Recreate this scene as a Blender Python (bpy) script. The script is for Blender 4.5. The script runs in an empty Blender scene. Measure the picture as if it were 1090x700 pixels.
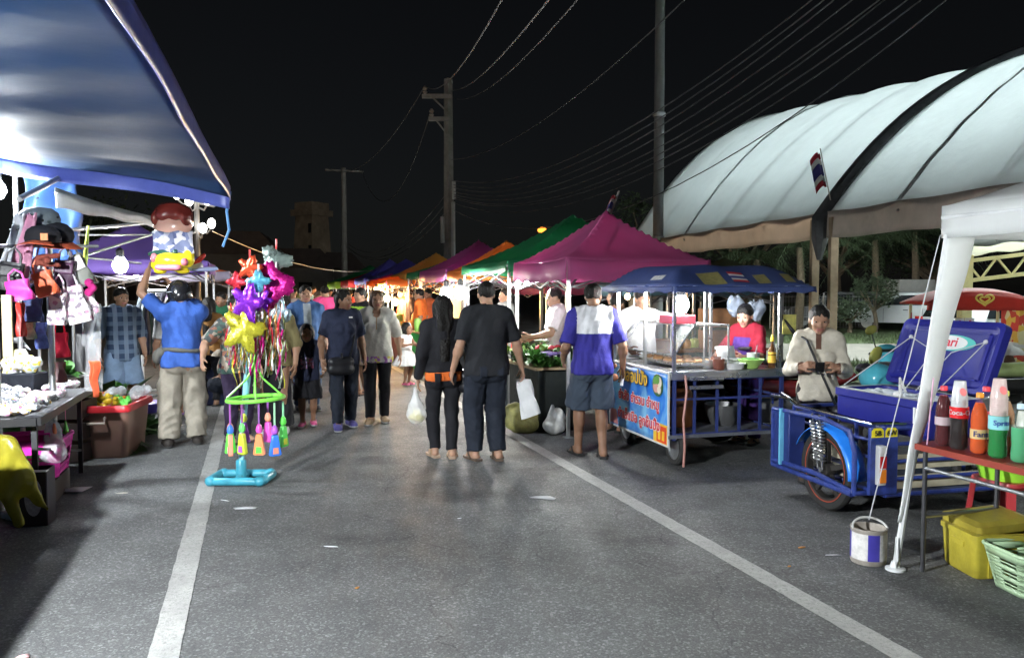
import bpy, math, random
import numpy as np
from mathutils import Vector as V, Matrix as Mx, noise as mnoise
random.seed(7); RNG = np.random.default_rng(7)
rad = math.radians
sc = bpy.context.scene
COL = sc.collection
# ------------------------------------------------------------------ camera
HC = 1.62; FPX = 850.0; PITCH = math.atan(43/FPX)
cam_d = bpy.data.cameras.new('camera'); cam = bpy.data.objects.new('camera', cam_d); COL.objects.link(cam)
cam.location = (0, 0, HC); cam.rotation_euler = (rad(90)-PITCH, 0, 0)
cam_d.sensor_width = 36; cam_d.lens = FPX/1090*36; cam_d.clip_start = .05; cam_d.clip_end = 900
sc.camera = cam
# ------------------------------------------------------------------ night sky, moon, exposure
w = bpy.data.worlds.new('World'); sc.world = w; w.use_nodes = True
nt = w.node_tree; bg = nt.nodes['Background']
sky = nt.nodes.new('ShaderNodeTexSky'); sky.sky_type = 'NISHITA'; sky.sun_disc = False
sky.sun_elevation = rad(42); sky.sun_rotation = rad(140); sky.air_density = 1.0; sky.dust_density = 1.0
hs = nt.nodes.new('ShaderNodeHueSaturation'); hs.inputs['Saturation'].default_value = .45
nt.links.new(sky.outputs[0], hs.inputs['Color']); nt.links.new(hs.outputs[0], bg.inputs[0]); bg.inputs[1].default_value = 0.00036
sun_d = bpy.data.lights.new('moon_light', 'SUN'); sun = bpy.data.objects.new('moon_light', sun_d); COL.objects.link(sun)
sun_d.energy = 0.006; sun_d.angle = rad(.5); sun_d.color = (1, .95, .88)
sun.rotation_euler = (rad(48), 0, rad(-40))
sc.view_settings.view_transform = 'Standard'; sc.view_settings.look = 'None'
sc.view_settings.gamma = 1; sc.view_settings.exposure = 1.75; sc.view_settings.use_curve_mapping = False
sc.cycles.sample_clamp_indirect = 3.0; sc.cycles.max_bounces = 7; sc.cycles.diffuse_bounces = 3
sc.cycles.transparent_max_bounces = 12; sc.cycles.caustics_reflective = False; sc.cycles.caustics_refractive = False
sc.cycles.use_light_tree = True; sc.cycles.use_denoising = True
# ------------------------------------------------------------------ coordinates
def at(px, py, Y):
    """point of the place seen at photo pixel px,py at forward distance Y"""
    u = (px-545)/FPX; v = (350-py)/FPX
    dy = math.cos(PITCH)+v*math.sin(PITCH); dz = -math.sin(PITCH)+v*math.cos(PITCH)
    t = Y/dy
    return V((u*t, Y, HC+dz*t))
def gnd(px, py, z=0):
    u = (px-545)/FPX; v = (350-py)/FPX
    dy = math.cos(PITCH)+v*math.sin(PITCH); dz = -math.sin(PITCH)+v*math.cos(PITCH)
    t = (z-HC)/dz
    return V((u*t, dy*t, z))
YAW = math.atan(273/FPX)
Rv = V((-math.sin(YAW), math.cos(YAW), 0)); Nv = V((math.cos(YAW), math.sin(YAW), 0))
def rd(s, t, z=0): return Nv*s + Rv*t + V((0, 0, z))
def st(p): return p.dot(Nv), p.dot(Rv)
# ------------------------------------------------------------------ mesh builder
ROOTM = {}
class MB:
    def __init__(s): s.v = []; s.f = []; s.m = []
    def add(s, vs, fs, m=0):
        o = len(s.v); s.v.extend(V(p) for p in vs)
        for f in fs: s.f.append([i+o for i in f]); s.m.append(m)
        return s
    def box(s, c, d, rz=0, m=0, R=None):
        c = V(c); R = R or Mx.Rotation(rz, 3, 'Z'); x, y, z = d[0]/2, d[1]/2, d[2]/2
        vs = [c+R@V((a*x, b*y, e*z)) for e in (-1, 1) for b in (-1, 1) for a in (-1, 1)]
        return s.add(vs, [(0, 2, 3, 1), (4, 5, 7, 6), (0, 1, 5, 4), (2, 6, 7, 3), (0, 4, 6, 2), (1, 3, 7, 5)], m)
    def bar(s, a, b, w_, h_=None, m=0):
        a = V(a); b = V(b); d = b-a; L = d.length; h_ = h_ or w_
        if L < 1e-6: return s
        return s.box((a+b)/2, (w_, h_, L), m=m, R=d.to_track_quat('Z', 'Y').to_matrix())
    def tube(s, pts, r, n=8, m=0, closed=False, caps=True):
        P = [V(p) for p in pts]; k = len(P); rr = r if isinstance(r, (list, tuple)) else [r]*k
        T = []
        for i in range(k):
            if closed: d = P[(i+1) % k]-P[i-1]
            else: d = P[min(i+1, k-1)]-P[max(i-1, 0)]
            T.append(d.normalized() if d.length > 1e-9 else V((0, 0, 1)))
        up = V((0, 0, 1)) if abs(T[0].z) < .9 else V((1, 0, 0))
        nrm = (up-T[0]*up.dot(T[0])).normalized(); vs = []
        for i in range(k):
            nrm = nrm-T[i]*nrm.dot(T[i])
            nrm = nrm.normalized() if nrm.length > 1e-9 else T[i].orthogonal().normalized()
            bi = T[i].cross(nrm)
            for j in range(n):
                a = 2*math.pi*j/n
                vs.append(P[i]+(nrm*math.cos(a)+bi*math.sin(a))*rr[i])
        fs = []
        for i in range(k if closed else k-1):
            i2 = (i+1) % k
            for j in range(n):
                j2 = (j+1) % n
                fs.append((i*n+j, i*n+j2, i2*n+j2, i2*n+j))
        if caps and not closed:
            fs.append(tuple(range(n-1, -1, -1))); fs.append(tuple((k-1)*n+j for j in range(n)))
        return s.add(vs, fs, m)
    def cyl(s, a, b, r, r2=None, n=12, m=0):
        return s.tube([a, b], [r, r if r2 is None else r2], n, m)
    def lathe(s, prof, c=(0, 0, 0), n=18, m=0, R=None, sq=(1, 1)):
        c = V(c); R = R or Mx.Identity(3); vs = []; k = len(prof)
        for (r, z) in prof:
            for j in range(n):
                a = 2*math.pi*j/n; vs.append(c+R@V((r*math.cos(a)*sq[0], r*math.sin(a)*sq[1], z)))
        fs = [(i*n+j, i*n+(j+1) % n, (i+1)*n+(j+1) % n, (i+1)*n+j) for i in range(k-1) for j in range(n)]
        if prof[0] != prof[-1]:
            if prof[0][0] > 1e-6: fs.append(tuple(range(n-1, -1, -1)))
            if prof[-1][0] > 1e-6: fs.append(tuple((k-1)*n+j for j in range(n)))
        return s.add(vs, fs, m)
    def ell(s, c, r, nu=12, nv=8, m=0, R=None):
        prof = [(max(1e-4, math.sin(math.pi*i/nv)), -math.cos(math.pi*i/nv)) for i in range(nv+1)]
        c = V(c); R = R or Mx.Identity(3); vs = []; n = nu
        if not isinstance(r, (tuple, list)): r = (r, r, r)
        for (q, z) in prof:
            for j in range(n):
                a = 2*math.pi*j/n; vs.append(c+R@V((q*math.cos(a)*r[0], q*math.sin(a)*r[1], z*r[2])))
        fs = [(i*n+j, i*n+(j+1) % n, (i+1)*n+(j+1) % n, (i+1)*n+j) for i in range(nv) for j in range(n)]
        return s.add(vs, fs, m)
    def sheet(s, fn, nu, nv, m=0):
        vs = [fn(i/nu, j/nv) for i in range(nu+1) for j in range(nv+1)]
        fs = [(i*(nv+1)+j, (i+1)*(nv+1)+j, (i+1)*(nv+1)+j+1, i*(nv+1)+j+1) for i in range(nu) for j in range(nv)]
        return s.add(vs, fs, m)
    def prism(s, poly, o, ux, uy, d, m=0):
        o = V(o); ux = V(ux); uy = V(uy); nz = ux.cross(uy).normalized()*d; k = len(poly)
        vs = [o+ux*a+uy*b for a, b in poly]+[o+ux*a+uy*b+nz for a, b in poly]
        fs = [tuple(range(k-1, -1, -1)), tuple(range(k, 2*k))]+[(i, (i+1) % k, k+(i+1) % k, k+i) for i in range(k)]
        return s.add(vs, fs, m)
    def build(s, name, mats, parent=None, world=False, loc=None, rz=0, bevel=0, solid=0, sub=0, sharp=40, smooth=True):
        me = bpy.data.meshes.new(name); vs = s.v; o = bpy.data.objects.new(name, me)
        if parent is not None:
            Mi = ROOTM[parent]
            if world:
                I = Mi.inverted(); vs = [I@p for p in vs]
            o.parent = parent; ROOTM[o] = Mi
        else:
            if world and loc is None and vs:
                xs = [p.x for p in vs]; ys = [p.y for p in vs]
                loc = V(((min(xs)+max(xs))/2, (min(ys)+max(ys))/2, min(p.z for p in vs)))
            if loc is not None:
                Mt = Mx.Translation(V(loc)) @ Mx.Rotation(rz, 4, 'Z')
                if world:
                    I = Mt.inverted(); vs = [I@p for p in vs]
                o.location = V(loc); o.rotation_euler = (0, 0, rz)
            else: Mt = Mx.Identity(4)
            ROOTM[o] = Mt
        me.from_pydata([tuple(p) for p in vs], [], s.f)
        for mt in (mats if isinstance(mats, (list, tuple)) else [mats]): me.materials.append(mt)
        me.polygons.foreach_set('material_index', s.m)
        if smooth:
            me.polygons.foreach_set('use_smooth', [True]*len(me.polygons)); me.set_sharp_from_angle(angle=rad(sharp))
        me.update(); COL.objects.link(o)
        if bevel:
            b = o.modifiers.new('bevel', 'BEVEL'); b.width = bevel; b.segments = 2; b.limit_method = 'ANGLE'; b.angle_limit = rad(35)
        if solid:
            q = o.modifiers.new('solid', 'SOLIDIFY'); q.thickness = solid; q.offset = 0
        if sub:
            q = o.modifiers.new('sub', 'SUBSURF'); q.levels = sub; q.render_levels = sub
        return o
def tag(o, label=None, cat=None, group=None, kind=None):
    if label: o['label'] = label
    if cat: o['category'] = cat
    if group: o['group'] = group
    if kind: o['kind'] = kind
    return o
def thing(name, label, cat, loc=(0, 0, 0), rz=0, group=None):
    o = bpy.data.objects.new(name, None); COL.objects.link(o); o.location = V(loc); o.rotation_euler = (0, 0, rz)
    o.empty_display_size = .1
    ROOTM[o] = Mx.Translation(V(loc)) @ Mx.Rotation(rz, 4, 'Z')
    return tag(o, label, cat, group)
def copy_tree(o, loc=None, rz=None, label=None, scale=None, parent=None):
    c = o.copy(); COL.objects.link(c)
    if parent: c.parent = parent
    if loc is not None: c.location = V(loc)
    if rz is not None: c.rotation_euler = (0, 0, rz)
    if label: c['label'] = label
    if scale: c.scale = (scale,)*3 if not isinstance(scale, tuple) else scale
    ROOTM[c] = Mx.Translation(c.location) @ c.rotation_euler.to_matrix().to_4x4()
    for ch in list(o.children): copy_tree(ch, parent=c)
    return c
# ------------------------------------------------------------------ materials
MC = {}
def M(name, col=(.5, .5, .5), rough=.6, metal=0, var=.18, scale=6, bump=0, bs=60, transl=0, glass=0, coat=0, emit=0, spec=.5, alpha=1, ior=1.45, ecol=None, coords='Object', detail=4, sheen=0):
    if name in MC: return MC[name]
    m = bpy.data.materials.new(name); m.use_nodes = True; nt = m.node_tree; N = nt.nodes; L = nt.links
    b = N['Principled BSDF']; out = N['Material Output']
    b.inputs['Roughness'].default_value = rough; b.inputs['Metallic'].default_value = metal
    b.inputs['Specular IOR Level'].default_value = spec; b.inputs['IOR'].default_value = ior
    b.inputs['Transmission Weight'].default_value = glass; b.inputs['Coat Weight'].default_value = coat; b.inputs['Alpha'].default_value = alpha
    if sheen: b.inputs['Sheen Weight'].default_value = sheen
    tc = N.new('ShaderNodeTexCoord'); c4 = tuple(col)+(1,)
    b.inputs['Base Color'].default_value = c4
    if var:
        no = N.new('ShaderNodeTexNoise'); no.inputs['Scale'].default_value = scale; no.inputs['Detail'].default_value = detail; no.inputs['Roughness'].default_value = .65
        L.new(tc.outputs[coords], no.inputs['Vector'])
        mr = N.new('ShaderNodeMapRange'); mr.inputs[1].default_value = .25; mr.inputs[2].default_value = .75
        mr.inputs[3].default_value = 1-var; mr.inputs[4].default_value = 1+var; L.new(no.outputs[0], mr.inputs[0])
        mx = N.new('ShaderNodeVectorMath'); mx.operation = 'SCALE'; mx.inputs[0].default_value = col; L.new(mr.outputs[0], mx.inputs['Scale'])
        L.new(mx.outputs[0], b.inputs['Base Color'])
        if rough > .08 and not glass:
            m2 = N.new('ShaderNodeMapRange'); m2.inputs[3].default_value = rough*.85; m2.inputs[4].default_value = min(1, rough*1.15)
            L.new(no.outputs[0], m2.inputs[0]); L.new(m2.outputs[0], b.inputs['Roughness'])
    if bump:
        n2 = N.new('ShaderNodeTexNoise'); n2.inputs['Scale'].default_value = bs; n2.inputs['Detail'].default_value = 5; L.new(tc.outputs[coords], n2.inputs['Vector'])
        bp = N.new('ShaderNodeBump'); bp.inputs['Strength'].default_value = bump; bp.inputs['Distance'].default_value = .02
        L.new(n2.outputs[0], bp.inputs['Height']); L.new(bp.outputs[0], b.inputs['Normal'])
    if emit:
        b.inputs['Emission Color'].default_value = tuple(ecol or col)+(1,); b.inputs['Emission Strength'].default_value = emit
    if transl:
        t = N.new('ShaderNodeBsdfTranslucent'); t.inputs[0].default_value = c4
        ms = N.new('ShaderNodeMixShader'); ms.inputs[0].default_value = transl
        L.new(b.outputs[0], ms.inputs[1]); L.new(t.outputs[0], ms.inputs[2]); L.new(ms.outputs[0], out.inputs[0])
    MC[name] = m; return m
def fabric(name, col, **k):
    k.setdefault('rough', .85); k.setdefault('var', .2); k.setdefault('scale', 9); k.setdefault('bump', .55); k.setdefault('bs', 16); k.setdefault('spec', .25)
    return M(name, col, **k)
def plastic(name, col, **k):
    k.setdefault('rough', .35); k.setdefault('var', .1); k.setdefault('bump', .03); return M(name, col, **k)
def check_mat(name, c1, c2, c3, sx=18):
    if name in MC: return MC[name]
    m = fabric(name, c1); nt = m.node_tree; N = nt.nodes; L = nt.links; b = N['Principled BSDF']
    tc = N.new('ShaderNodeTexCoord'); cur = None
    prev = c1
    rgb = N.new('ShaderNodeRGB'); rgb.outputs[0].default_value = tuple(c1)+(1,); cur = rgb.outputs[0]
    for ax, c in ((0, c2), (2, c3)):
        se = N.new('ShaderNodeSeparateXYZ'); L.new(tc.outputs['Object'], se.inputs[0])
        mu = N.new('ShaderNodeMath'); mu.operation = 'MULTIPLY'; mu.inputs[1].default_value = sx; L.new(se.outputs[ax], mu.inputs[0])
        fr = N.new('ShaderNodeMath'); fr.operation = 'FRACT'; L.new(mu.outputs[0], fr.inputs[0])
        gt = N.new('ShaderNodeMath'); gt.operation = 'GREATER_THAN'; gt.inputs[1].default_value = .55; L.new(fr.outputs[0], gt.inputs[0])
        sm = N.new('ShaderNodeMath'); sm.operation = 'MULTIPLY'; sm.inputs[1].default_value = .55; L.new(gt.outputs[0], sm.inputs[0])
        mx = N.new('ShaderNodeMix'); mx.data_type = 'RGBA'; L.new(sm.outputs[0], mx.inputs[0]); L.new(cur, mx.inputs[6]); mx.inputs[7].default_value = tuple(c)+(1,)
        cur = mx.outputs[2]
    L.new(cur, b.inputs['Base Color']); return m
def pattern_mat(name, cols, scale=25, rough=.7, transl=0):
    """irregular printed pattern of several colours (voronoi cells)"""
    if name in MC: return MC[name]
    m = M(name, cols[0], rough=rough, var=0, bump=.15, transl=transl); nt = m.node_tree; N = nt.nodes; L = nt.links; b = N['Principled BSDF']
    tc = N.new('ShaderNodeTexCoord'); vo = N.new('ShaderNodeTexVoronoi'); vo.inputs['Scale'].default_value = scale
    L.new(tc.outputs['Object'], vo.inputs[0]); se = N.new('ShaderNodeSeparateColor'); L.new(vo.outputs['Color'], se.inputs[0])
    cr = N.new('ShaderNodeValToRGB'); cr.color_ramp.interpolation = 'CONSTANT'; L.new(se.outputs[0], cr.inputs[0]); e = cr.color_ramp.elements
    e[0].color = tuple(cols[0])+(1,); e[0].position = 0; e[1].position = 1/len(cols); e[1].color = tuple(cols[1])+(1,)
    for i, c in enumerate(cols[2:]):
        x = e.new((i+2)/len(cols)); x.color = tuple(c)+(1,)
    L.new(cr.outputs[0], b.inputs['Base Color']); return m
STEEL = M('galvanised_steel', (.42, .43, .44), rough=.38, metal=.85, var=.2, scale=14)
CHROME = M('chrome', (.62, .63, .65), rough=.16, metal=1, var=.08)
DSTEEL = M('dark_steel', (.05, .05, .055), rough=.45, metal=.5, var=.3)
WHITEP = plastic('white_plastic', (.78, .78, .77))
BLACKP = plastic('black_plastic', (.02, .02, .022))
BLACKR = M('black_rubber', (.025, .024, .023), rough=.75, var=.3, scale=20, bump=.1)
CLEAR = M('clear_film', (.9, .92, .94), rough=.12, var=0, alpha=.28, spec=.8, bump=.6, bs=25)
GLASS = M('clear_glass', (.95, .97, .97), rough=.02, var=0, alpha=.16, spec=1)
def text_mesh(body, size, mat, name='lettering', parent=None, mtx=None, ext=.002, bold=0, spacing=1):
    cu = bpy.data.curves.new(name, 'FONT'); cu.body = body; cu.size = size; cu.extrude = ext; cu.align_x = 'CENTER'; cu.align_y = 'CENTER'; cu.offset = bold; cu.space_character = spacing; cu.resolution_u = 3
    t = bpy.data.objects.new(name+'_curve', cu); COL.objects.link(t); dg = bpy.context.evaluated_depsgraph_get()
    me = bpy.data.meshes.new_from_object(t.evaluated_get(dg)); bpy.data.objects.remove(t); bpy.data.curves.remove(cu)
    me.name = name; me.materials.clear(); me.materials.append(mat)
    mtx = mtx or Mx.Identity(4)
    if parent is not None: mtx = ROOTM[parent].inverted() @ mtx
    me.transform(mtx); o = bpy.data.objects.new(name, me); COL.objects.link(o)
    if parent is not None: o.parent = parent; ROOTM[o] = ROOTM[parent]
    return o
def plane_mtx(o, ux, uy):
    ux = V(ux).normalized(); uy = V(uy); uy = (uy-ux*uy.dot(ux)).normalized(); nz = ux.cross(uy)
    m = Mx((ux, uy, nz)).transposed().to_4x4(); m.translation = V(o); return m
def glow(name, col, strength):
    return M(name, col, var=0, emit=strength, ecol=col, rough=.4)
def bulb(loc, watts, col=(1, .97, .92), r=.055, label=None, group=None, cord_to=None, kind='light_bulb', shade=False):
    """a hanging lamp bulb that really gives the light"""
    loc = V(loc); strength = watts/(math.pi*4*math.pi*r*r)
    t = thing(kind, label, 'light bulb', loc, 0, group)
    g = MB(); g.lathe([(.001, -r), (r*.6, -r*.8), (r, 0), (r*.8, r*.65), (r*.45, r*1.15)], n=10); 
    g.build('bulb_glass', glow('bulb_glow_%d_%02d%02d%02d' % (round(watts*100/(r*100)**2), col[0]*99, col[1]*99, col[2]*99), col, strength), t)
    s = MB(); s.lathe([(r*.5, r*1.15), (r*.5, r*2.1), (r*.2, r*2.4)], n=10); s.build('socket', BLACKP, t)
    if shade:
        q = MB(); q.lathe([(.03, r*2.3), (.10, r*1.9), (.17, r*.4), (.172, r*.35), (.10, r*1.8), (.03, r*2.2)], n=20); q.build('shade', WHITEP, t)  # dish added over the unseen bulbs to keep light off the cloth above
    if cord_to is not None:
        c = MB(); e = V(cord_to)-loc; c.tube([(0, 0, r*2.3), (e*.5+V((.01, 0, r))), e], .004, 5); c.build('cord', BLACKP, t)
    return t
# ------------------------------------------------------------------ signed-distance modelling for people, cloth and soft things
class Sdf:
    def __init__(s, lo, hi, h):
        s.lo = np.array(lo, float); s.h = h; n = np.ceil((np.array(hi, float)-s.lo)/h).astype(int)+1
        s.D = np.full(n, .3, np.float32)
    def sub(s, lo, hi):
        a = np.clip(np.floor((np.array(lo)-s.lo)/s.h).astype(int), 0, np.array(s.D.shape)); b = np.clip(np.ceil((np.array(hi)-s.lo)/s.h).astype(int)+1, 0, np.array(s.D.shape))
        if np.any(b <= a): return None
        sl = tuple(slice(i, j) for i, j in zip(a, b))
        g = [(np.arange(i, j)*s.h+l).astype(np.float32) for i, j, l in zip(a, b, s.lo)]
        return sl, g[0][:, None, None], g[1][None, :, None], g[2][None, None, :]
    def mix(s, sl, d, k):
        A = s.D[sl]
        if k <= 0: s.D[sl] = np.minimum(A, d); return
        hh = np.maximum(k-np.abs(A-d), 0)/k; s.D[sl] = np.minimum(A, d)-hh*hh*k*.25
    def rc(s, a, b, ra, rb, k=.02, ax=None, f=1, flat=0):
        a = np.array(a, float); b = np.array(b, float); R = max(ra, rb)*max(1, f)+k+3*s.h
        r = s.sub(np.minimum(a, b)-R, np.maximum(a, b)+R)
        if r is None: return
        sl, X, Y, Z = r; ba = b-a; L2 = max(ba@ba, 1e-9)
        px, py, pz = X-a[0], Y-a[1], Z-a[2]; tr = (px*ba[0]+py*ba[1]+pz*ba[2])/L2; t = np.clip(tr, 0, 1)
        qx, qy, qz = px-t*ba[0], py-t*ba[1], pz-t*ba[2]
        if ax is not None:
            c = (qx*ax[0]+qy*ax[1]+qz*ax[2])*(1/f-1); qx = qx+ax[0]*c; qy = qy+ax[1]*c; qz = qz+ax[2]*c
        d = np.sqrt(qx*qx+qy*qy+qz*qz)-(ra+(rb-ra)*t)
        if ax is not None and f < 1: d = d*f
        Ln = math.sqrt(L2)
        if flat & 1: d = np.maximum(d, (tr-1)*Ln)
        if flat & 2: d = np.maximum(d, -tr*Ln)
        s.mix(sl, d, k)
    def el(s, c, r, k=.02, R=None, op='add'):
        c = np.array(c, float); r = np.array(r, float); m = r.max()+k+3*s.h
        q = s.sub(c-m, c+m)
        if q is None: return
        sl, X, Y, Z = q; x, y, z = X-c[0], Y-c[1], Z-c[2]
        if R is not None:
            R = np.array(R); x, y, z = R[0][0]*x+R[1][0]*y+R[2][0]*z, R[0][1]*x+R[1][1]*y+R[2][1]*z, R[0][2]*x+R[1][2]*y+R[2][2]*z
        k0 = np.sqrt((x/r[0])**2+(y/r[1])**2+(z/r[2])**2); k1 = np.sqrt((x/r[0]**2)**2+(y/r[1]**2)**2+(z/r[2]**2)**2)+1e-6
        d = k0*(k0-1)/k1
        if op == 'add': s.mix(sl, d, k)
        else: s.D[sl] = np.maximum(s.D[sl], -d)
    def cut(s, p, n, lo=None, hi=None):
        lo = s.lo if lo is None else lo; hi = s.lo+np.array(s.D.shape)*s.h if hi is None else hi
        r = s.sub(lo, hi)
        if r is None: return
        sl, X, Y, Z = r; n = np.array(n, float); n /= np.linalg.norm(n)
        s.D[sl] = np.maximum(s.D[sl], (X-p[0])*n[0]+(Y-p[1])*n[1]+(Z-p[2])*n[2])
    def mesh(s):
        D = s.D; S = D < 0; n = np.array(D.shape)
        cnt = np.zeros(n-1, np.int8); offs = [(i, j, k) for i in (0, 1) for j in (0, 1) for k in (0, 1)]
        for o in offs: cnt += S[o[0]:n[0]-1+o[0], o[1]:n[1]-1+o[1], o[2]:n[2]-1+o[2]]
        ai = np.argwhere((cnt > 0) & (cnt < 8)); idx = -np.ones(n-1, np.int64); idx[ai[:, 0], ai[:, 1], ai[:, 2]] = np.arange(len(ai))
        acc = np.zeros((len(ai), 3)); c = np.zeros(len(ai))
        for a in offs:
            for x in range(3):
                if a[x]: continue
                b = list(a); b[x] = 1
                da = D[ai[:, 0]+a[0], ai[:, 1]+a[1], ai[:, 2]+a[2]]; db = D[ai[:, 0]+b[0], ai[:, 1]+b[1], ai[:, 2]+b[2]]
                cr = (da < 0) != (db < 0); t = np.where(cr, da/np.where(cr, da-db, 1), 0)
                p = np.tile(np.array(a, float), (len(ai), 1)); p[:, x] += t
                acc[cr] += p[cr]; c[cr] += 1
        v = (ai+acc/c[:, None])*s.h+s.lo
        fs = []
        for x in range(3):
            sl = [slice(1, -1)]*3; sl[x] = slice(0, -1); s2 = list(sl); s2[x] = slice(1, None)
            # edges strictly inside on the two other axes
            A = S[tuple(sl)]; B = S[tuple(s2)]; e = np.argwhere(A != B)
            if not len(e): continue
            inside = A[e[:, 0], e[:, 1], e[:, 2]]
            y, z = [(1, 2), (2, 0), (0, 1)][x]; e = e+1; e[:, x] -= 1
            def cell(dy, dz):
                q = e.copy(); q[:, y] += dy; q[:, z] += dz; return idx[q[:, 0], q[:, 1], q[:, 2]]
            Q = np.stack([cell(-1, -1), cell(0, -1), cell(0, 0), cell(-1, 0)], 1)
            Q[~inside] = Q[~inside][:, ::-1]; fs.append(Q)
        return v, np.concatenate(fs)
def vnormals(v, f):
    n = np.zeros_like(v); a = np.cross(v[f[:, 2]]-v[f[:, 0]], v[f[:, 3]]-v[f[:, 1]])
    for i in range(4): np.add.at(n, f[:, i], a)
    return n/(np.linalg.norm(n, axis=1, keepdims=True)+1e-9)
def wrinkle(v, f, amp, seed, fr=14, stretch=(1, 1, .45)):
    r = np.random.default_rng(seed); n = vnormals(v, f); p = v*np.array(stretch); d = np.zeros(len(v))
    warp = .03*np.sin(v[:, [1, 2, 0]]*11+r.uniform(0, 6, 3))
    for o in range(7):
        k = r.normal(size=3); k = k/np.linalg.norm(k)*fr*r.uniform(.6, 2.2)*2
        w_ = np.sin((p+warp)@k+r.uniform(0, 6)); d += (1-np.abs(w_))*r.uniform(.4, 1) if o % 2 else w_*.5
    d -= d.mean()
    return v+n*(amp*d/2.2)[:, None]
def np_obj(name, v, f, mats, parent=None, midx=None, loc=None, rz=0):
    me = bpy.data.meshes.new(name); me.vertices.add(len(v)); me.vertices.foreach_set('co', np.asarray(v, np.float32).ravel())
    me.loops.add(len(f)*4); me.polygons.add(len(f)); me.loops.foreach_set('vertex_index', f.astype(np.int32).ravel())
    me.polygons.foreach_set('loop_start', np.arange(len(f), dtype=np.int32)*4)
    for mt in (mats if isinstance(mats, (list, tuple)) else [mats]): me.materials.append(mt)
    if midx is not None: me.polygons.foreach_set('material_index', midx.astype(np.int32))
    me.polygons.foreach_set('use_smooth', np.ones(len(f), bool)); me.update(calc_edges=True); me.validate()
    o = bpy.data.objects.new(name, me); COL.objects.link(o)
    if parent is not None: o.parent = parent; ROOTM[o] = ROOTM[parent]
    elif loc is not None:
        o.location = loc; o.rotation_euler = (0, 0, rz); ROOTM[o] = Mx.Translation(V(loc)) @ Mx.Rotation(rz, 4, 'Z')
    return o
SKIN = {}
def skin_mat(c):
    k = 'skin_%d' % round(c[0]*1000)
    if k not in MC:
        m = M(k, c, rough=.5, var=.12, scale=14, bump=.06, bs=120, spec=.4)
        m.node_tree.nodes['Principled BSDF'].inputs['Subsurface Weight'].default_value = .12
        m.node_tree.nodes['Principled BSDF'].inputs['Subsurface Radius'].default_value = (.02, .008, .004)
    return MC[k]
HAIRM = M('black_hair', (.008, .007, .006), rough=.5, var=.4, scale=30, bump=.8, bs=60, spec=.28)
TAN_HAIR = M('brown_hair', (.07, .035, .018), rough=.42, var=.4, scale=30, bump=.5, bs=90)
EYEW = M('eye_white', (.34, .32, .30), rough=.2, var=0); EYEB = M('eye_dark', (.012, .008, .006), rough=.1, var=0)
LIP = M('lips', (.28, .10, .085), rough=.45, var=.1)
def ik(a, t, l1, l2, pole):
    a = np.array(a, float); t = np.array(t, float); d = t-a; L = np.linalg.norm(d); mx = (l1+l2)*.999
    if L > mx: d = d*mx/L; t = a+d; L = mx
    u = d/L; x = (l1*l1-l2*l2+L*L)/(2*L); y = math.sqrt(max(l1*l1-x*x, 0))
    p = np.array(pole, float); p = p-u*(p@u); p = p/(np.linalg.norm(p)+1e-9)
    return a+u*x+p*y, t
def nrm(v): v = np.array(v, float); return v/(np.linalg.norm(v)+1e-9)
PSEED = [0]
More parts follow.
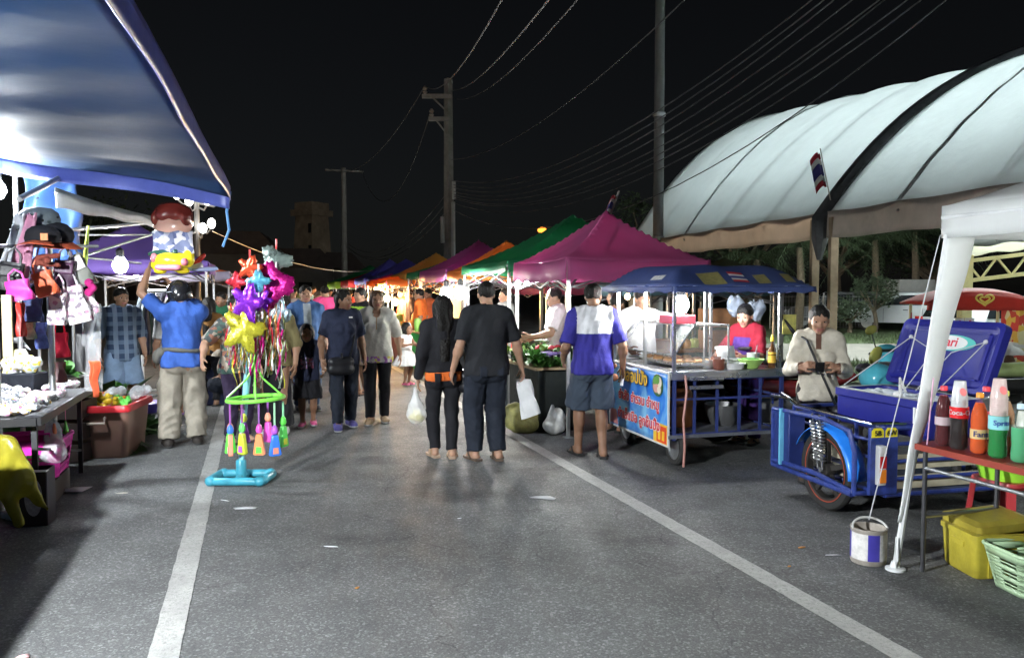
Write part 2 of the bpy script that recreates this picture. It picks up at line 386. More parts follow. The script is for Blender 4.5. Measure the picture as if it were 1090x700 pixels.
def person(label, loc, face, h=1.65, fem=False, lean=0, side=0, head=(0, 0), LA=(-.05, .02, -.30), RA=(.05, .02, -.30), LP=(-.3, -1, 0), RP=(.3, -1, 0),
           LF=(-.055, 0), RF=(.055, 0), LK=None, fat=1., kid=False, top=None, bottom=None, hair='short', hairc=None, shoes=('flip', (.03, .03, .03)),
           skin=(.27, .15, .095), fine=True, group=None, curl=(.35, .35), hdirL=None, hdirR=None, extra=None, sit=0, hairlen=.35, LFz=0, RFz=0):
    PSEED[0] += 1; seed = PSEED[0]; res = .0075 if fine else .013; cres = .011 if fine else .016
    H = h; P = np.array([0, 0, .53*H-sit]); Rl = np.array(Mx.Rotation(-rad(lean), 3, 'X') @ Mx.Rotation(rad(side), 3, 'Y'))
    sw = .094 if fem else .105
    if kid: sw = .098
    T = lambda x, y, z: P+Rl@(np.array([x, y, z])*H)
    Nk = T(0, -.012, .298); Sh = {-1: T(-sw, -.005, .262), 1: T(sw, -.005, .262)}
    hs = (.225 if not kid else .205*1.02)
    hk = hs/.225
    HdR = np.array(Mx.Rotation(rad(head[0]), 3, 'Z') @ Mx.Rotation(-rad(head[1])-rad(lean)*.5, 3, 'X'))
    Hc = Nk+Rl@np.array([0, .012*H, .022*H])+HdR@np.array([0, .02, .095*hk+.01])
    Hd = lambda x, y, z: Hc+HdR@(np.array([x, y, z])*hk)
    l1, l2 = .172*H, .15*H; arms = {}
    for sgn, tg, po in ((-1, LA, LP), (1, RA, RP)):
        E, W = ik(Sh[sgn], Sh[sgn]+np.array(tg)*H, l1, l2, po); arms[sgn] = (E, W)
    legs = {}
    for sgn, ft, fz in ((-1, LF, LFz), (1, RF, RFz)):
        hip = P+np.array([sgn*.052*H, 0, -.02*H]); A = np.array([ft[0]*H, ft[1]*H, .045*H+fz])
        K, A = ik(hip, A, .238*H, .236*H, LK or (sgn*.12, 1, 0)); legs[sgn] = (hip, K, A)
    pts = [Hc, P]+[q for s_ in (-1, 1) for q in arms[s_]]+[q for s_ in (-1, 1) for q in legs[s_]]+list(Sh.values())
    lo = np.min(pts, 0)-.22; hi = np.max(pts, 0)+.22; lo[2] = min(lo[2], -.01); lo[2] = -.02
    sk = skin_mat(skin)
    # ---- body
    B = Sdf(lo, hi, res); F = fat
    def torso(S, e, k=.04):
        hw = 1.06 if fem else .98
        S.el(T(0, 0, -.012), (.092*H*hw*F+e, .066*H*F+e, .075*H+e), k)
        S.el(T(0, .003, .085), ((.072 if fem else .082)*H*F+e, .058*H*F*(1.04 if F > 1 else 1)+e, .1*H+e), k)
        S.el(T(0, -.002, .19), ((.086 if fem else .096)*H*(.5+.5*F)+e, .064*H*F+e, .1*H+e), k)
        S.rc(Sh[-1]*.9+Sh[1]*.1, Sh[1]*.9+Sh[-1]*.1, .036*H+e, .036*H+e, k)
        S.rc(T(0, -.01, .25), Nk, .06*H+e, .035*H+e, k)
        for q in (-1, 1): S.rc(Nk+(Sh[q]-Nk)*.15, Sh[q]*.8+Nk*.2, .034*H+e, .032*H+e, k)
        for q in (-1, 1): S.el(T(q*.045, -.03, -.035), (.055*H+e, .055*H+e, .06*H+e), k)
        if fem and not kid:
            for q in (-1, 1): S.el(T(q*.042, .052, .175), (.036*H+e*.6, .032*H+e*.6, .036*H+e*.6), .03)
    torso(B, 0)
    B.rc(Nk-np.array([0, 0, .02]), Hd(0, -.02, -.045), .034*H, .031*H, .02)
    # head
    B.el(Hd(0, -.008, .022), (.074*hk, .092*hk, .086*hk), .02, HdR)
    B.el(Hd(0, .026, -.04), (.058*hk, .062*hk, .072*hk), .03, HdR)
    B.el(Hd(0, .062, -.092), (.024*hk, .022*hk, .018*hk), .025, HdR)
    B.rc(Hd(0, .085, .0), Hd(0, .103, -.034), .008*hk, .013*hk, .012)
    for q in (-1, 1):
        B.el(Hd(q*.012, .094, -.036), (.009*hk, .009*hk, .008*hk), .008, HdR)
        B.el(Hd(q*.074, -.008, -.012), (.010*hk, .018*hk, .03*hk), .008, HdR)
        B.rc(Hd(q*.015, .083, .02), Hd(q*.048, .068, .02), .008*hk, .008*hk, .015)
        B.el(Hd(q*.036, .062, -.028), (.022*hk, .022*hk, .02*hk), .02, HdR)
        B.el(Hd(q*.032, .096, .0), (.014*hk, .016*hk, .009*hk), 0, HdR, 'sub')
    B.rc(Hd(-.017, .085, -.06), Hd(.017, .085, -.06), .007*hk, .007*hk, .008); B.rc(Hd(-.014, .083, -.07), Hd(.014, .083, -.07), .0075*hk, .0075*hk, .006)
    # limbs
    for q in (-1, 1):
        E, W = arms[q]; S0 = Sh[q]
        B.rc(S0, E, .031*H*(.6+.4*F), .024*H, .02); B.rc(E, W, .0245*H, .0165*H, .015)
        m = E+(W-E)*.25; B.el(m, (.026*H,)*3, .03)
        hip, K, A = legs[q]
        B.rc(hip, K, .054*H*(.7+.3*F), .033*H, .03); B.rc(K, A, .034*H, .0215*H, .02)
        mm = K+(A-K)*.28+np.array([0, -.012*H, 0]); B.el(mm, (.031*H, .034*H, .07*H), .03)
        fo = nrm([q*.15, 1, 0]); 
        B.rc(A+np.array([0, -.018*H, -.022*H]), A+fo*.07*H+np.array([0, 0, -.026*H]), .021*H, .0185*H, .02)
        B.rc(A, A+fo*.075*H+np.array([0, 0, -.026*H]), .02*H, .012*H, .02)
        for i in range(5):
            o_ = np.array([1, -.15*q, 0])*(-.018+.009*i)*H*1.0
            B.rc(A+fo*.07*H+o_+np.array([0, 0, -.033*H]), A+fo*(.1-.004*abs(i-(1 if q > 0 else 3)))*H+o_+np.array([0, 0, -.035*H]), .008*H*.62, .0075*H*.62, .004)
        # hand
        d = nrm(W-E); hd = hdirL if q < 0 else hdirR
        if hd is not None: d = nrm(hd)
        cu = curl[0 if q < 0 else 1]; hz = H/1.7*(1 if not kid else .95)
        inn = np.array([-q, 0, 0.]); pn = nrm(inn-d*(inn@d)) if abs(inn@d) < .9 else nrm(np.cross(d, [0, 0, 1])) # palm faces the body
        fw = np.array([0, 1, 0.]); lt = np.cross(d, pn); lt = lt if lt@fw > 0 else -lt                         # thumb side: forward
        if abs(lt@fw) < .15: lt = lt if lt[2] > 0 else -lt
        if fine:
            for i in range(4):
                off = (.5-(i)/3.)*.062*hz; kn = W+d*(.085-.004*abs(i-1))*hz+lt*off
                B.rc(W+lt*off*.5, kn, .0135*hz, .0115*hz, .012)
                p0 = kn; dd = d.copy(); ln = [.042, .046, .043, .034][i]*hz
                for sgm in range(3):
                    a_ = cu*(.9 if sgm else .7)*1.15; dd = nrm(dd*math.cos(a_)+pn*math.sin(a_)); dd = nrm(dd+lt*(off*.8))
                    pn2 = nrm(pn-dd*(pn@dd)); p1 = p0+dd*ln*(1, .62, .5)[sgm]
                    B.rc(p0, p1, (.0092-.0007*sgm)*hz, (.0085-.0007*sgm)*hz, .003); p0 = p1
            t0 = W+d*.02*hz+lt*.022*hz; t1 = t0+nrm(d*.7+lt*.75+pn*.25)*.045*hz; t2 = t1+nrm(d*.9+lt*.3+pn*.4)*.032*hz; t3 = t2+nrm(d*.9+pn*.5*(1+cu))*.024*hz
            B.rc(t0, t1, .014*hz, .011*hz, .01); B.rc(t1, t2, .0105*hz, .0095*hz, .003); B.rc(t2, t3, .0095*hz, .008*hz, .003)
        else:
            B.rc(W, W+d*.075*hz, .022*hz, .026*hz, .015, ax=pn, f=.6)
            for i in range(4):
                off = (.5-i/3.)*.066*hz
                B.rc(W+d*.08*hz+lt*off*.8, W+d*.13*hz+lt*off+pn*cu*.03, .0105*hz, .010*hz, .003); B.rc(W+d*.13*hz+lt*off+pn*cu*.03, W+d*(.16-.006*abs(i-1))*hz+lt*off+pn*cu*.07, .0105*hz, .009*hz, .003)
            B.rc(W+d*.02*hz+lt*.02, W+d*.085*hz+lt*.052*hz+pn*.015, .014*hz, .011*hz, .008)
        arms[q] = (E, W, W+d*.09*hz)
    B.cut((0, 0, .002), (0, 0, -1))
    v, f = B.mesh(); c = v[f].mean(1); lc = (c-Hc)@HdR/hk; mi = np.zeros(len(f), int)
    mi[(np.abs(lc[:, 0]) < .027) & (np.abs(lc[:, 2]+.064) < .0125) & (lc[:, 1] > .072)] = 1
    root = np_obj('person', v, f, [sk, LIP], None, mi, V((loc[0], loc[1], 0)), face); tag(root, label, 'person', group)
    # ---- eyes
    for q in (-1, 1):
        e = MB(); c0 = V(Hd(q*.032, .071, .0)); Rm = Mx(HdR.tolist())
        e.ell(c0, (.0145*hk, .0125*hk, .0075*hk), 10, 6, 0, Rm); e.ell(V(Hd(q*.032, .0815, .0)), (.0075*hk, .0035*hk, .0066*hk), 8, 5, 1, Rm)
        e.build('eye', [EYEW, EYEB], root)
    # ---- hair
    hm = hairc or HAIRM
    if hair not in ('none', 'helmet', 'cap'):
        S = Sdf(np.minimum(Hc, Hc-np.array([0, .12, hairlen*H*.9 if 'long' in hair else 0]))-.2, Hc+.2, cres*.8)
        S.el(Hd(0, -.016, .034), (.083*hk, .096*hk, .088*hk), .01, HdR)
        if hair == 'bob':
            S.el(Hd(0, -.035, -.03), (.1*hk, .085*hk, .11*hk), .03, HdR)
        S.el(Hd(0, .13, -.05), (.088*hk, .112*hk, .1*hk), 0, HdR, 'sub')
        if hair == 'short':
            n_ = HdR@np.array([0, .42, -1]); S.cut(Hd(0, -.05, -.045), n_)
        if 'long' in hair:
            b0 = Hd(0, -.045, .0); b1 = np.array([Hc[0]*.6+Nk[0]*.4, Nk[1]-.075*F, Nk[2]-.02]); b2 = b1+np.array([0, -.03+.03*(lean < 0), -hairlen*H])
            S.rc(b0, b1, .078*hk, .068*hk, .03, ax=np.array([0, 1., 0]), f=.75); S.rc(b1, b2, .070*hk, .038*hk, .03, ax=np.array([0, 1., 0]), f=.5)
            for q in (-1, 1): S.rc(Hd(q*.07, -.03, .02), Nk+np.array([q*.09, .02, -.08]), .022, .02, .03)
        if hair == 'tail':
            n_ = HdR@np.array([0, .42, -1]); S.cut(Hd(0, -.06, -.05), n_)
            S.rc(Hd(0, -.1, .0), Hd(0, -.13, -.14), .03, .016, .02)
        if hair == 'bun':
            n_ = HdR@np.array([0, .42, -1]); S.cut(Hd(0, -.06, -.05), n_); S.el(Hd(0, -.11, .05), (.04, .04, .04), .01)
        for q in (-1, 1): S.rc(Hd(q*.016, .0905, .021), Hd(q*.046, .079, .022), .0045*hk, .0035*hk, 0)
        v, f = S.mesh(); v = wrinkle(v, f, .008 if 'long' in hair else .005, seed+50, 40, (1, 1, .12)); np_obj('hair', v, f, hm, root)
    if hair == 'helmet':
        S = Sdf(Hc-.22, Hc+.22, cres*.8); S.el(Hd(0, -.01, .03), (.115, .13, .115), .01, HdR); S.el(Hd(0, -.03, -.04), (.11, .11, .09), .05, HdR)
        S.el(Hd(0, .17, -.07), (.085, .14, .1), 0, HdR, 'sub'); S.el(Hd(0, -.01, -.16), (.085, .1, .12), 0, HdR, 'sub')
        v, f = S.mesh(); np_obj('helmet', v, f, M('helmet_shell', (.012, .012, .014), rough=.22, var=.1, coat=.5), root)
        r_ = MB(); r_.tube([V(Hd(.118*math.sin(a), -.01+.128*math.cos(a), .015+.03*math.cos(a))) for a in np.linspace(.9, 2*math.pi-.9, 24)], .006, 6); r_.build('helmet_rim', M('helmet_rim', (.35, .36, .37), rough=.3), root)
    if hair == 'cap':
        S = Sdf(Hc-.22, Hc+.24, cres*.8); S.el(Hd(0, -.012, .04), (.087, .1, .086), .01, HdR); S.cut(Hd(0, 0, .03), HdR@np.array([0, .1, -1])); S.el(Hd(0, .11, .035), (.065, .07, .01), .01, HdR)
        v, f = S.mesh(); np_obj('cap', v, f, fabric('cap_cloth_%d' % seed, hairc_or(hairc)), root)
        S = Sdf(Hc-.2, Hc+.2, cres*.8); S.el(Hd(0, -.02, .0), (.081*hk, .092*hk, .07*hk), .01, HdR); S.el(Hd(0, .12, -.03), (.09, .11, .1), 0, HdR, 'sub'); S.cut(Hd(0, -.05, -.05), HdR@np.array([0, .42, -1]))
        v, f = S.mesh(); np_obj('hair', v, f, HAIRM, root)
    # ---- top
    if top:
        e = max(top.get('e', .013), .0 if top.get('sl') == 0 else .021); hem = top.get('hem', .47)*H; S = Sdf(lo, hi, cres); torso(S, e, .05)
        fl = top.get('flare', 0)
        S.rc(T(-.03, 0, .1), P+np.array([-.03*H, 0, hem-P[2]-.03]), .055*H*F+e, .062*H*F+e+fl, .05); S.rc(T(.03, 0, .1), P+np.array([.03*H, 0, hem-P[2]-.03]), .055*H*F+e, .062*H*F+e+fl, .05)
        S.el(Nk+np.array([0, .012, .055*H]), (.05*H, .055*H, .05*H), 0, None, 'sub')
        if top.get('vneck'): S.el(Nk+np.array([0, .075, -.02*H]), (.025*H, .06, .06*H), 0, None, 'sub')
        S.cut((0, 0, hem), (0, 0, -1))
        sl = top.get('sl', .55)
        for q in (-1, 1):
            E, W = arms[q][:2]; S0 = Sh[q]
            if sl <= 0: continue
            if sl <= 1:
                S.rc(S0, S0+(E-S0)*sl, .038*H*(.6+.4*F)+e*.4, .036*H+e*.4, .04, flat=1)
            else:
                S.rc(S0, E, .036*H+e*.5, .031*H+e*.5, .04); S.rc(E, E+(W-E)*min(1, sl-1), .03*H+e*.5, .023*H+e*.4, .02, flat=1)
        v, f = S.mesh(); v = wrinkle(v, f, top.get('wr', .012), seed)
        mats = top['m'] if isinstance(top['m'], (list, tuple)) else [top['m']]; mi = None
        if top.get('fn'):
            c = v[f].mean(1); mi = np.array([top['fn'](p/H, q_) for p, q_ in zip(c, c-Nk)], int)
        o = np_obj(top.get('name', 'shirt'), v, f, mats, root, mi)
        if top.get('collar'):
            cm = MB(); cm.tube([V(Nk+Rl@np.array([.052*H*math.sin(a), .004*H+.05*H*math.cos(a), .016*H-.022*H*(math.cos(a) > .3)*math.cos(a)])) for a in np.linspace(0.25, 2*math.pi-.25, 20)], .012, 6); cm.build('collar', top['collar'], root)
        if top.get('under'):   # a second shirt showing under the hem
            S = Sdf(lo, hi, cres); torso(S, e*.7, .05); S.cut((0, 0, top['under'][1]*H), (0, 0, -1)); S.cut((0, 0, hem+.05), (0, 0, 1))
            v, f = S.mesh(); v = wrinkle(v, f, .004, seed+9); np_obj('undershirt', v, f, top['under'][0], root)
    # ---- bottom
    if bottom:
        e = bottom.get('e', .008); S = Sdf(lo, hi, cres); end = bottom.get('end', .05)*H; kind = bottom.get('kind', 'trousers')
        e2 = .012; S.el(T(0, 0, -.012), (.092*H*F*(1.06 if fem else .98)+e2, .066*H*F+e2, .08*H+e2), .04); S.el(T(0, .003, .085), ((.072 if fem else .082)*H*F+e2, .058*H*F+e2, .1*H+e2), .04)
        for q in (-1, 1): S.el(T(q*.045, -.03, -.035), (.055*H+e2, .055*H+e2, .06*H+e2), .04)
        S.cut(T(0, 0, .05), (0, 0, 1))
        if kind in ('skirt',):
            fl = bottom.get('flare', .13)*H; zc = np.array([0, 0, end]); top_ = T(0, 0, .02)
            S.rc(top_, np.array([P[0], P[1], end]), .085*H+e, fl, .03, ax=np.array([0, 1., 0]), f=.85, flat=1)
        else:
            wdt = bottom.get('w', 1.)
            for q in (-1, 1):
                hip, K, A = legs[q]; kz = K[2]
                r1, r2, r3 = (.054*H*(.7+.3*F)+min(e, .016)), (.037*H*wdt+e), (.029*H*wdt+e)
                if end >= kz-.02:
                    tt = (hip[2]-end)/(hip[2]-kz); S.rc(hip, hip+(K-hip)*tt, r1, r1+(r2*1.1-r1)*tt, .008, flat=1)
                else:
                    S.rc(hip, K, r1, r2, .01); tt = min(1, (kz-end)/(kz-A[2])); S.rc(K, K+(A-K)*tt, r2, r3, .02, flat=1)
                    S.el(K+(A-K)*.28+np.array([0, -.012*H, 0]), (.032*H+e, .036*H+e, .07*H+e), .03)
        v, f = S.mesh(); v = wrinkle(v, f, bottom.get('wr', .012), seed+20, 16, (1, 1, .8)); np_obj({'skirt': 'skirt', 'shorts': 'shorts'}.get(kind, 'trousers'), v, f, bottom['m'], root)
    # ---- shoes
    if shoes:
        kd, colr = shoes[:2]
        for q in (-1, 1):
            hip, K, A = legs[q]; fo = nrm([q*.15, 1, 0]); A0 = A-np.array([0, 0, .045*H])
            if kd == 'flip':
                g = MB(); pl = []; lr = np.array([fo[1], -fo[0], 0])
                for (a_, b_) in ((-.045, -.018), (-.052, 0), (-.045, .018), (0, .021), (.06, .03), (.095, .024), (.108, 0), (.095, -.024), (.06, -.029), (0, -.021)):
                    pl.append((b_*H, a_*H))
                g.prism(pl, V(A0)+V((0, 0, .0)), V(lr)*1.18, V(fo)*1.06, .022)
                for w2 in (-1, 1): g.tube([V(A0+fo*.08*H+np.array([0, 0, .01])), V(A0+fo*.05*H+lr*w2*.02*H+np.array([0, 0, .036*H])), V(A0+fo*.005*H+lr*w2*.03*H+np.array([0, 0, .012]))], .010, 6)
                g.build('sandal', plastic('sandal_%02d%02d%02d' % tuple(int(x*99) for x in colr), colr, rough=.6), root)
            else:
                S = Sdf(A0-.25, A0+.3, .009); up = kd == 'boot'
                S.rc(A0+np.array([0, -.022*H, .024*H]), A0+fo*.08*H+np.array([0, 0, .018*H]), .031*H*.95, .0265*H, .03); S.rc(A0+np.array([0, -.008*H, .03*H]), A0+np.array([0, -.008*H, (.1 if up else .058)*H]), .03*H, .029*H, .02, flat=1)
                S.rc(A0+fo*.06*H+np.array([0, 0, .018*H]), A0+fo*.1*H+np.array([0, 0, .014*H]), .026*H, .02*H, .03)
                S.cut((0, 0, .003), (0, 0, -1))
                v, f = S.mesh(); zc = v[f].mean(1)[:, 2]
                np_obj('shoe', v, f, [fabric('shoe_%02d%02d%02d' % tuple(int(x*99) for x in colr), colr, rough=.6), plastic('sole_%02d' % int((shoes[2] if len(shoes) > 2 else .5)*99), ((shoes[2] if len(shoes) > 2 else .5),)*3)], root, (zc < .022).astype(int))
    info = dict(root=root, arms={k: tuple(V(x) for x in a) for k, a in arms.items()}, head=V(Hc), Nk=V(Nk), P=V(P), Sh={k: V(x) for k, x in Sh.items()}, H=H, HdR=HdR, Hd=lambda x, y, z: V(Hd(x, y, z)))
    info['w'] = lambda p: ROOTM[root] @ V(p)
    return info
def hairc_or(c): return c if c else (.05, .06, .1)
def soft(name, prims, mat, parent=None, res=.012, k=.02, wr=.004, seed=1, fr=14, loc=None, rz=0, world=True, mats=None):
    """soft lump from round cones / ellipsoids in world (or local) coordinates"""
    pts = []
    for p in prims:
        if p[0] == 'rc': m = max(p[3], p[4])+.05; pts += [np.array(p[1])-m, np.array(p[1])+m, np.array(p[2])-m, np.array(p[2])+m]
        else: m = max(p[2])+.05; pts += [np.array(p[1])-m, np.array(p[1])+m]
    S = Sdf(np.min(pts, 0), np.max(pts, 0), res)
    for p in prims:
        if p[0] == 'rc': S.rc(p[1], p[2], p[3], p[4], k, *p[5:])
        elif p[0] == 'el': S.el(p[1], p[2], k)
        else: S.el(p[1], p[2], 0, None, 'sub')
    v, f = S.mesh()
    if wr: v = wrinkle(v, f, wr, seed, fr)
    if world:
        if parent is not None: I = ROOTM[parent].inverted()
        else:
            if loc is None: loc = V((v[:, 0].mean(), v[:, 1].mean(), v[:, 2].min()))
            I = (Mx.Translation(V(loc)) @ Mx.Rotation(rz, 4, 'Z')).inverted()
        A = np.array(I); v = v@A[:3, :3].T+A[:3, 3]
    return np_obj(name, v, f, mat, parent, None, loc, rz)
# ================================================================== SETTING
def asphalt():
    m = bpy.data.materials.new('worn_asphalt'); m.use_nodes = True; N = m.node_tree.nodes; L = m.node_tree.links; b = N['Principled BSDF']
    tc = N.new('ShaderNodeTexCoord')
    def noise(sc_, det=6, ro=.6):
        n = N.new('ShaderNodeTexNoise'); n.inputs['Scale'].default_value = sc_; n.inputs['Detail'].default_value = det; n.inputs['Roughness'].default_value = ro
        L.new(tc.outputs['Object'], n.inputs['Vector']); return n.outputs[0]
    def rng(i, a, b_, c, d):
        r = N.new('ShaderNodeMapRange'); r.inputs[1].default_value = a; r.inputs[2].default_value = b_; r.inputs[3].default_value = c; r.inputs[4].default_value = d; L.new(i, r.inputs[0]); return r.outputs[0]
    def mul(a, b_):
        r = N.new('ShaderNodeMath'); r.operation = 'MULTIPLY'; L.new(a, r.inputs[0])
        if isinstance(b_, float): r.inputs[1].default_value = b_
        else: L.new(b_, r.inputs[1])
        return r.outputs[0]
    big = rng(noise(.45, 5), .3, .7, .66, 1.25); mid = rng(noise(2.3, 6, .7), .3, .75, .85, 1.1)
    oil = rng(noise(1.1, 4, .55), .58, .7, 1, .58)
    fine = rng(noise(95, 4, .75), .3, .7, .5, 1.5)
    vo = N.new('ShaderNodeTexVoronoi'); vo.inputs['Scale'].default_value = 85; L.new(tc.outputs['Object'], vo.inputs[0]); sp_ = N.new('ShaderNodeSeparateColor'); L.new(vo.outputs['Color'], sp_.inputs[0])
    pw = N.new('ShaderNodeMath'); pw.operation = 'POWER'; pw.inputs[1].default_value = 5; L.new(sp_.outputs[0], pw.inputs[0]); spec = rng(pw.outputs[0], 0, 1, .84, 1.75)
    k = mul(mul(mul(mul(big, mid), oil), fine), spec)
    # fine cracks
    v2 = N.new('ShaderNodeTexVoronoi'); v2.feature = 'DISTANCE_TO_EDGE'; v2.inputs['Scale'].default_value = .55
    ad = N.new('ShaderNodeVectorMath'); ad.operation = 'ADD'; nn = N.new('ShaderNodeTexNoise'); nn.inputs['Scale'].default_value = 1.7; nn.inputs['Detail'].default_value = 8
    L.new(tc.outputs['Object'], nn.inputs['Vector']); L.new(tc.outputs['Object'], ad.inputs[0]); L.new(nn.outputs['Color'], ad.inputs[1]); L.new(ad.outputs[0], v2.inputs[0])
    k = mul(k, rng(v2.outputs['Distance'], .0, .006, .62, 1))
    s = N.new('ShaderNodeVectorMath'); s.operation = 'SCALE'; s.inputs[0].default_value = (.122, .124, .124); L.new(k, s.inputs['Scale'])
    L.new(s.outputs[0], b.inputs['Base Color']); L.new(rng(noise(3, 5), .3, .7, .55, .85), b.inputs['Roughness'])
    b.inputs['Specular IOR Level'].default_value = .22
    bp = N.new('ShaderNodeBump'); bp.inputs['Strength'].default_value = .55; bp.inputs['Distance'].default_value = .01; L.new(noise(110, 4, .8), bp.inputs['Height']); L.new(bp.outputs[0], b.inputs['Normal'])
    return m
def paint():
    m = M('worn_road_paint', (.33, .33, .315), rough=.7, var=.22, scale=5, bump=.4, bs=110); N = m.node_tree.nodes; L = m.node_tree.links; b = N['Principled BSDF']
    tc = N.new('ShaderNodeTexCoord'); v = N.new('ShaderNodeTexVoronoi'); v.feature = 'DISTANCE_TO_EDGE'; v.inputs['Scale'].default_value = 22
    nn = N.new('ShaderNodeTexNoise'); nn.inputs['Scale'].default_value = 14; nn.inputs['Detail'].default_value = 6; ad = N.new('ShaderNodeVectorMath'); ad.operation = 'ADD'
    L.new(tc.outputs['Object'], nn.inputs['Vector']); L.new(tc.outputs['Object'], ad.inputs[0]); L.new(nn.outputs['Color'], ad.inputs[1]); L.new(ad.outputs[0], v.inputs[0])
    n2 = N.new('ShaderNodeTexNoise'); n2.inputs['Scale'].default_value = 45; n2.inputs['Detail'].default_value = 8; n2.inputs['Roughness'].default_value = .8; L.new(tc.outputs['Object'], n2.inputs['Vector'])
    r1 = N.new('ShaderNodeMapRange'); r1.inputs[2].default_value = .045; r1.inputs[3].default_value = .7; r1.inputs[4].default_value = 0; L.new(v.outputs['Distance'], r1.inputs[0])
    r2 = N.new('ShaderNodeMapRange'); r2.inputs[1].default_value = .50; r2.inputs[2].default_value = .68; L.new(n2.outputs[0], r2.inputs[0])
    mxm = N.new('ShaderNodeMath'); mxm.operation = 'MAXIMUM'; L.new(r1.outputs[0], mxm.inputs[0]); L.new(r2.outputs[0], mxm.inputs[1])
    mx = N.new('ShaderNodeMix'); mx.data_type = 'RGBA'; src = b.inputs['Base Color'].links[0].from_socket
    L.new(mxm.outputs[0], mx.inputs[0]); L.new(src, mx.inputs[6]); mx.inputs[7].default_value = (.12, .12, .12, 1); L.new(mx.outputs[2], b.inputs['Base Color']); return m
g = MB()
def gr(u, v_):
    return V((-90+180*u, -30+230*v_, 0))
g.sheet(gr, 2, 2); tag(g.build('road', asphalt(), loc=(0, 0, 0)), kind='structure')
PAINT = paint()
for s0 in (-.41, 2.70):
    g = MB(); h_ = .066; pts = []
    n = 90
    r = random.Random(int(s0*10)); ts = [-3+i*.07 for i in range(260)]+[15.2+i*1.0 for i in range(50)]
    vs = [p for t0 in ts for p in (rd(s0-h_+r.gauss(0, .0018), t0, .004), rd(s0+h_+r.gauss(0, .0018), t0, .004))]
    g.add(vs, [(2*i, 2*i+1, 2*i+3, 2*i+2) for i in range(len(ts)-1)])
    tag(g.build('lane_line', PAINT, smooth=False), kind='structure')
# grass field and its sandy path on the right, behind the tents
GR = M('field_grass', (.045, .065, .022), rough=.9, var=.5, scale=3, bump=1, bs=40)
g = MB(); g.add([(3.2, 13.6, .03), (60, 10.0, .03), (60, 90, .03), (-1.2+6, 90, .03), (5.2, 30, .03)], [(0, 1, 2, 3, 4)]); tag(g.build('field', GR), kind='structure')
g = MB(); g.add([(4.6, 17.6, .036), (60, 15.6, .036), (60, 22.0, .036), (4.6, 23.0, .036)], [(0, 1, 2, 3)]); tag(g.build('path', M('sandy_path', (.20, .185, .16), rough=.9, var=.25, scale=2, bump=.5, bs=30)), kind='structure')
# short grass blades on the near part of the field
g = MB(); r = random.Random(3)
for i in range(5000):
    x = r.uniform(4.5, 14); y = r.uniform(13.6, 17.5) if r.random() < .8 else r.uniform(23, 27); h_ = r.uniform(.05, .14); a = r.uniform(0, 6.28); dx, dy = math.cos(a)*.014, math.sin(a)*.014; l = r.uniform(-.04, .04)
    g.add([(x-dx, y-dy, .03), (x+dx, y+dy, .03), (x+l, y+l*.5, .03+h_)], [(0, 1, 2)])
tag(g.build('grass', GR, smooth=False), kind='stuff')

# ------------------------------------------------------------------ poles and wires
CONC = M('weathered_concrete', (.26, .25, .23), rough=.85, var=.3, scale=4, bump=.3, bs=25)
def catenary(a, b, sag, n=18):
    a = V(a); b = V(b); return [a.lerp(b, i/n)-V((0, 0, 4*sag*(i/n)*(1-i/n))) for i in range(n+1)]
Pb = at(478, 307, 28); Pb.z = 0
pole = thing('utility_pole', 'tall concrete utility pole with two left crossarms rising behind the magenta canopies', 'utility pole', Pb)
g = MB(); zt = at(478, 84, 28).z; g.tube([(0, 0, 0), (0, 0, zt)], [.2, .145], 4); g.build('post', CONC, pole)
ca = at(450, 102, 28)-Pb; cb = at(482, 104, 28)-Pb; cc = at(457, 128, 28)-Pb; cd = at(479, 128, 28)-Pb
for (p, q) in ((ca, cb), (cc, cd)):
    x = MB(); p.y = q.y = -.2; p.z = q.z; x.bar(p, q, .13, .13); x.bar(p.lerp(q, .3), V((0, -.2, p.z-.55)), .05); x.build('crossarm', CONC, pole)
    i_ = MB(); i_.lathe([(.03, 0), (.09, .08), (.05, .13), (.09, .2), (.04, .28)], p+V((.1, 0, .06))); i_.build('insulator', M('porcelain', (.3, .27, .24), rough=.25), pole)
x = MB()
for (za, zb_, dx) in ((2.2, 4.6, .17), (4.7, 5.3, .2), (3.2, 4.1, -.2)): x.cyl((dx, -.22, za), (dx, -.22, zb_), .07)
x.build('conduit', M('grey_conduit', (.45, .45, .44), rough=.5), pole)
P2 = at(367, 307, 45); P2.z = 0
p2 = thing('utility_pole', 'slim distant utility pole standing beside the brown tower', 'utility pole', P2)
g = MB(); z2 = at(367, 179, 45).z; g.cyl((0, 0, 0), (0, 0, z2), .18, .13); g.build('post', CONC, p2)
g = MB(); g.bar((-1.0, 0, z2-.1), (1.1, 0, z2-.2), .1); g.build('crossarm', CONC, p2)
Pm = at(700, 307, 23); Pm.z = 0
p3 = thing('mast', 'bare grey steel mast rising out of frame beside the white vaulted tent', 'mast', Pm)
g = MB(); g.cyl((0, 0, 0), (0, 0, 13.5), .16, .125, n=16); g.build('shaft', M('mast_paint', (.20, .20, .20), rough=.6, var=.15), p3)
for zz in (3, 6.5, 10):
    g = MB(); g.lathe([(.17, zz), (.185, zz+.02), (.185, zz+.1), (.165, zz+.12)]); g.build('collar', STEEL, p3)
WIRE = M('cable', (.11, .11, .11), rough=.7, var=0)
def wire(a, b, sag, r_, label, grp=None):
    g = MB(); g.tube(catenary(a, b, sag), r_, 5); o = g.build('cable', WIRE, loc=V(a), world=True); return tag(o, label, 'cable', grp)
top1 = Pb+ca+V((.1, 0, .35)); top2 = Pb+cb+V((-.05, 0, .2)); low1 = Pb+cc+V((.1, 0, .35))
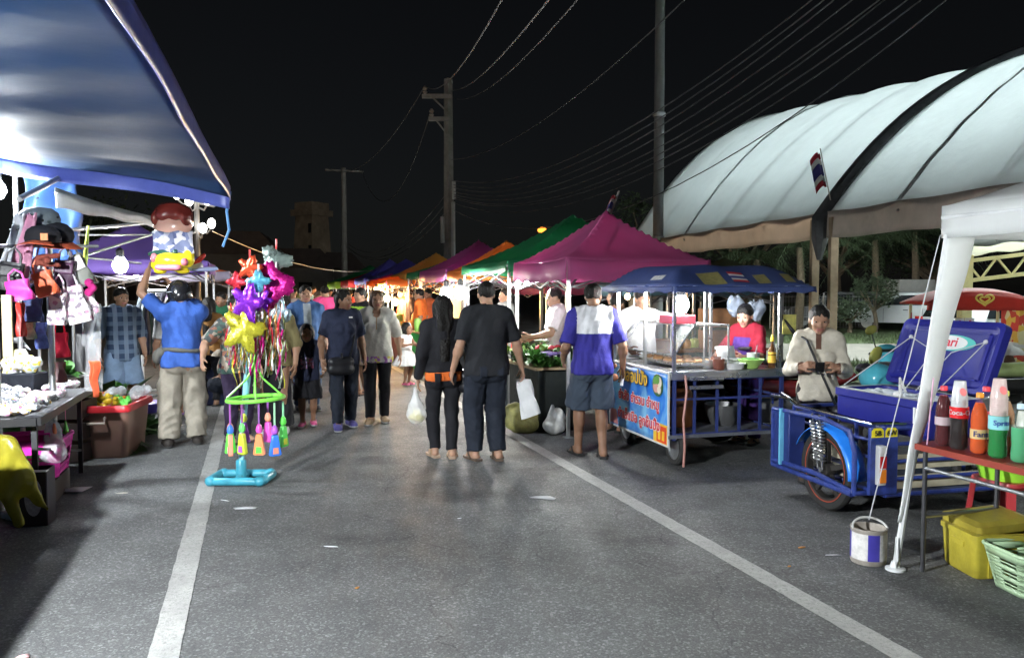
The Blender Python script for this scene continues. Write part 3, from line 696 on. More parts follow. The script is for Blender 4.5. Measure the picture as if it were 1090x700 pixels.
wire(top1, at(545, -20, 9), .5, .011, 'cable climbing out of the frame from the outer tip of the top crossarm')
wire(top2, at(600, -20, 8), .3, .011, 'cable climbing from the head of the concrete pole, left of the two there', None)
wire(top2+V((.2, 0, -.3)), at(640, -30, 9), .4, .01, 'cable climbing from the head of the concrete pole, right of the two there')
wire(top1, P2+V((-.9, 0, z2)), 1.2, .016, 'higher sagging cable between the concrete pole and the distant slim pole')
wire(low1, P2+V((1.0, 0, z2-.1)), 2.4, .016, 'lower deeply sagging cable between the concrete pole and the distant slim pole')
for i, (zy, ex, ey, sg) in enumerate([(170, 770, -40, .9), (192, 895, -24, 1.35), (196, 905, -22, 1.45), (199, 920, -26, 1.6), (203, 935, -22, 1.65), (206, 960, -18, 1.7), (208, 972, -24, 1.9), (210, 985, -14, 1.85), (215, 1010, -22, 2.0), (222, 1030, -18, 2.5)]):
    wire(at(480, zy, 28), at(ex, ey, 11), sg*.7, .011, 'thin cable of the bundle strung from the concrete pole over the pale vaulted tent' if i else 'single thin cable above the bundle, rising right from the concrete pole', 'cables of the bundle over the tents' if i else None)
for i, (zy, ey) in enumerate([(205, 258), (215, 262), (224, 262)]):
    wire(at(476, zy, 28), at(369, ey, 45), 1.2, .014, 'thin low cable sagging left from the concrete pole towards the slim pole', 'low cables between the two poles')
g = MB(); g.tube(catenary(at(226, 246, 18), at(420, 283, 30), .5), .012, 5); tag(g.build('cable', M('pale_cord', (.4, .4, .4), var=0), world=True), 'pale cord strung from the cluster lamp across to the far canopies', 'cable')
# distant orange street lamp
So = at(577, 245, 42)
sl = thing('street_lamp', 'distant street lamp glowing orange above the green canopy', 'street lamp', (So.x+.6, So.y, 0))
g = MB(); g.tube([(0, 0, 0), (0, 0, So.z-.2), (-.15, 0, So.z+.15), (-.6, 0, So.z+.2)], .07, 8); g.build('post', DSTEEL, sl)
g = MB(); g.ell((-.6, 0, So.z), (.24, .24, .16)); g.build('lamp_head', glow('sodium_glow', (1, .27, .03), 1.1), sl)
# white cluster lamp at left
Cb = at(211, 307, 18); Cb.z = 0
cl = thing('cluster_lamp', 'lamp post bearing a cluster of white globes above the inflatable toys', 'street lamp', Cb)
g = MB(); zt = at(211, 215, 18).z; g.cyl((0, 0, 0), (0, 0, zt), .07, .055)
for px, py in ((193, 208), (206, 215), (220, 213), (233, 209), (206, 239), (217, 243), (226, 238)):
    p = at(px, py, 18)-Cb; p.y = .25*math.sin(px); g.tube([(0, 0, p.z-.15), (p.x*.7, p.y*.7, p.z-.22), (p.x, p.y, p.z-.1)], .022, 6)
    q = MB(); q.ell(p, (.085, .085, .115)); q.build('globe', glow('globe_glow', (1, .97, .9), 6), cl)
g.build('post', M('lamp_post_paint', (.10, .10, .10), rough=.5), cl)
# brown tower and low dark buildings in the distance
BRK = M('dark_brick', (.34, .26, .18), rough=.9, var=.45, scale=1.2, bump=.6, bs=6)
Tb = at(333, 307, 60); Tb.z = 0
tw = thing('tower', 'squat brown brick tower with a jutting top, dim in the distance', 'tower', Tb, rad(14))
g = MB(); zt = at(333, 216, 60).z
for (z0, z1, w0, w1) in ((0, 3.2, 2.9, 2.6), (3.2, zt-1, 2.05, 1.7), (zt-1, zt-.55, 2.2, 2.2), (zt-.55, zt, 1.8, 1.75)):
    g.tube([(0, 0, z0+.002), (0, 0, z1)], [w0*.7, w1*.7], 4)
g.build('shaft', BRK, tw, sharp=20)
for zz in (2.2, 4.4, 6.0):
    q = MB(); q.box((0, -1.22+.05*zz, zz), (.5, .3, .8), R=Mx.Rotation(rad(45), 3, 'Z')); q.build('window', M('dark_opening', (.01, .01, .01), rough=.9), tw)
DW = M('night_wall', (.12, .11, .10), rough=.9, var=.3, scale=1)
RF = M('dark_roof', (.06, .045, .04), rough=.8, var=.3, scale=3)
for nm, lb, px, Y, wd, hh in (('building', 'long low dark building with a pitched roof left of the brown tower', 285, 56, 9, 3.0), ('building', 'small dark annex close on the right of the brown tower', 362, 62, 3.4, 3.0), ('building', 'dark house with a hipped roof behind the left stalls', 205, 48, 10, 3.6)):
    p = at(px, 307, Y); p.z = 0; b_ = thing(nm, lb, 'building', p, .2)
    g = MB(); g.box((0, 0, hh/2), (wd, 5, hh)); g.build('wall', DW, b_)
    g = MB(); g.prism([(-wd/2-.4, hh), (wd/2+.4, hh), (wd/2-.8, hh+1.3), (-wd/2+.8, hh+1.3)], (0, 2.9, 0), (1, 0, 0), (0, 0, 1), 5.8); g.build('roof', RF, b_)
    for k in range(3):
        g = MB(); g.box((-wd*.3+k*wd*.3, -2.51, 1.5), (.9, .06, 1.1)); g.build('window', M('dark_opening', (.01, .01, .01)), b_)

# ------------------------------------------------------------------ pop-up canopies
def cloth(name, col, tr=.45, **k):
    k.setdefault('rough', .6); k.setdefault('var', .12); k.setdefault('scale', 2.5); k.setdefault('bump', .3); k.setdefault('bs', 5); return M(name, col, transl=tr, **k)
TRUSS = M('tent_frame', (.13, .13, .14), rough=.55, metal=.4, var=.2)
def canopy(label, s0, t0, ws, wt, eave, peak, mat, val=.22, vmat=None, scallop=.02, group=None, rot=0, legs=True, sagp=1.25, legm=None, bars=True):
    o = thing('canopy_tent', label, 'canopy', rd(s0, t0), YAW+rot, group)
    g = MB()
    def f(u, v_):
        a = abs(2*u-1); b_ = abs(2*v_-1); r_ = max(a, b_); q = min(a, b_)/max(r_, 1e-6)
        z = eave+(peak-eave)*(1-r_)**sagp+.0
        z -= .045*(1-q*q)*math.sin(math.pi*min(r_, 1))*(.6 if r_ < 1 else 0) + (.03*(1-q*q) if r_ > .95 else 0)
        z += .008*math.sin(23*u+5*v_)*math.sin(17*v_)
        return V((u*ws, v_*wt, z))
    g.sheet(f, 28, 28); g.build('canopy_top', mat, o, solid=.004, sharp=25)
    if val:
        g = MB(); vs = []; per = [(0, 0), (ws, 0), (ws, wt), (0, wt), (0, 0)]; n = 0; fs = []
        for i in range(4):
            a = per[i]; b_ = per[i+1]; L = math.hypot(b_[0]-a[0], b_[1]-a[1]); m_ = int(L/.035)
            for j in range(m_+1):
                u = j/m_; x = a[0]+(b_[0]-a[0])*u; y = a[1]+(b_[1]-a[1])*u; nx, ny = (b_[1]-a[1])/L, -(b_[0]-a[0])/L
                zt_ = eave-.03*(1-(2*u-1)**2)+.002; ww = .012*math.sin(u*L*7+i)
                vs += [V((x+nx*.003, y+ny*.003, zt_)), V((x+nx*(.012+ww), y+ny*(.012+ww), zt_-val*.5)), V((x+nx*(.015+ww), y+ny*(.015+ww), zt_-val+scallop*abs(math.sin(u*L*9)))) ]
                if j: fs += [(n-3, n-2, n+1, n), (n-2, n-1, n+2, n+1)]
                n += 3
        g.add(vs, fs); g.build('valance', vmat or mat, o, solid=.003)
    if legs:
        for (x, y) in ((.03, .03), (ws-.03, .03), (ws-.03, wt-.03), (.03, wt-.03)):
            g = MB(); g.bar((x, y, 0), (x, y, eave-.02), .035); g.box((x, y, .006), (.09, .09, .012)); g.build('leg', legm or STEEL, o)
    if bars:
        g = MB(); zb = eave-.1
        for (a, b_) in (((.03, .03), (ws-.03, .03)), ((ws-.03, .03), (ws-.03, wt-.03)), ((ws-.03, wt-.03), (.03, wt-.03)), ((.03, wt-.03), (.03, .03))):
            m_ = ((a[0]+b_[0])/2, (a[1]+b_[1])/2)
            for p, q in ((a, m_), (m_, b_)):
                g.bar((p[0], p[1], zb+.02), (q[0], q[1], zb-.22), .018); g.bar((p[0], p[1], zb-.22), (q[0], q[1], zb+.02), .018)
        for (x, y) in ((.03, .03), (ws-.03, .03), (ws-.03, wt-.03), (.03, wt-.03)): g.bar((x, y, zb-.25), (ws/2, wt/2, peak-.25), .02)
        g.bar((ws/2, wt/2, peak-.5), (ws/2, wt/2, peak-.03), .03)
        g.build('frame', TRUSS, o)
    return o
MAG = cloth('magenta_cloth', (.46, .12, .28), tr=.5); MAG2 = cloth('orchid_cloth', (.42, .09, .30)); GRN = cloth('green_cloth', (.035, .27, .12)); ORG = cloth('orange_cloth', (.75, .28, .06)); YEL = cloth('yellow_cloth', (.62, .40, .09))
VIO = cloth('violet_cloth', (.13, .12, .42)); RED = cloth('red_cloth', (.6, .05, .05)); PUR = cloth('purple_cloth', (.26, .16, .55))
canopy('magenta peaked canopy tent nearest the camera, over the vegetable stall', 3.19, 8.0, 1.75, 1.84, 1.945, 2.56, MAG, .235, legm=STEEL)
canopy('large green peaked canopy tent beside the nearest magenta one', 3.19, 10.12, 2.85, 2.44, 1.98, 2.74, GRN, .15)
canopy('low orange peaked canopy tent showing its tip between the green and orchid tents', 3.3, 12.7, 1.8, 1.35, 1.92, 2.46, ORG, .16)
canopy('orchid pink peaked canopy tent behind the green one', 3.3, 14.2, 1.9, 2.4, 1.97, 2.58, MAG2, .22)
canopy('small green canopy tent squeezed between the orchid and yellow tents', 3.3, 16.75, 1.9, 1.35, 1.97, 2.3, GRN, .14)
canopy('yellow peaked canopy tent in the far part of the row', 3.3, 18.3, 1.9, 2.1, 1.95, 2.5, YEL, .16)
canopy('low orange awning glowing over the brightly lit food stall', 2.85, 18.2, 1.4, 3.4, 1.80, 1.98, ORG, .12, sagp=1)
canopy('violet peaked canopy tent, the nearer of two close together', 3.25, 22.3, 2.0, 2.3, 1.95, 2.5, VIO, .2)
canopy('violet peaked canopy tent, the farther of two close together', 3.25, 25.2, 2.0, 2.5, 1.95, 2.6, VIO, .2)
canopy('small pink canopy between the violet tents and the orange awning', 3.0, 21.0, 1.0, 1.1, 1.85, 2.02, cloth('hot_pink_cloth', (.75, .1, .4)), .15)
canopy('red canopy tent just beyond the violet ones', 3.1, 28.3, 2.2, 2.6, 1.9, 2.3, RED, .25)
canopy('farthest green canopy tent at the end of the row', 3.0, 32.0, 3.2, 3.6, 1.9, 2.6, GRN, .3, vmat=cloth('lime_cloth', (.35, .6, .06)))
canopy('purple peaked canopy tent in the left row behind the white bulb', -3.1, 13.4, 2.4, 2.4, 2.05, 2.72, PUR, .18)
canopy('orange canopy tent with a striped valance in the left row', -2.9, 17.8, 2.4, 2.4, 1.98, 2.35, cloth('flame_orange_cloth', (.75, .16, .05)), .2, vmat=M('striped_valance', (.5, .5, .72), transl=.3, var=.1))
canopy('dim teal canopy tent of the second row behind the vegetable stall', 6.0, 11.5, 2.4, 2.4, 1.7, 2.0, cloth('teal_cloth', (.12, .25, .32)), .2)
canopy('dim red canopy tent of the second row seen under the green tent', 5.6, 15.2, 2.8, 2.4, 1.75, 2.3, cloth('dusty_red_cloth', (.4, .06, .12)), .25)
canopy('dull olive canopy peeping over the blue cart roof', 6.3, 10.2, 1.3, 1.3, 1.82, 2.1, cloth('olive_cloth', (.16, .17, .09)), .10)

# ------------------------------------------------------------------ big white vaulted tents
E0 = V((3.86, 24.7, 0)); D = V((.216, -.976, 0)); Wp = V((.976, .216, 0)); EZ = 3.05; HALF = 6.0
VT = M('white_tarpaulin', (.62, .66, .67), rough=.38, var=.12, scale=1.6, bump=.8, bs=4.5, transl=.40, spec=.5)
VAL = M('tan_valance', (.56, .46, .38), rough=.8, var=.25, scale=2, bump=.4, bs=5, transl=.5)
VAL2 = M('taupe_valance', (.46, .41, .37), rough=.8, var=.3, scale=2, bump=.4, bs=5, transl=.3)
def prof(v_, l=9.7): return EZ+(4.3-.09*min(l, 9.7))*(1-abs(v_-1)**2.2)
def vault(label, l0, l1, bays, vm):
    base = E0+D*l0; o = thing('vaulted_tent', label, 'tent', base, 0)
    g = MB(); n = bays*8
    def f(u, v_):
        vv = v_*2; ph = (u*bays) % 1; sg = math.sin(math.pi*ph)
        z = prof(vv, l0+(l1-l0)*u)-.12*sg*(1 if vv < 1.98 else 0)+.012*math.sin(40*u*bays+9*vv)
        return E0+D*(l0+(l1-l0)*u)+Wp*(HALF*vv)+V((0, 0, z))
    g.sheet(f, n, 48); g.build('roof', VT, o, world=True, solid=.005, sharp=60)
    for i in ((2,) if bays == 5 and l0 < 0 else (1, 3)):
        u0 = i/bays; g = MB(); ww = .05
        g.sheet(lambda a, b: f(u0+(a-.5)*ww/(l1-l0)*2, b*.5)+V((-.012, -.006, .012+.012*math.sin(b*60+i*2))), 2, 60); g.build('seam', M('seam_tape', (.5, .53, .54), rough=.25, var=.3, scale=4, transl=.25), o, world=True, solid=.003)
    g = MB()
    def fv(u, v_):
        x = .03*math.sin(u*60)*v_+.02*math.sin(u*23+1)
        return E0+D*(l0+(l1-l0)*u)-Wp*(.02+x)+V((0, 0, EZ+.02-.5*v_-.025*math.sin(u*bays*math.pi)**2))
    g.sheet(fv, 70, 5); g.build('valance', vm, o, world=True, solid=.004)
    for i in range(bays+1):
        p = E0+D*(l0+(l1-l0)*i/bays)
        g = MB(); g.tube([p+Wp*(HALF*v_)+V((0, 0, prof(v_, l0+(l1-l0)*i/bays)-.16)) for v_ in np.linspace(0, 2, 25)], .035, 6); g.build('rib', STEEL, o, world=True)
    for i in [0, bays]:
        for sd in (0, 2):
            p = E0+D*(l0+(l1-l0)*i/bays+(-.2 if i else .2))+Wp*(HALF*sd); g = MB(); g.bar(p, p+V((0, 0, EZ-.1)), .14); g.build('post', M('tent_post', (.33, .25, .17), rough=.8, var=.3), o, world=True)
    for rr_ in (1,):
        g = MB(); g.cyl(E0+D*l0+Wp*HALF*rr_+V((0, 0, prof(rr_, l0)-.2)), E0+D*l1+Wp*HALF*rr_+V((0, 0, prof(rr_, l1)-.2)), .03, n=6); g.build('purlin', STEEL, o, world=True)
    return o
vault('farther white vaulted marquee with a peach valance, lit from inside', -.7, 9.55, 5, VAL)
vault('nearer white vaulted marquee with a taupe valance running out of frame', 9.75, 19.5, 5, VAL2)
# rolled dark tarp gutter between the two vaults
g = MB(); pts = [E0+D*9.65+Wp*(HALF*v_)+V((0, 0, prof(v_)-.02+.03*math.sin(v_*9))) for v_ in np.linspace(-.015, 2, 40)]
g.tube([pts[0]-V((0, 0, .75)), pts[0]-V((0, 0, .35))]+pts, [.05, .16]+[.17]*40, 8); tag(g.build('gutter', M('gutter_tarp', (.07, .075, .08), rough=.5, var=.5, scale=5, bump=.6, bs=10), world=True), 'dark bunched rain gutter between the two white vaulted marquees', 'gutter')
# unseen floodlights added under the vaults; upturned dishes keep light off the trees
FLOOD = glow('flood_glow', (.93, 1, .98), 3100)
for i, (l, vv) in enumerate(((2.6, .8), (7.2, .72), (11.7, .62), (15.6, .62))):
    p = E0+D*l+Wp*HALF*vv; p.z = EZ+.12
    o = thing('floodlight', ['floodlight hung at the far end inside the farther marquee', 'floodlight hung near the gutter inside the farther marquee', 'floodlight hung near the gutter inside the nearer marquee', 'floodlight hung at the near end inside the nearer marquee'][i], 'floodlight', p)
    g = MB(); g.lathe([(.26, .02), (.25, -.02), (.12, -.12), (.03, -.15), (.10, -.11), (.24, -.01), (.26, .02)]); g.build('reflector', STEEL, o)
    g = MB(); g.ell((0, 0, .0), (.13, .13, .07)); g.build('lamp', FLOOD, o)
    g = MB(); g.cyl((.2, 0, .0), (.2, 0, 2.2), .012); g.build('hanger', DSTEEL, o)

# ------------------------------------------------------------------ trees behind the tents
LEAFD = M('palm_leaf', (.032, .05, .022), rough=.6, var=.4, scale=8); LEAF2 = M('tree_leaf', (.032, .048, .022), rough=.65, var=.45, scale=6); BARK = M('bark', (.12, .09, .06), rough=.95, var=.4, scale=12, bump=.8, bs=20)
def palm(label, p, h_, n, seed, spread=2.1):
    r = random.Random(seed); o = thing('palm_tree', label, 'palm tree', p)
    g = MB(); g.tube([(0, 0, 0), (.1, 0, h_*.5), (.05, .1, h_)], [.2, .15, .12], 10); g.build('trunk', BARK, o)
    g = MB()
    for i in range(n):
        a = 6.283*i/n+r.uniform(-.3, .3); up = r.uniform(.1, 1.1); L_ = spread*r.uniform(.8, 1.15); pts = []
        for k in range(11):
            u = k/10; pts.append(V((.05+math.cos(a)*L_*u*math.cos(up*(1-u)*.8), .1+math.sin(a)*L_*u*math.cos(up*(1-u)*.8), h_+L_*(math.sin(up)*u-1.15*u*u*(1.1-up*.4)))))
        g.tube(pts, [.022*(1-.8*k/10) for k in range(11)], 4)
        for k in range(2, 20):
            u = k/20*10; i0 = int(u); b_ = pts[i0].lerp(pts[min(10, i0+1)], u-i0); d_ = (pts[min(10, i0+1)]-pts[i0]).normalized(); sd = d_.cross(V((0, 0, 1))).normalized()
            for q in (-1, 1):
                ll = .5*math.sin(math.pi*min(1, .25+u/13))*r.uniform(.8, 1.1); tip = b_+(sd*q*.75+d_*.5-V((0, 0, .5)))*ll; wv = d_*.022
                g.add([b_-wv, b_+wv, tip+V((0, 0, .0)), (b_+tip)/2-wv*1.6-V((0, 0, .02))], [(0, 1, 2, 3)])
    g.build('crown', LEAFD, o, smooth=False); return o
def tree(label, p, h_, rad_, seed, nleaf=2600, name='tree', cat='tree', ls=.13, mat=None):
    r = random.Random(seed); o = thing(name, label, cat, p); g = MB(); tips = []
    th = h_*.42; g.tube([(0, 0, 0), (.06, .04, th*.5), (0, .05, th)], [rad_*.09+.03, rad_*.07+.02, rad_*.055+.02], 8)
    for i in range(9):
        a = 6.283*i/9+r.uniform(-.4, .4); e = V((math.cos(a)*rad_*r.uniform(.4, .85), math.sin(a)*rad_*r.uniform(.4, .85), th+(h_-th)*r.uniform(.15, .95)))
        g.tube([(0, .05, th*r.uniform(.7, 1)), e*.5+V((0, 0, th*.45)), e], [.05*rad_, .03*rad_, .012*rad_], 5); tips.append(e)
    g.build('trunk', BARK, o); g = MB()
    cl_ = [(t_, rad_*r.uniform(.25, .5)) for t_ in tips]+[(V((r.uniform(-.5, .5)*rad_, r.uniform(-.5, .5)*rad_, th+(h_-th)*r.uniform(.2, .9))), rad_*r.uniform(.25, .45)) for _ in range(9)]
    for i in range(nleaf):
        c, q = r.choice(cl_); d_ = V((r.gauss(0, 1), r.gauss(0, 1), r.gauss(0, .8))).normalized()*q*(r.random()**.35); b_ = c+d_
        if b_.z < .05: continue
        u = V((r.gauss(0, 1), r.gauss(0, 1), r.gauss(0, .6))).normalized(); v_ = u.orthogonal().normalized(); sz = ls*r.uniform(.6, 1.3)
        g.add([b_-u*sz, b_+v_*sz*.42, b_+u*sz, b_-v_*sz*.42], [(0, 1, 2, 3)])
    g.build('crown', mat or LEAF2, o, smooth=False); return o
def gp(px, Y): p = at(px, 307, Y); p.z = 0; return p
palm('palm tree with low drooping fronds left of the marquee post', gp(850, 31), 3.2, 16, 1, 2.6); palm('palm tree with pale drooping fronds right of the marquee post', gp(930, 33), 3.6, 16, 2, 2.6); palm('tall palm tree between the marquee post and the white tent', gp(972, 34), 4.0, 18, 3, 2.6)
palm('short palm tree under the far marquee beside the olive canopy', gp(805, 33), 2.8, 14, 4, 2.3)
tree('dark round tree behind the palms under the marquee', gp(890, 38), 6, 3.0, 11, 3200); tree('dark spreading tree close behind the white tent corner', gp(995, 38), 6, 3.2, 12, 3200); tree('dark tree behind the blue cart under the marquee', gp(790, 38), 5.6, 3.0, 13, 2600)
tree('dim tree crown showing left of the marquee behind the mast', gp(690, 42), 6.2, 2.2, 14, 2200)
tree('small round shrub in front of the parked cars', gp(932, 29), 2.0, .85, 15, 1200, 'shrub', 'shrub', .07); tree('low dark shrub behind the woman in the cream jacket', gp(905, 29), 1.2, .8, 16, 900, 'shrub', 'shrub', .07)
tree('dark tree in the distance behind the left canopies', gp(120, 40), 5.5, 3.2, 17, 2600)
# chain link fence panel far behind
g0 = thing('fence', 'low wire fence standing beyond the grass behind the marquee post', 'fence', gp(880, 31.5), .0)
g = MB()
for i in range(36):
    x = -2.2+i*.12; g.tube([(x, 0, .05), (x+.0, 0, 1.35)], .006, 4)
for z in (.1, .5, .9, 1.3): g.tube([(-2.2, 0, z), (2.1, 0, z)], .008, 4)
g.build('mesh_panel', STEEL, g0)
for x in (-2.2, -.1, 2.1):
    g = MB(); g.cyl((x, 0.03, 0), (x, .03, 1.45), .03); g.build('post', CONC, g0)
# ================================================================== LEFT SIDE
# ---- big blue tarp overhead
A = at(243, 201, 6.0); Bq = at(128, -8, 2.05); Cq = at(-60, 148, 6.6); Dq = at(-420, -250, 2.0)
TARP = M('blue_tarpaulin', (.013, .035, .088), rough=.6, var=.16, scale=2, bump=.2, bs=4, transl=.10, spec=.08)
NAVY = M('blue_tarp_hem', (.06, .08, .30), rough=.4, var=.2, bump=.3, bs=12, transl=.15)
o = thing('tarpaulin', 'big blue tarpaulin stretched overhead across the top left', 'tarpaulin', (A.x, A.y, 0))
Bb = Bq+(Bq-A)*.9; Db = V((-6.2, -.9, 3.2)); Cc = Cq+(Cq-A).normalized()*1.0
g = MB()
def ft(u, v_):     # u along the road edge from the far corner, v to the left
    p = (A.lerp(Bb, u)).lerp(Cc.lerp(Db, u), v_)
    z = -.14*math.sin(math.pi*v_)*math.sin(math.pi*min(1, u*1.2)) + .007*math.sin(u*33+2.2*math.sin(v_*3))*(.3+v_) + .004*math.sin(u*71+v_*5) + .02*math.sin(v_*9+u*3)*(1-u)
    if u < .03: z -= .06*(1-u/.03)
    return p+V((0, 0, z))
g.sheet(ft, 110, 50); g.build('sheet', TARP, o, world=True, solid=.003, sharp=80)
g = MB()
def fh(u, v_):
    p = A.lerp(Bb, u); n_ = V((.952, .306, 0)); return p+n_*(.012+.006*math.sin(u*30)*v_)+V((0, 0, .02-.105*v_+.008*math.sin(u*19)))
g.sheet(fh, 60, 4); g.build('side_hem', NAVY, o, world=True, solid=.006)
g = MB()
def fh2(u, v_):
    p = ft(0, u); return p+V((0, .015+.012*math.sin(u*25)*v_, .012-.10*v_-.03*math.sin(u*3.1)*v_))
g.sheet(fh2, 40, 4); g.build('front_hem', NAVY, o, world=True, solid=.006)
g = MB(); g.tube([A+V((.01, .01, -.02)), A+V((-.05, .1, -.16)), A+V((-.02, .06, -.3)), A+V((-.09, .12, -.42))], .010, 6); g.build('corner_tie', plastic('blue_cord', (.12, .3, .6)), o, world=True)
g = MB(); c0 = at(95, -30, 2.05); c1 = at(97, 152, 4.9)
g.tube([c0+V((0, 0, .02)), at(94, 40, 2.9), at(97, 90, 3.7), at(96, 120, 4.3), c1], .009, 6); g.build('cord', plastic('blue_cord', (.12, .3, .6)), o, world=True)
# its tube frame (stays up with the tarp)
g = MB(); g.cyl(A+V((-.06, .02, .10)), Bb+V((-.06, .02, .10)), .017); g.cyl(A+V((0, .02, -.0)), Cc+V((0, .02, .02)), .017); g.cyl(at(20, 212, 5.6), at(64, 189, 6.4), .02); g.build('frame', STEEL, o, world=True)
for p in (at(18, 250, 6.7), V((-3.4, .6, 0))):
    g = MB(); g.cyl((p.x, p.y, 0), (p.x, p.y, 2.6), .02); g.build('post', STEEL, o, world=True)
# blue back sheet of the stall
g = MB(); a0 = at(22, 180, 7.4); a1 = at(86, 195, 7.9)
g.sheet(lambda u, v_: a0.lerp(a1, u)+V((.03*math.sin(v_*9+u*4), .04*math.sin(u*11+v_*2), -.95*v_*(1-.25*u))), 16, 14)
tag(g.build('back_sheet', M('light_blue_tarp', (.06, .14, .40), rough=.45, var=.15, transl=.3, bump=.3, bs=5), world=True, solid=.003), 'light blue tarp sheet hanging upright behind the bag display', 'tarp sheet')
# white awning edge and gray tubes of the next stall
o = thing('awning', 'narrow white awning with grey tube frame behind the bag display', 'awning', gnd(150, 440))
p0 = at(58, 205, 6.8); p1 = at(172, 237, 9.2)
g = MB(); g.sheet(lambda u, v_: p0.lerp(p1, u)+V((-.25*v_, .45*v_, .10*v_))-V((0, 0, .02*math.sin(u*3.14))), 20, 6); g.sheet(lambda u, v_: p0.lerp(p1, u)+V((.01, 0, -.13*v_*(1-.5*u)+.01*math.sin(u*19))), 20, 3); g.build('sheet', M('white_awning_cloth', (.7, .72, .74), rough=.5, transl=.3), o, world=True, solid=.004)
g = MB(); g.cyl(at(60, 246, 7.2), at(175, 236, 9.2), .018); g.cyl(at(90, 272, 7.8), at(205, 236, 10), .014); g.cyl(at(84, 250, 7.8), at(168, 250, 9.3), .01); g.cyl(at(70, 272, 7.9), at(150, 280, 9.2), .012); g.build('frame', STEEL, o, world=True)
# ---- bag display rack
rk = thing('display_rack', 'grey steel rack carrying the hanging bags', 'rack', gnd(52, 505))
g = MB(); bx = at(53, 300, 6.3); g.cyl((bx.x, bx.y, 0), (bx.x, bx.y, 2.05), .025); g.build('upright', STEEL, rk, world=True)
g = MB(); q0 = at(-30, 262, 5.7); q1 = at(104, 262, 6.6); g.cyl(q0, q1, .014); q2 = at(-20, 300, 5.6); q3 = at(104, 300, 6.5); g.cyl(q2, q3, .012); g.cyl(at(30, 225, 6.2), at(30, 300, 6.2), .012); g.build('rail', STEEL, rk, world=True)
bx2 = at(-6, 300, 5.6); g = MB(); g.cyl((bx2.x, bx2.y, 0), (bx2.x, bx2.y, 2.1), .022); g.build('upright', STEEL, rk, world=True)
def handbag(label, px, py, pw, ph, Y, mat, tilt=0, dep=.09, flap=None, strap=True, name='handbag', cat='handbag', gus=.0, yaw=.25):
    c = at(px, py, Y); W_ = pw/FPX*Y; H_ = ph/FPX*Y; o = thing(name, label, cat, c, yaw); o.rotation_euler = (0, rad(tilt), yaw)
    ROOTM[o] = Mx.Translation(c) @ o.rotation_euler.to_matrix().to_4x4()
    g = MB(); n = 12
    def f(u, v_):
        a = 2*math.pi*u; cx = math.copysign(abs(math.cos(a))**.45, math.cos(a)); sy = math.copysign(abs(math.sin(a))**.6, math.sin(a)); z = (v_-.5)*H_; k = (1-.16*v_)*(1-gus*v_); bul = 1-.55*v_**1.5
        return V((cx*W_/2*k+.006*math.sin(9*v_+5*u), sy*dep/2*bul+.008*math.sin(14*u+6*v_), z-.012*abs(math.cos(a))*0))
    g.sheet(f, 28, n); k0 = len(g.v)
    g.add([f(i/28, 0) for i in range(28)], [tuple(range(27, -1, -1))]); g.add([f(i/28, 1)-V((0, 0, .01)) for i in range(28)], [tuple(range(28))]); g.build('body', mat, o, sharp=50)
    if flap:
        g = MB(); g.sheet(lambda u, v_: V(((u-.5)*W_*.84, -dep*.5*(.55+.25*math.sin(v_*1.6))-.014, H_*.5-.02-v_*H_*.42)), 8, 6); g.build('flap', flap, o, solid=.006)
    if strap:
        g = MB(); hh_ = H_*.55; g.tube([(-W_*.28, 0, H_*.48), (-W_*.24, 0, H_*.48+hh_*.6), (0, 0, H_*.48+hh_), (W_*.24, 0, H_*.48+hh_*.6), (W_*.28, 0, H_*.48)], .008, 6); g.build('handle', mat, o)
    return o
LEA = lambda n, c, **k: M('leather_'+n, c, rough=.42, var=.2, bump=.15, bs=50, coat=.1, **k)
handbag('black handbag with silver edge hanging at the far left', 12, 294, 26, 30, 5.7, LEA('black', (.02, .02, .022)), 8, flap=LEA('black', (.02, .02, .022)))
handbag('hot pink shoulder bag hanging lowest at the far left', 20, 309, 26, 22, 5.6, LEA('pink', (.72, .05, .36)), -10)
handbag('purple and silver tote hanging between the pink and orange bags', 43, 289, 17, 30, 6.1, LEA('lilac', (.34, .22, .44)), 6, flap=LEA('silver', (.55, .56, .6)))
handbag('orange slouchy bag hanging in the middle of the bags', 48, 302, 22, 26, 6.0, LEA('orange', (.75, .13, .05)), -18)
handbag('dark plum boxy handbag with a front flap', 69, 291, 22, 28, 6.2, LEA('plum', (.06, .025, .055)), 3, flap=LEA('plum2', (.09, .035, .08)))
handbag('grey and white satchel tilted on the right of the bags', 87, 287, 15, 34, 6.3, LEA('grey', (.22, .23, .2)), -24, flap=LEA('white', (.7, .7, .66)))
FLOR = pattern_mat('floral_print', [(.8, .77, .77), (.82, .79, .78), (.78, .74, .76), (.62, .32, .45), (.8, .78, .78), (.25, .2, .25)], 38)
handbag('smaller white floral tote below the orange bag', 61, 328, 18, 35, 6.1, FLOR, 4, .07)
handbag('larger white floral tote hanging low and tilted', 81, 324, 24, 40, 6.2, FLOR, -14, .08)
handbag('slim white floral pouch at the right end of the bags', 98, 322, 10, 24, 6.3, FLOR, -18, .04, strap=False, name='pouch', cat='pouch')
handbag('navy and white striped pouch below the purple tote', 35, 329, 20, 26, 6.0, M('navy_stripe', (.05, .07, .2), var=.5, scale=14), 3, .06)
handbag('red backpack hanging against the post above the greens', 64, 367, 17, 26, 6.5, fabric('red_nylon', (.6, .02, .05)), 0, .12, name='backpack', cat='backpack')
handbag('dark maroon wallet bag hanging under the red backpack', 63, 396, 14, 22, 6.5, LEA('maroon', (.08, .02, .025)), 0, .06, strap=False)
handbag('black long shoulder bag hanging behind the floral totes', 86, 362, 12, 66, 6.6, LEA('black', (.02, .02, .022)), 0, .07, strap=False)
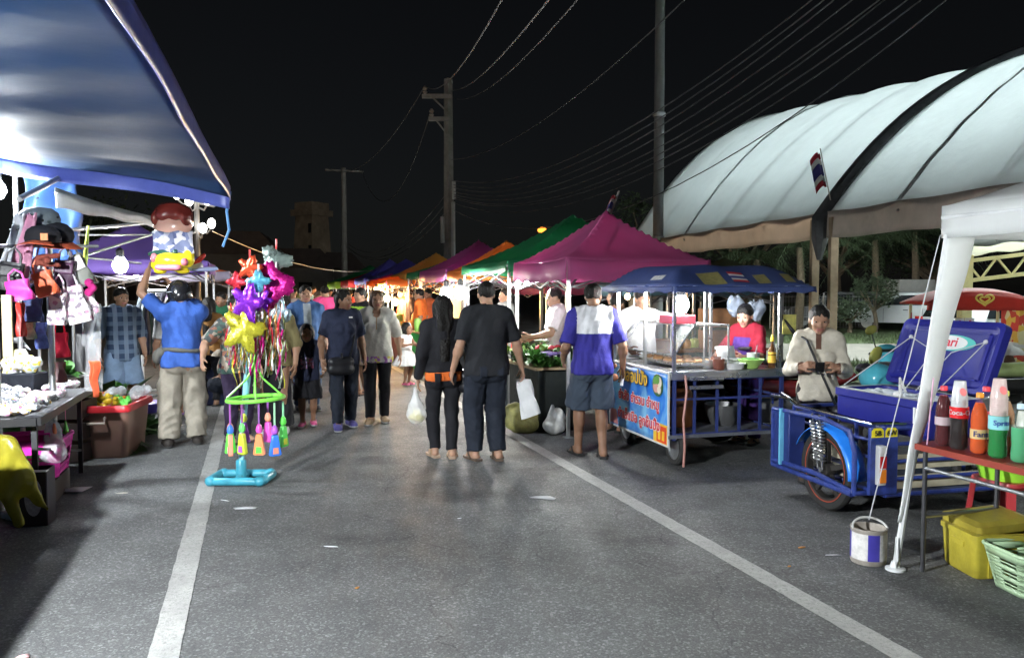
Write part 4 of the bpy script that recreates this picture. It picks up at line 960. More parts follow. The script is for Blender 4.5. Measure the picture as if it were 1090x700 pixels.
handbag('small striped blue pouch beside the red one on the lower rail', 44, 357, 12, 28, 6.1, M('blue_stripe_pouch', (.1, .14, .4), var=.6, scale=30), 0, .05, strap=False, name='pouch', cat='pouch')
handbag('small scarlet pouch dangling at the left of the lower rail', 22, 340, 9, 36, 5.8, LEA('scarlet', (.6, .04, .03)), 0, .04, strap=False, name='pouch', cat='pouch')
handbag('small green and white pouch low on the left rail', 33, 352, 9, 18, 5.9, M('mint_pouch', (.3, .45, .33), var=.5, scale=25), 0, .04, strap=False, name='pouch', cat='pouch')
# caps on a stand
def cap(label, px, py, Y, col, brim, yaw, s_=1, tilt=0):
    o = thing('cap', label, 'cap', at(px, py, Y), yaw); o.rotation_euler = (rad(tilt), 0, yaw)
    g = MB(); g.lathe([(.095*s_, 0), (.1*s_, .03), (.09*s_, .08), (.06*s_, .115), (.001, .13)], n=20); g.ell((0, 0, .13*s_), .01); g.build('crown', fabric('cap_'+label.split()[0], col), o)
    g = MB(); g.sheet(lambda u, v_: V((math.sin((u-.5)*1.7)*(.097+.05*v_)*s_, -math.cos((u-.5)*1.7)*(.095+.07*v_)*s_, .012-.03*v_+.03*abs(u-.5)*-1)), 14, 4); g.build('brim', fabric('brim_'+label.split()[0], brim), o, solid=.004)
    return o
cap('grey knitted cap topping the bag display', 42, 238, 6.2, (.10, .12, .13), (.08, .1, .11), .3, 1.5, 10)
cap('black cap with an orange brim facing the road', 46, 258, 6.0, (.015, .015, .018), (.45, .09, .04), .1, 1.25)
cap('navy cap hanging on the left of the cap stack', 33, 262, 6.15, (.02, .024, .04), (.02, .024, .04), -.8, 1.25, 20)
cap('black cap with a dark brim at the right of the stack', 59, 254, 6.2, (.018, .018, .02), (.02, .018, .018), .9, 1.3, 18)
g = MB(); p = at(47, 252, 5.82); g.box(p, (.05, .01, .05)); tag(g.build('price_card', M('orange_card', (.75, .28, .12), var=.3, scale=30), world=True), 'small orange card clipped on the black cap', 'card')
# brown fabric bow and caps below
soft('hair_band', [('rc', at(40, 274, 5.95), at(62, 272, 6.0), .02, .02), ('rc', at(40, 280, 5.95), at(62, 282, 6.0), .018, .02), ('el', at(50, 277, 5.9), (.03, .03, .03))], fabric('rust_cloth', (.2, .05, .035)))
tag(bpy.data.objects['hair_band'], 'rust coloured twisted cloth hair band under the caps', 'hair band')
soft('flower_clip', [('el', at(96+3*math.cos(a*2.1), 306+6*math.sin(a*2.1), 6.2+.02*math.sin(a*5)), (.03, .025, .03)) for a in range(9)], fabric('fuchsia_cloth', (.5, .03, .2)), res=.008, k=.008); tag(bpy.data.objects['flower_clip'], 'fuchsia fabric flower hanging beside the white satchel', 'flower clip')
# scarves at left of caps
for i, (px, col, nm) in enumerate(((24, (.7, .35, .5), 'pale pink scarf hanging left of the caps'), (12, (.6, .62, .66), 'pale grey scarf hanging at the left edge of the rack'))):
    g = MB(); a_ = at(px+10, 228, 6.0); b_ = at(px-8, 300, 5.9)
    g.sheet(lambda u, v_: a_.lerp(b_, v_)+V((.16*(u-.5)*(.6+.4*v_), .03*math.sin(u*12+v_*3), .01*math.sin(u*8))), 14, 14); tag(g.build('scarf', fabric('scarf_%d' % i, col, transl=.3), world=True, solid=.003), nm, 'scarf')
g = MB(); p = at(94, 250, 6.6); g.tube([at(94, 240, 6.6), at(91, 275, 6.6), at(89, 300, 6.6)], [.010, .02, .012], 8); tag(g.build('toy_sword', plastic('lime_plastic', (.5, .65, .06)), world=True), 'lime green toy stick hanging from the grey tube', 'toy stick')
# cream board
g = MB(); p = at(8, 347, 5.5); g.box(p, (.062, .03, .43), .3); tag(g.build('board', M('cream_board', (.66, .58, .34), rough=.7), world=True, bevel=.004), 'narrow cream board standing upright at the left edge', 'board')
# clear plastic garment cover with orange ribbon
o = thing('clear_bag', 'long clear plastic bag hanging beside the floral totes, orange ribbon at its foot', 'plastic bag', at(98, 365, 6.6))
g = MB(); p = at(98, 370, 6.6)
g.sheet(lambda u, v_: p+V((.075*math.cos(u*6.283)*(1+.06*math.sin(v_*17)), .03*math.sin(u*6.283)+.012*math.sin(u*25+v_*8), .36-.72*v_)), 24, 16); g.build('film', CLEAR, o, world=True)
g = MB(); g.sheet(lambda u, v_: at(100, 384, 6.55)+V(((u-.5)*(.09-.05*v_)+.01*math.sin(v_*9), .02*math.sin(u*9), -.30*v_)), 8, 10); g.build('ribbon', fabric('orange_ribbon', (.75, .15, .06)), o, world=True, solid=.003)
# ---- table with trinkets
TS, TT = st(gnd(48, 552)); 
tb = thing('stall_table', 'low folding table with a black rim covered in white trinkets', 'table', rd(TS, TT), YAW); TH = .72
g = MB(); g.box((-.75, .75, TH), (1.5, 1.75, .03)); g.build('top', M('table_top_vinyl', (.10, .10, .11), rough=.5), tb, bevel=.006)
g = MB(); g.box((.012, .75, TH-.01), (.03, 1.78, .06)); g.box((-.75, -.138, TH-.01), (1.5, .03, .06)); g.build('rim', BLACKP, tb, bevel=.005)
for x, y in ((-.05, 0), (-.05, 1.5), (-1.4, 0), (-1.4, 1.5)):
    g = MB(); g.bar((x, y, 0), (x, y, TH-.02), .035); g.build('leg', DSTEEL, tb)
g = MB(); g.bar((-.05, 0, .18), (-1.4, 0, .18), .025); g.bar((-.05, 0, .5), (-.05, 1.5, .2), .02); g.build('brace', DSTEEL, tb)
r = random.Random(5)
PK = [pattern_mat('trinket_white', [(.82, .8, .8), (.75, .72, .74), (.85, .85, .85), (.7, .35, .5)], 60, .4), pattern_mat('trinket_mix', [(.8, .78, .78), (.8, .6, .2), (.82, .8, .82), (.55, .25, .5), (.8, .8, .8)], 55, .4), pattern_mat('trinket_grey', [(.6, .62, .64), (.15, .15, .17), (.75, .75, .78), (.5, .55, .6)], 60, .4)]
protos = []
for k in range(3):
    g = MB(); S = Sdf((-.1, -.1, -.02), (.1, .1, .1), .008)
    for _ in range(7): S.el((r.uniform(-.05, .05), r.uniform(-.05, .05), r.uniform(.01, .03)), (r.uniform(.02, .042),)*2+(r.uniform(.014, .03),), .008)
    v, f = S.mesh(); v = wrinkle(v, f, .006, k+70, 60); protos.append(np_obj('trinket_packet', v, f, PK[k], None, None, V((0, 0, 0))))
lab = ['small white and pink trinket packet heaped on the black rimmed table', 'small packet of orange and violet trinkets on the black rimmed table', 'small grey and black trinket packet on the black rimmed table']
first = [True]*3
for i in range(150):
    k = i % 3; x = -.07-r.random()*1.3; y = -.08+r.random()*1.62
    z = TH+.02+.05*r.random()*(i > 60); p = ROOTM[tb] @ V((x, y, z)); o = protos[k]
    if first[k]: first[k] = False
    else: o = o.copy(); COL.objects.link(o)
    o.location = p; o.rotation_euler = (r.uniform(-.3, .3), r.uniform(-.3, .3), r.uniform(0, 6)); tag(o, lab[k], 'packet', 'trinket packets on the left table')
fabric('dark_table_cloth', (.02, .022, .03)); t2 = thing('stall_table', 'plain folding table continuing the left stall towards the camera', 'table', rd(TS, .8), YAW)
g = MB(); g.box((-.75, 2.2, TH), (1.5, 4.6, .03)); g.build('top', fabric('dark_table_cloth', (.02, .022, .03)), t2, bevel=.006)
for x, y in ((-.05, 0), (-.05, 4.4), (-1.4, 0), (-1.4, 4.4)):
    g = MB(); g.bar((x, y, 0), (x, y, TH-.02), .035); g.build('leg', DSTEEL, t2)
# heart chain bags standing at the back of the table
for i, (px, py, c_, lb) in enumerate(((20, 383, (.75, .7, .55), 'bag of pale yellow toys at the back of the trinket table'), (34, 388, (.55, .75, .7), 'bag of white and yellow flower toys by the grey post'), (10, 391, (.6, .5, .65), 'bag of lilac toys at the back left of the trinket table'))):
    Y = 6.7; o = soft('toy_bag', [('el', at(px+r.uniform(-5, 5), py+r.uniform(-6, 10), Y+r.uniform(-.04, .04)), (r.uniform(.035, .06),)*3) for _ in range(6)], pattern_mat('toy_bag_%d' % i, [c_, (.8, .8, .8), (.7, .55, .1), (.8, .78, .8)], 35, .25), res=.01, seed=i, wr=.008, fr=30); tag(o, lb, 'toy bag')
g = MB(); g.tube([at(8, 362, 6.9), at(20, 362, 6.8), at(32, 372, 6.7)], [.012, .03, .004], 8); tag(g.build('bike_mudguard', M('grey_metal', (.4, .4, .4), rough=.4, metal=.5), world=True), 'curved grey metal guard behind the trinkets', 'mudguard')
# greens between table and tub
def leafclump(label, p, s_, mat, seed, n=90, name='leafy_plant', cat='plant', group=None):
    r = random.Random(seed); g = MB()
    for i in range(n):
        a = r.uniform(0, 6.28); e = r.uniform(.1, 1.3); L_ = s_*r.uniform(.5, 1); b_ = V((r.gauss(0, .25)*s_, r.gauss(0, .25)*s_, 0)); d_ = V((math.cos(a)*math.cos(e), math.sin(a)*math.cos(e), math.sin(e))); sd = d_.cross(V((0, 0, 1))).normalized()*L_*.2
        t_ = b_+d_*L_-V((0, 0, .25*L_)); m_ = b_+d_*L_*.55
        g.add([b_, m_+sd+V((0, 0, .02*s_)), t_, m_-sd+V((0, 0, .02*s_)), m_-V((0, 0, .03*s_))], [(0, 4, 1), (1, 4, 2), (2, 4, 3), (3, 4, 0)])
    o = g.build(name, mat, loc=p, sharp=60); return tag(o, label, cat, group)
VEGG = M('leaf_green', (.07, .22, .035), rough=.45, var=.4, scale=12); VEGD = M('leaf_dark', (.035, .09, .02), rough=.5, var=.4, scale=12)
leafclump('bright green leafy plant between the table and the tub', at(70, 398, 7.5), .2, VEGG, 1); leafclump('bright green leafy plant behind the tub near the plaid shirt', at(121, 418, 8.9), .22, VEGG, 2); leafclump('dark green plant on the ground right of the tub', gnd(148, 462), .34, VEGD, 3, 120); pb_ = at(30, 372, 8.2); leafclump('dark bush behind the trinket table', V((pb_.x, pb_.y, 0)), 1.15, VEGD, 4, 260)
for px, py, Y, lb in ((70, 398, 7.5, 'dark crate under the bright plant between the table and the tub'), (121, 418, 8.9, 'dark crate under the bright plant behind the tub')):
    p = at(px, py, Y); g = MB(); hh = p.z-.02
    for k in range(4): g.box((p.x, p.y-.16, hh*(.12+.25*k)), (.4, .02, hh*.2)); g.box((p.x, p.y+.16, hh*(.12+.25*k)), (.4, .02, hh*.2)); g.box((p.x-.2, p.y, hh*(.12+.25*k)), (.02, .3, hh*.2)); g.box((p.x+.2, p.y, hh*(.12+.25*k)), (.02, .3, hh*.2))
    g.box((p.x, p.y, hh-.01), (.38, .3, .02)); tag(g.build('crate', M('dark_wood', (.05, .035, .03)), world=True), lb, 'crate')
p = at(21, 390, 6.7); g = MB(); g.box((p.x, p.y, (.735+p.z-.05)/2), (.36, .22, p.z-.05-.735)); tag(g.build('riser', fabric('dark_table_cloth', (.02, .022, .03)), world=True, bevel=.01), 'dark cloth covered riser under the bags of flower toys', 'riser')
# ---- brown tub with red rim and squeeze toys
tp = gnd(100, 487); tp = V((-4.0, 7.85, 0)); tub = thing('plastic_tub', 'brown plastic tub with a red rim full of small toys', 'tub', tp, rad(8))
g = MB(); w0, w1, d0, d1, hh = .52, .60, .62, .72, .50
def ring(w_, d_, z, k=6):
    out = []
    for cx, cy, a0_ in ((1, 1, 0), (-1, 1, 90), (-1, -1, 180), (1, -1, 270)):
        for j in range(k):
            a = rad(a0_+90*j/(k-1)); rr = .06; out.append(V((cx*(w_/2-rr)+rr*math.cos(a), cy*(d_/2-rr)+rr*math.sin(a), z)))
    return out
def rings(g, L, m=0):
    n = len(L[0]); vs = [p for q in L for p in q]; fs = [(i*n+j, i*n+(j+1) % n, (i+1)*n+(j+1) % n, (i+1)*n+j) for i in range(len(L)-1) for j in range(n)]; fs.append(tuple(range(n-1, -1, -1))); g.add(vs, fs, m)
rings(g, [ring(w0-.02, d0-.02, .0), ring(w0, d0, .02), ring(w1, d1, hh), ring(w1-.02, d1-.02, hh), ring(w0-.03, d0-.03, .06)]); g.build('body', plastic('brown_plastic', (.30, .17, .13)), tub)
g = MB(); L = [ring(w1+.005, d1+.005, hh-.05), ring(w1+.05, d1+.05, hh-.05), ring(w1+.06, d1+.06, hh-.02), ring(w1+.04, d1+.04, hh+.012), ring(w1-.03, d1-.03, hh+.012), ring(w1-.04, d1-.04, hh-.03)]; n = len(L[0])
g.add([p for q in L for p in q], [(i*n+j, i*n+(j+1) % n, (i+1)*n+(j+1) % n, (i+1)*n+j) for i in range(5) for j in range(n)]); g.build('rim', plastic('red_plastic', (.6, .03, .04)), tub)
g = MB(); g.tube([(-.1, -d1/2-.002, hh-.10), (-.1, -d1/2-.03, hh-.10), (-.1, -d1/2-.03, hh-.15), (.1, -d1/2-.03, hh-.15), (.1, -d1/2-.03, hh-.10), (.1, -d1/2-.002, hh-.10)], .012, 6); g.build('handle', plastic('beige_plastic', (.6, .5, .42)), tub)
g = MB(); g.box((0, 0, hh-.1), (w1-.08, d1-.08, .06)); g.build('inner_tray', plastic('tray_plastic', (.25, .2, .2)), tub)
cols = [('yellow', (.8, .55, .03)), ('lime', (.15, .6, .1)), ('orange', (.8, .25, .03)), ('white', (.75, .75, .75)), ('pink', (.75, .25, .4))]
tproto = {}
for nm_, c_ in cols:
    g = MB(); g.ell((0, 0, .03), (.035, .028, .03)); g.ell((.012, 0, .065), (.022, .02, .021)); g.tube([(.03, 0, .065), (.05, 0, .062)], [.01, .004], 6); g.ell((-.032, 0, .04), (.012, .012, .01)); tproto[nm_] = (g, plastic('toy_'+nm_, c_, rough=.3))
for i in range(26):
    nm_ = cols[[0, 1, 2, 0, 3, 4, 0, 1][i % 8]][0]; g, mt = tproto[nm_]; k = 'squeeze_toy'
    key = 'proto_'+nm_
    if key not in MC:
        o = g.build('squeeze_toy', mt, loc=(0, 0, 0)); MC[key] = o
    else: o = MC[key].copy(); COL.objects.link(o)
    o.location = ROOTM[tub] @ V((r.uniform(-.2, .22), r.uniform(-.3, .28), hh-.08+r.random()*.09)); o.rotation_euler = (r.uniform(-.6, .6), r.uniform(-.6, .6), r.uniform(0, 6)); o.scale = (1.15,)*3
    tag(o, '%s rubber squeeze toy among those filling the brown tub' % nm_, 'toy', 'squeeze toys in the brown tub')
for i, (x, y) in enumerate(((-.05, .15), (.16, .24))):
    p = ROOTM[tub] @ V((x, y, hh+.03)); o = soft('clear_packet', [('rc', p, p+V((.13, .03, .06)), .05, .05), ('el', p+V((.05, .02, .05)), (.07, .06, .05))], M('packet_film', (.8, .82, .85), rough=.12, var=.3, scale=40, alpha=.55, spec=.8, bump=.5, bs=30), seed=i, wr=.008, fr=30); tag(o, ['crinkled clear packet on the toys at the middle of the tub', 'crinkled clear packet at the far right of the tub'][i], 'packet')
# pale box stack right behind the tub, blue basin
g = MB(); p = gnd(139, 462); g.box(p+V((0, .1, .19)), (.16, .3, .38), .2); tag(g.build('carton', M('mint_carton', (.35, .45, .38), var=.4, scale=20), world=True, bevel=.005), 'pale green carton standing close behind the brown tub', 'carton')
p = gnd(160, 438); o = thing('basin', 'blue violet plastic basin on the road behind the tub', 'basin', p); g = MB(); g.lathe([(.001, .01), (.14, .01), (.2, .12), (.215, .12), (.15, 0), (.001, 0)][::-1], n=24); g.build('bowl', plastic('blue_violet_plastic', (.12, .1, .5)), o)
g = MB(); g.lathe([(.20, .118), (.225, .118), (.225, .13), (.2, .13)], n=24); g.build('rim', plastic('blue_violet_plastic', (.12, .1, .5)), o)
# ---- pink basket under table
bp = rd(*st(gnd(28, 510)), 0)+V((-.1, .1, 0)); bk = thing('basket', 'bright pink slatted basket under the trinket table', 'basket', V((-3.75, 6.15, .18)), YAW)
PINKP = plastic('pink_plastic', (.75, .04, .42)); g = MB(); W_, D_, H_ = .52, .5, .28
for z in (.02, .07, .12, .2, H_): g.tube([p+V((0, 0, 0)) for p in ring(W_*(.86+.14*z/H_), D_*(.86+.14*z/H_), z)], .010 if z < H_ else .018, 6, closed=True)
for j in range(44):
    a = j/44; q = ring(W_*.86, D_*.86, 0, 11); q2 = ring(W_, D_, H_, 11); g.bar(q[j], q2[j], .022 if j % 2 else .012, .006)
rings(g, [ring(W_*.84, D_*.84, 0), ring(W_*.86, D_*.86, .012), ring(W_*.88, D_*.88, .05)]); rings(g, [ring(W_*.975, D_*.975, .19), ring(W_*.99, D_*.99, .27)]); g.build('weave', PINKP, bk)
g = MB(); g.tube([(-.2, -D_/2, H_), (-.2, -D_/2-.01, H_+.07), (.2, -D_/2-.01, H_+.07), (.2, -D_/2, H_)], .009, 6); g.build('handle', PINKP, bk)
g = MB(); g.box((-.1, .05, -.09), (.7, .55, .16)); o = thing('crate', 'dark low crate holding up the pink basket', 'crate', V((-3.75, 6.15, 0)), YAW); g2 = MB(); g2.box((-.08, .0, .09), (.6, .5, .02)); g2.box((-.08, -.25, .085), (.6, .03, .17)); g2.box((-.08, .25, .085), (.6, .03, .17)); g2.box((-.37, 0, .085), (.03, .5, .17)); g2.box((.21, 0, .085), (.03, .5, .17)); g2.build('slats', M('dark_wood', (.05, .035, .03), rough=.8, var=.4), o)
# clear bag with orange toys hanging at table end, dark cloth
o = soft('hanging_bag', [('rc', at(56, 452, 6.05), at(58, 480, 6.0), .05, .085), ('el', at(57, 484, 6.0), (.1, .07, .06))], M('packet_film', (.8, .82, .85)), seed=3, wr=.012, fr=20); tag(o, 'clear bag of toys hanging off the end of the trinket table', 'plastic bag')
for i, (px, py, c_) in enumerate(((58, 463, (.75, .2, .08)), (54, 475, (.75, .2, .2)))):
    g = MB(); p = at(px, py, 6.0); g.lathe([(.012, -.09), (.022, -.05), (.018, .03), (.008, .09)], p, n=10); tag(g.build('toy_carrot', plastic('toy_red_%d' % i, c_), world=True), ['orange toy inside the clear hanging bag', 'red toy inside the clear hanging bag'][i], 'toy')
p = at(70, 455, 6.4); o = thing('key_ring', 'green and pink toy key ring dangling beside the brown tub', 'key ring', p); g = MB(); g.lathe([(.001, -.06), (.025, -.04), (.012, .02), (.004, .06)], n=10); g.build('green_charm', plastic('toy_lime', (.15, .6, .1)), o); g = MB(); g.ell((.0, 0, -.1), (.014, .012, .025)); g.tube([(0, 0, -.06), (0, 0, -.08)], .003, 5); g.tube([(0, 0, .06), (0, 0, .2)], .003, 5); g.build('pink_charm', plastic('toy_pink', (.75, .1, .3)), o)
g = MB(); a_ = at(60, 478, 6.15); b_ = at(66, 478, 6.7); g.sheet(lambda u, v_: a_.lerp(b_, u)+V((.03*math.sin(u*14), 0, -.42*v_+.02*math.sin(u*9))), 12, 8); tag(g.build('dark_cloth', fabric('maroon_black_cloth', (.035, .02, .03)), world=True, solid=.004), 'dark maroon cloth hanging under the table end', 'cloth')
# yellow bag + patterned box at lower left
o = soft('yellow_bag', [('rc', at(-30, 470, 5.0), at(2, 484, 5.1), .10, .12, np.array([0, 1., 0]), .4), ('rc', at(2, 484, 5.1), at(22, 512, 5.15), .12, .10, np.array([0, 1., 0]), .4), ('rc', at(22, 512, 5.15), at(50, 541, 5.2), .08, .015, np.array([0, 1., 0]), .5), ('rc', at(-6, 490, 5.1), at(18, 555, 5.15), .09, .035, np.array([0, 1., 0]), .4)], M('yellow_film', (.34, .30, .03), rough=.25, var=.3, scale=6, bump=.9, bs=9, transl=.2), seed=8, wr=.022, fr=19, res=.008); tag(o, 'glossy yellow green plastic bag bulging over the lower left edge', 'plastic bag')
o = thing('gift_box', 'open black box with a pale scroll panel leaning under the yellow bag', 'box', gnd(38, 556), rad(14)); g = MB()
for c_, d_ in (((0, -.09, .19), (.20, .008, .38)), ((0, .09, .19), (.2, .008, .38)), ((-.1, 0, .19), (.008, .18, .38)), ((.1, 0, .19), (.008, .18, .38)), ((0, 0, .005), (.2, .18, .01))): g.box(c_, d_)
g.build('carton', M('black_card', (.02, .014, .02), rough=.4), o, bevel=.002)
g = MB(); g.prism([(.055*math.cos(a)*(1 if abs(math.cos(a)) > .3 else .8), .13*math.sin(a)) for a in np.linspace(0, 6.283, 22)[:-1]], (.02, -.097, .2), (1, 0, 0), (0, 0, 1), .003); g.build('scroll_panel', M('lilac_grey_card', (.36, .33, .38), var=.4, scale=40), o)
g = MB(); g.box((.02, -.12, .385), (.2, .06, .004)); g.build('flap', M('white_card', (.6, .6, .58)), o)
g = MB(); p = gnd(78, 523); g.add([p+V((-.11, -.05, .012)), p+V((.1, -.06, .015)), p+V((.13, .05, .03)), p+V((-.08, .04, .01)), p+V((0, 0, .035))], [(0, 1, 4), (1, 2, 4), (2, 3, 4), (3, 0, 4)]); tag(g.build('paper_sheet', M('white_paper', (.72, .73, .75), rough=.8), world=True, solid=.002, smooth=False), 'crumpled white paper by the foot of the trinket table', 'paper')
o = soft('paper_scrap', [('rc', gnd(6, 552)+V((0, 0, .03)), gnd(24, 556)+V((0, 0, .03)), .03, .02)], M('white_paper', (.72, .73, .75)), wr=.015, fr=30); tag(o, 'crumpled whitish scrap on the road at the lower left edge', 'paper')

# ---- toy stand (blue pipe)
sp = gnd(257, 512); ts = thing('toy_stand', 'turquoise pipe stand with a rectangular foot hung with toys', 'display stand', sp, 0)
TQ = plastic('turquoise_pipe', (.05, .30, .40), var=.3, scale=10); TQ2 = plastic('light_turquoise_pipe', (.22, .52, .62))
g = MB(); g.tube([(-.225, -.13, .035), (-.21, -.15, .035), (.21, -.15, .035), (.225, -.13, .035), (.225, .13, .035), (.21, .15, .035), (-.21, .15, .035), (-.225, .13, .035)], .034, 12, closed=True); g.cyl((0, -.15, .035), (0, .15, .035), .032); g.build('foot', TQ, ts)
for x, y in ((-.2, -.15), (.2, -.15), (.2, .15), (-.2, .15), (0, .0)):
    g = MB(); g.ell((x, y, .036), (.05, .045, .042)) if (x or y) else g.lathe([(.042, 0), (.042, .14), (.036, .15)], (0, 0, .035)); g.build('joint', TQ, ts)
pt = at(269, 380, 6.62)-sp
g = MB(); g.tube([(0, 0, .05), (.012, 0, .4), (.06, .02, .9), (pt.x+.01, .03, 1.5), (pt.x+.0, .03, 1.72)], [.024, .024, .029, .027, .02], 12); g.build('pole', TQ2, ts)
for z in (.15, .22, .29): 
    g = MB(); g.lathe([(.026, 0), (.029, .01), (.026, .02)], (0.004, 0, z)); g.build('band', M('silver_tape', (.5, .55, .58), rough=.3), ts)
# green ring with the dangling bubble wands
RC = at(272, 424, 6.45); ro = thing('toy_hoop', 'lime green hoop hanging on cords around the turquoise pole', 'toy hoop', RC)
LIME = plastic('lime_hoop', (.22, .75, .08), rough=.3); g = MB(); rr = .222; g.tube([(rr*math.cos(a), rr*.9*math.sin(a), .012*math.cos(a)) for a in np.linspace(0, 6.283, 37)[:-1]], .017, 8, closed=True); g.build('hoop', LIME, ro)
g = MB(); ap = at(271, 385, 6.5)-RC
for a in (.2, 1.9, 3.4, 5.0): g.tube([(rr*math.cos(a), rr*.9*math.sin(a), .01), ap*.55+V((math.cos(a)*.06, math.sin(a)*.06, 0)), ap], .008, 6)
g.tube([ap, ap+V((.01, 0, .08)), ap+V((-.02, .05, .05))], .012, 6); g.build('cord', LIME, ro)
wc = [((.12, .7, .08), 'lime'), ((.85, .3, .2), 'coral'), ((.55, .65, .06), 'yellow green'), ((.8, .28, .12), 'orange'), ((.05, .2, .75), 'blue'), ((.15, .75, .15), 'bright green'), ((.75, .1, .5), 'magenta'), ((.4, .1, .6), 'purple')]
sticks = [(.3, .35, .35), (.35, .1, .4), (.3, .1, .3), (.25, .1, .35), (.3, .55, .35), (.25, .6, .35), (.3, .1, .4), (.2, .1, .3)]
for i, (px, py) in enumerate(((248, 478), (257, 476), (267, 473), (281, 474), (291, 477), (298, 470), (276, 470), (262, 470))):
    a = [3.0, 3.9, 4.5, 5.1, 5.7, .0, 1.4, 2.3][i]; base = RC+V((rr*math.cos(a), rr*.9*math.sin(a), -.02)); zb = at(px, py, 6.4).z; o = thing('bubble_wand', '%s paddle toy hanging from the lime hoop' % wc[i][1], 'toy wand', base, a+1.2)
    dz = zb-base.z; g = MB(); g.cyl((0, 0, 0), (0, 0, dz+.14), .008, n=6); g.build('stick', plastic('stick_%d' % i, sticks[i]), o)
    g = MB(); g.prism([(-.022, .07), (.022, .07), (.05, -.09), (.03, -.1), (-.03, -.1), (-.05, -.09)], (0, -.018, dz+.05), (1, 0, 0), (0, 0, 1), -.036); g.build('paddle', plastic('wand_%s' % wc[i][1].split()[0], wc[i][0], rough=.25), o, bevel=.006)
    g = MB(); g.lathe([(.02, .10), (.028, .12), (.022, .15), (.01, .17)], (0, 0, dz+.03), n=10); g.build('knob', plastic('knob_%d' % i, wc[(i+3) % 8][0]), o)
    g = MB(); g.prism([(-.02, .0), (.02, 0), (.024, -.05), (-.024, -.05)], (0, -.0205, dz+.02), (1, 0, 0), (0, 0, 1), .002); g.build('sticker', plastic('sticker_%d' % i, wc[(i+5) % 8][0]), o)
# foil pinwheels and balloons bunched at the top
FOIL = lambda n, c: M('foil_'+n, c, rough=.28, metal=.55, var=.3, scale=14, bump=.8, bs=16)
def balloon(label, px, py, pr, Y, mat, seed, points=0, stick=True, stretch=1., stickc=(.8, .75, .75)):
    c = at(px, py, Y); R_ = pr/FPX*Y; r = random.Random(seed); o = thing('foil_toy', label, 'foil toy', c, r.uniform(-.5, .5))
    g = MB(); n = 40
    def f(u, v_):
        a = 6.283*u; q = R_*(1+(.28*math.cos(points*a) if points else .04*math.sin(7*a))); t_ = v_*math.pi; s_ = math.sin(t_)**.75 if 0 < t_ < math.pi else 0
        puck = 1+.07*math.sin(a*22+v_*3)*s_+.05*math.sin(a*9+v_*11)*s_
        return V((math.cos(a)*q*s_*puck, -math.cos(t_)*R_*.30, math.sin(a)*q*s_*stretch*puck))
    g.sheet(f, 60, 12); g.build('foil', mat, o, sharp=80)
    if stick:
        g = MB(); g.tube([(0, .0, -R_*1.9), (.01, -.01, R_*1.5)], .008, 6); g.build('stick', plastic('straw_%02d' % int(stickc[1]*99), stickc), o)
    return o
balloon('orange red round foil toy at the top left of the bunch', 266, 285, 13, 6.5, FOIL('orange', (.8, .10, .04)), 1, 5, True, .85, (.8, .1, .1))
balloon('silver green fish shaped foil toy at the top right', 293, 277, 15, 6.6, FOIL('silver', (.28, .36, .33)), 2, 3, True, .9, (.7, .1, .1))
balloon('teal blue foil toy in the middle of the bunch', 275, 299, 12, 6.4, FOIL('teal', (.12, .42, .58)), 3, 4, True, .8)
balloon('violet star foil toy left of the bunch centre', 263, 322, 16, 6.35, FOIL('violet', (.25, .03, .6)), 4, 5, True, 1.1)
balloon('big magenta foil heart at the right of the bunch', 293, 303, 16, 6.55, FOIL('magenta', (.5, .01, .2)), 5, 3, True, 1.35)
balloon('dull yellow star foil toy low in the bunch', 260, 350, 18, 6.35, FOIL('yellow', (.62, .58, .05)), 6, 5, False, 1.2)
balloon('small purple foil flower between the violet and magenta toys', 279, 320, 10, 6.45, FOIL('violet', (.25, .03, .6)), 7, 6, True)
balloon('pale blue foil toy at the right edge of the bunch', 299, 335, 10, 6.6, FOIL('ice', (.45, .6, .68)), 8, 4, False, 1.6)
balloon('crimson foil toy at the left edge of the bunch', 252, 300, 9, 6.6, FOIL('crimson', (.6, .03, .05)), 9, 4, False)
balloon('silver round foil toy behind the yellow star', 283, 345, 12, 6.7, FOIL('bright', (.7, .72, .74)), 10, 6, False, 1.3)
balloon('olive foil toy hanging low at the right of the bunch', 291, 372, 12, 6.7, FOIL('olive', (.25, .27, .1)), 11, 3, False, 1.9)
fo = thing('foil_streamers', 'mixed metallic streamers hanging below the foil toys', 'streamers', at(270, 370, 6.5)); r = random.Random(9)
cs = [('crimson', (.6, .03, .05)), ('bright', (.7, .72, .74)), ('yellow', (.62, .58, .05)), ('pale', (.5, .52, .48)), ('olive', (.25, .27, .1)), ('magenta', (.6, .01, .24)), ('copper', (.6, .25, .08))]
for k, (nm_, c_) in enumerate(cs):
    g = MB()
    for i in range(14):
        px = r.uniform(246, 303); y0 = r.uniform(318, 365); L_ = r.uniform(28, 62); Y = r.uniform(6.4, 6.7); a_ = at(px, y0, Y); b_ = at(px+r.uniform(-7, 5), min(413, y0+L_), Y); w_ = r.uniform(.008, .02); ph = r.uniform(0, 6)
        g.sheet(lambda u, v_: a_.lerp(b_, v_)+V(((u-.5)*w_*math.cos(v_*5+ph)+.012*math.sin(v_*7+ph), (u-.5)*w_*math.sin(v_*5+ph), 0)), 1, 12)
    g.build('streamer', FOIL(nm_, c_), fo, world=True, solid=.001)
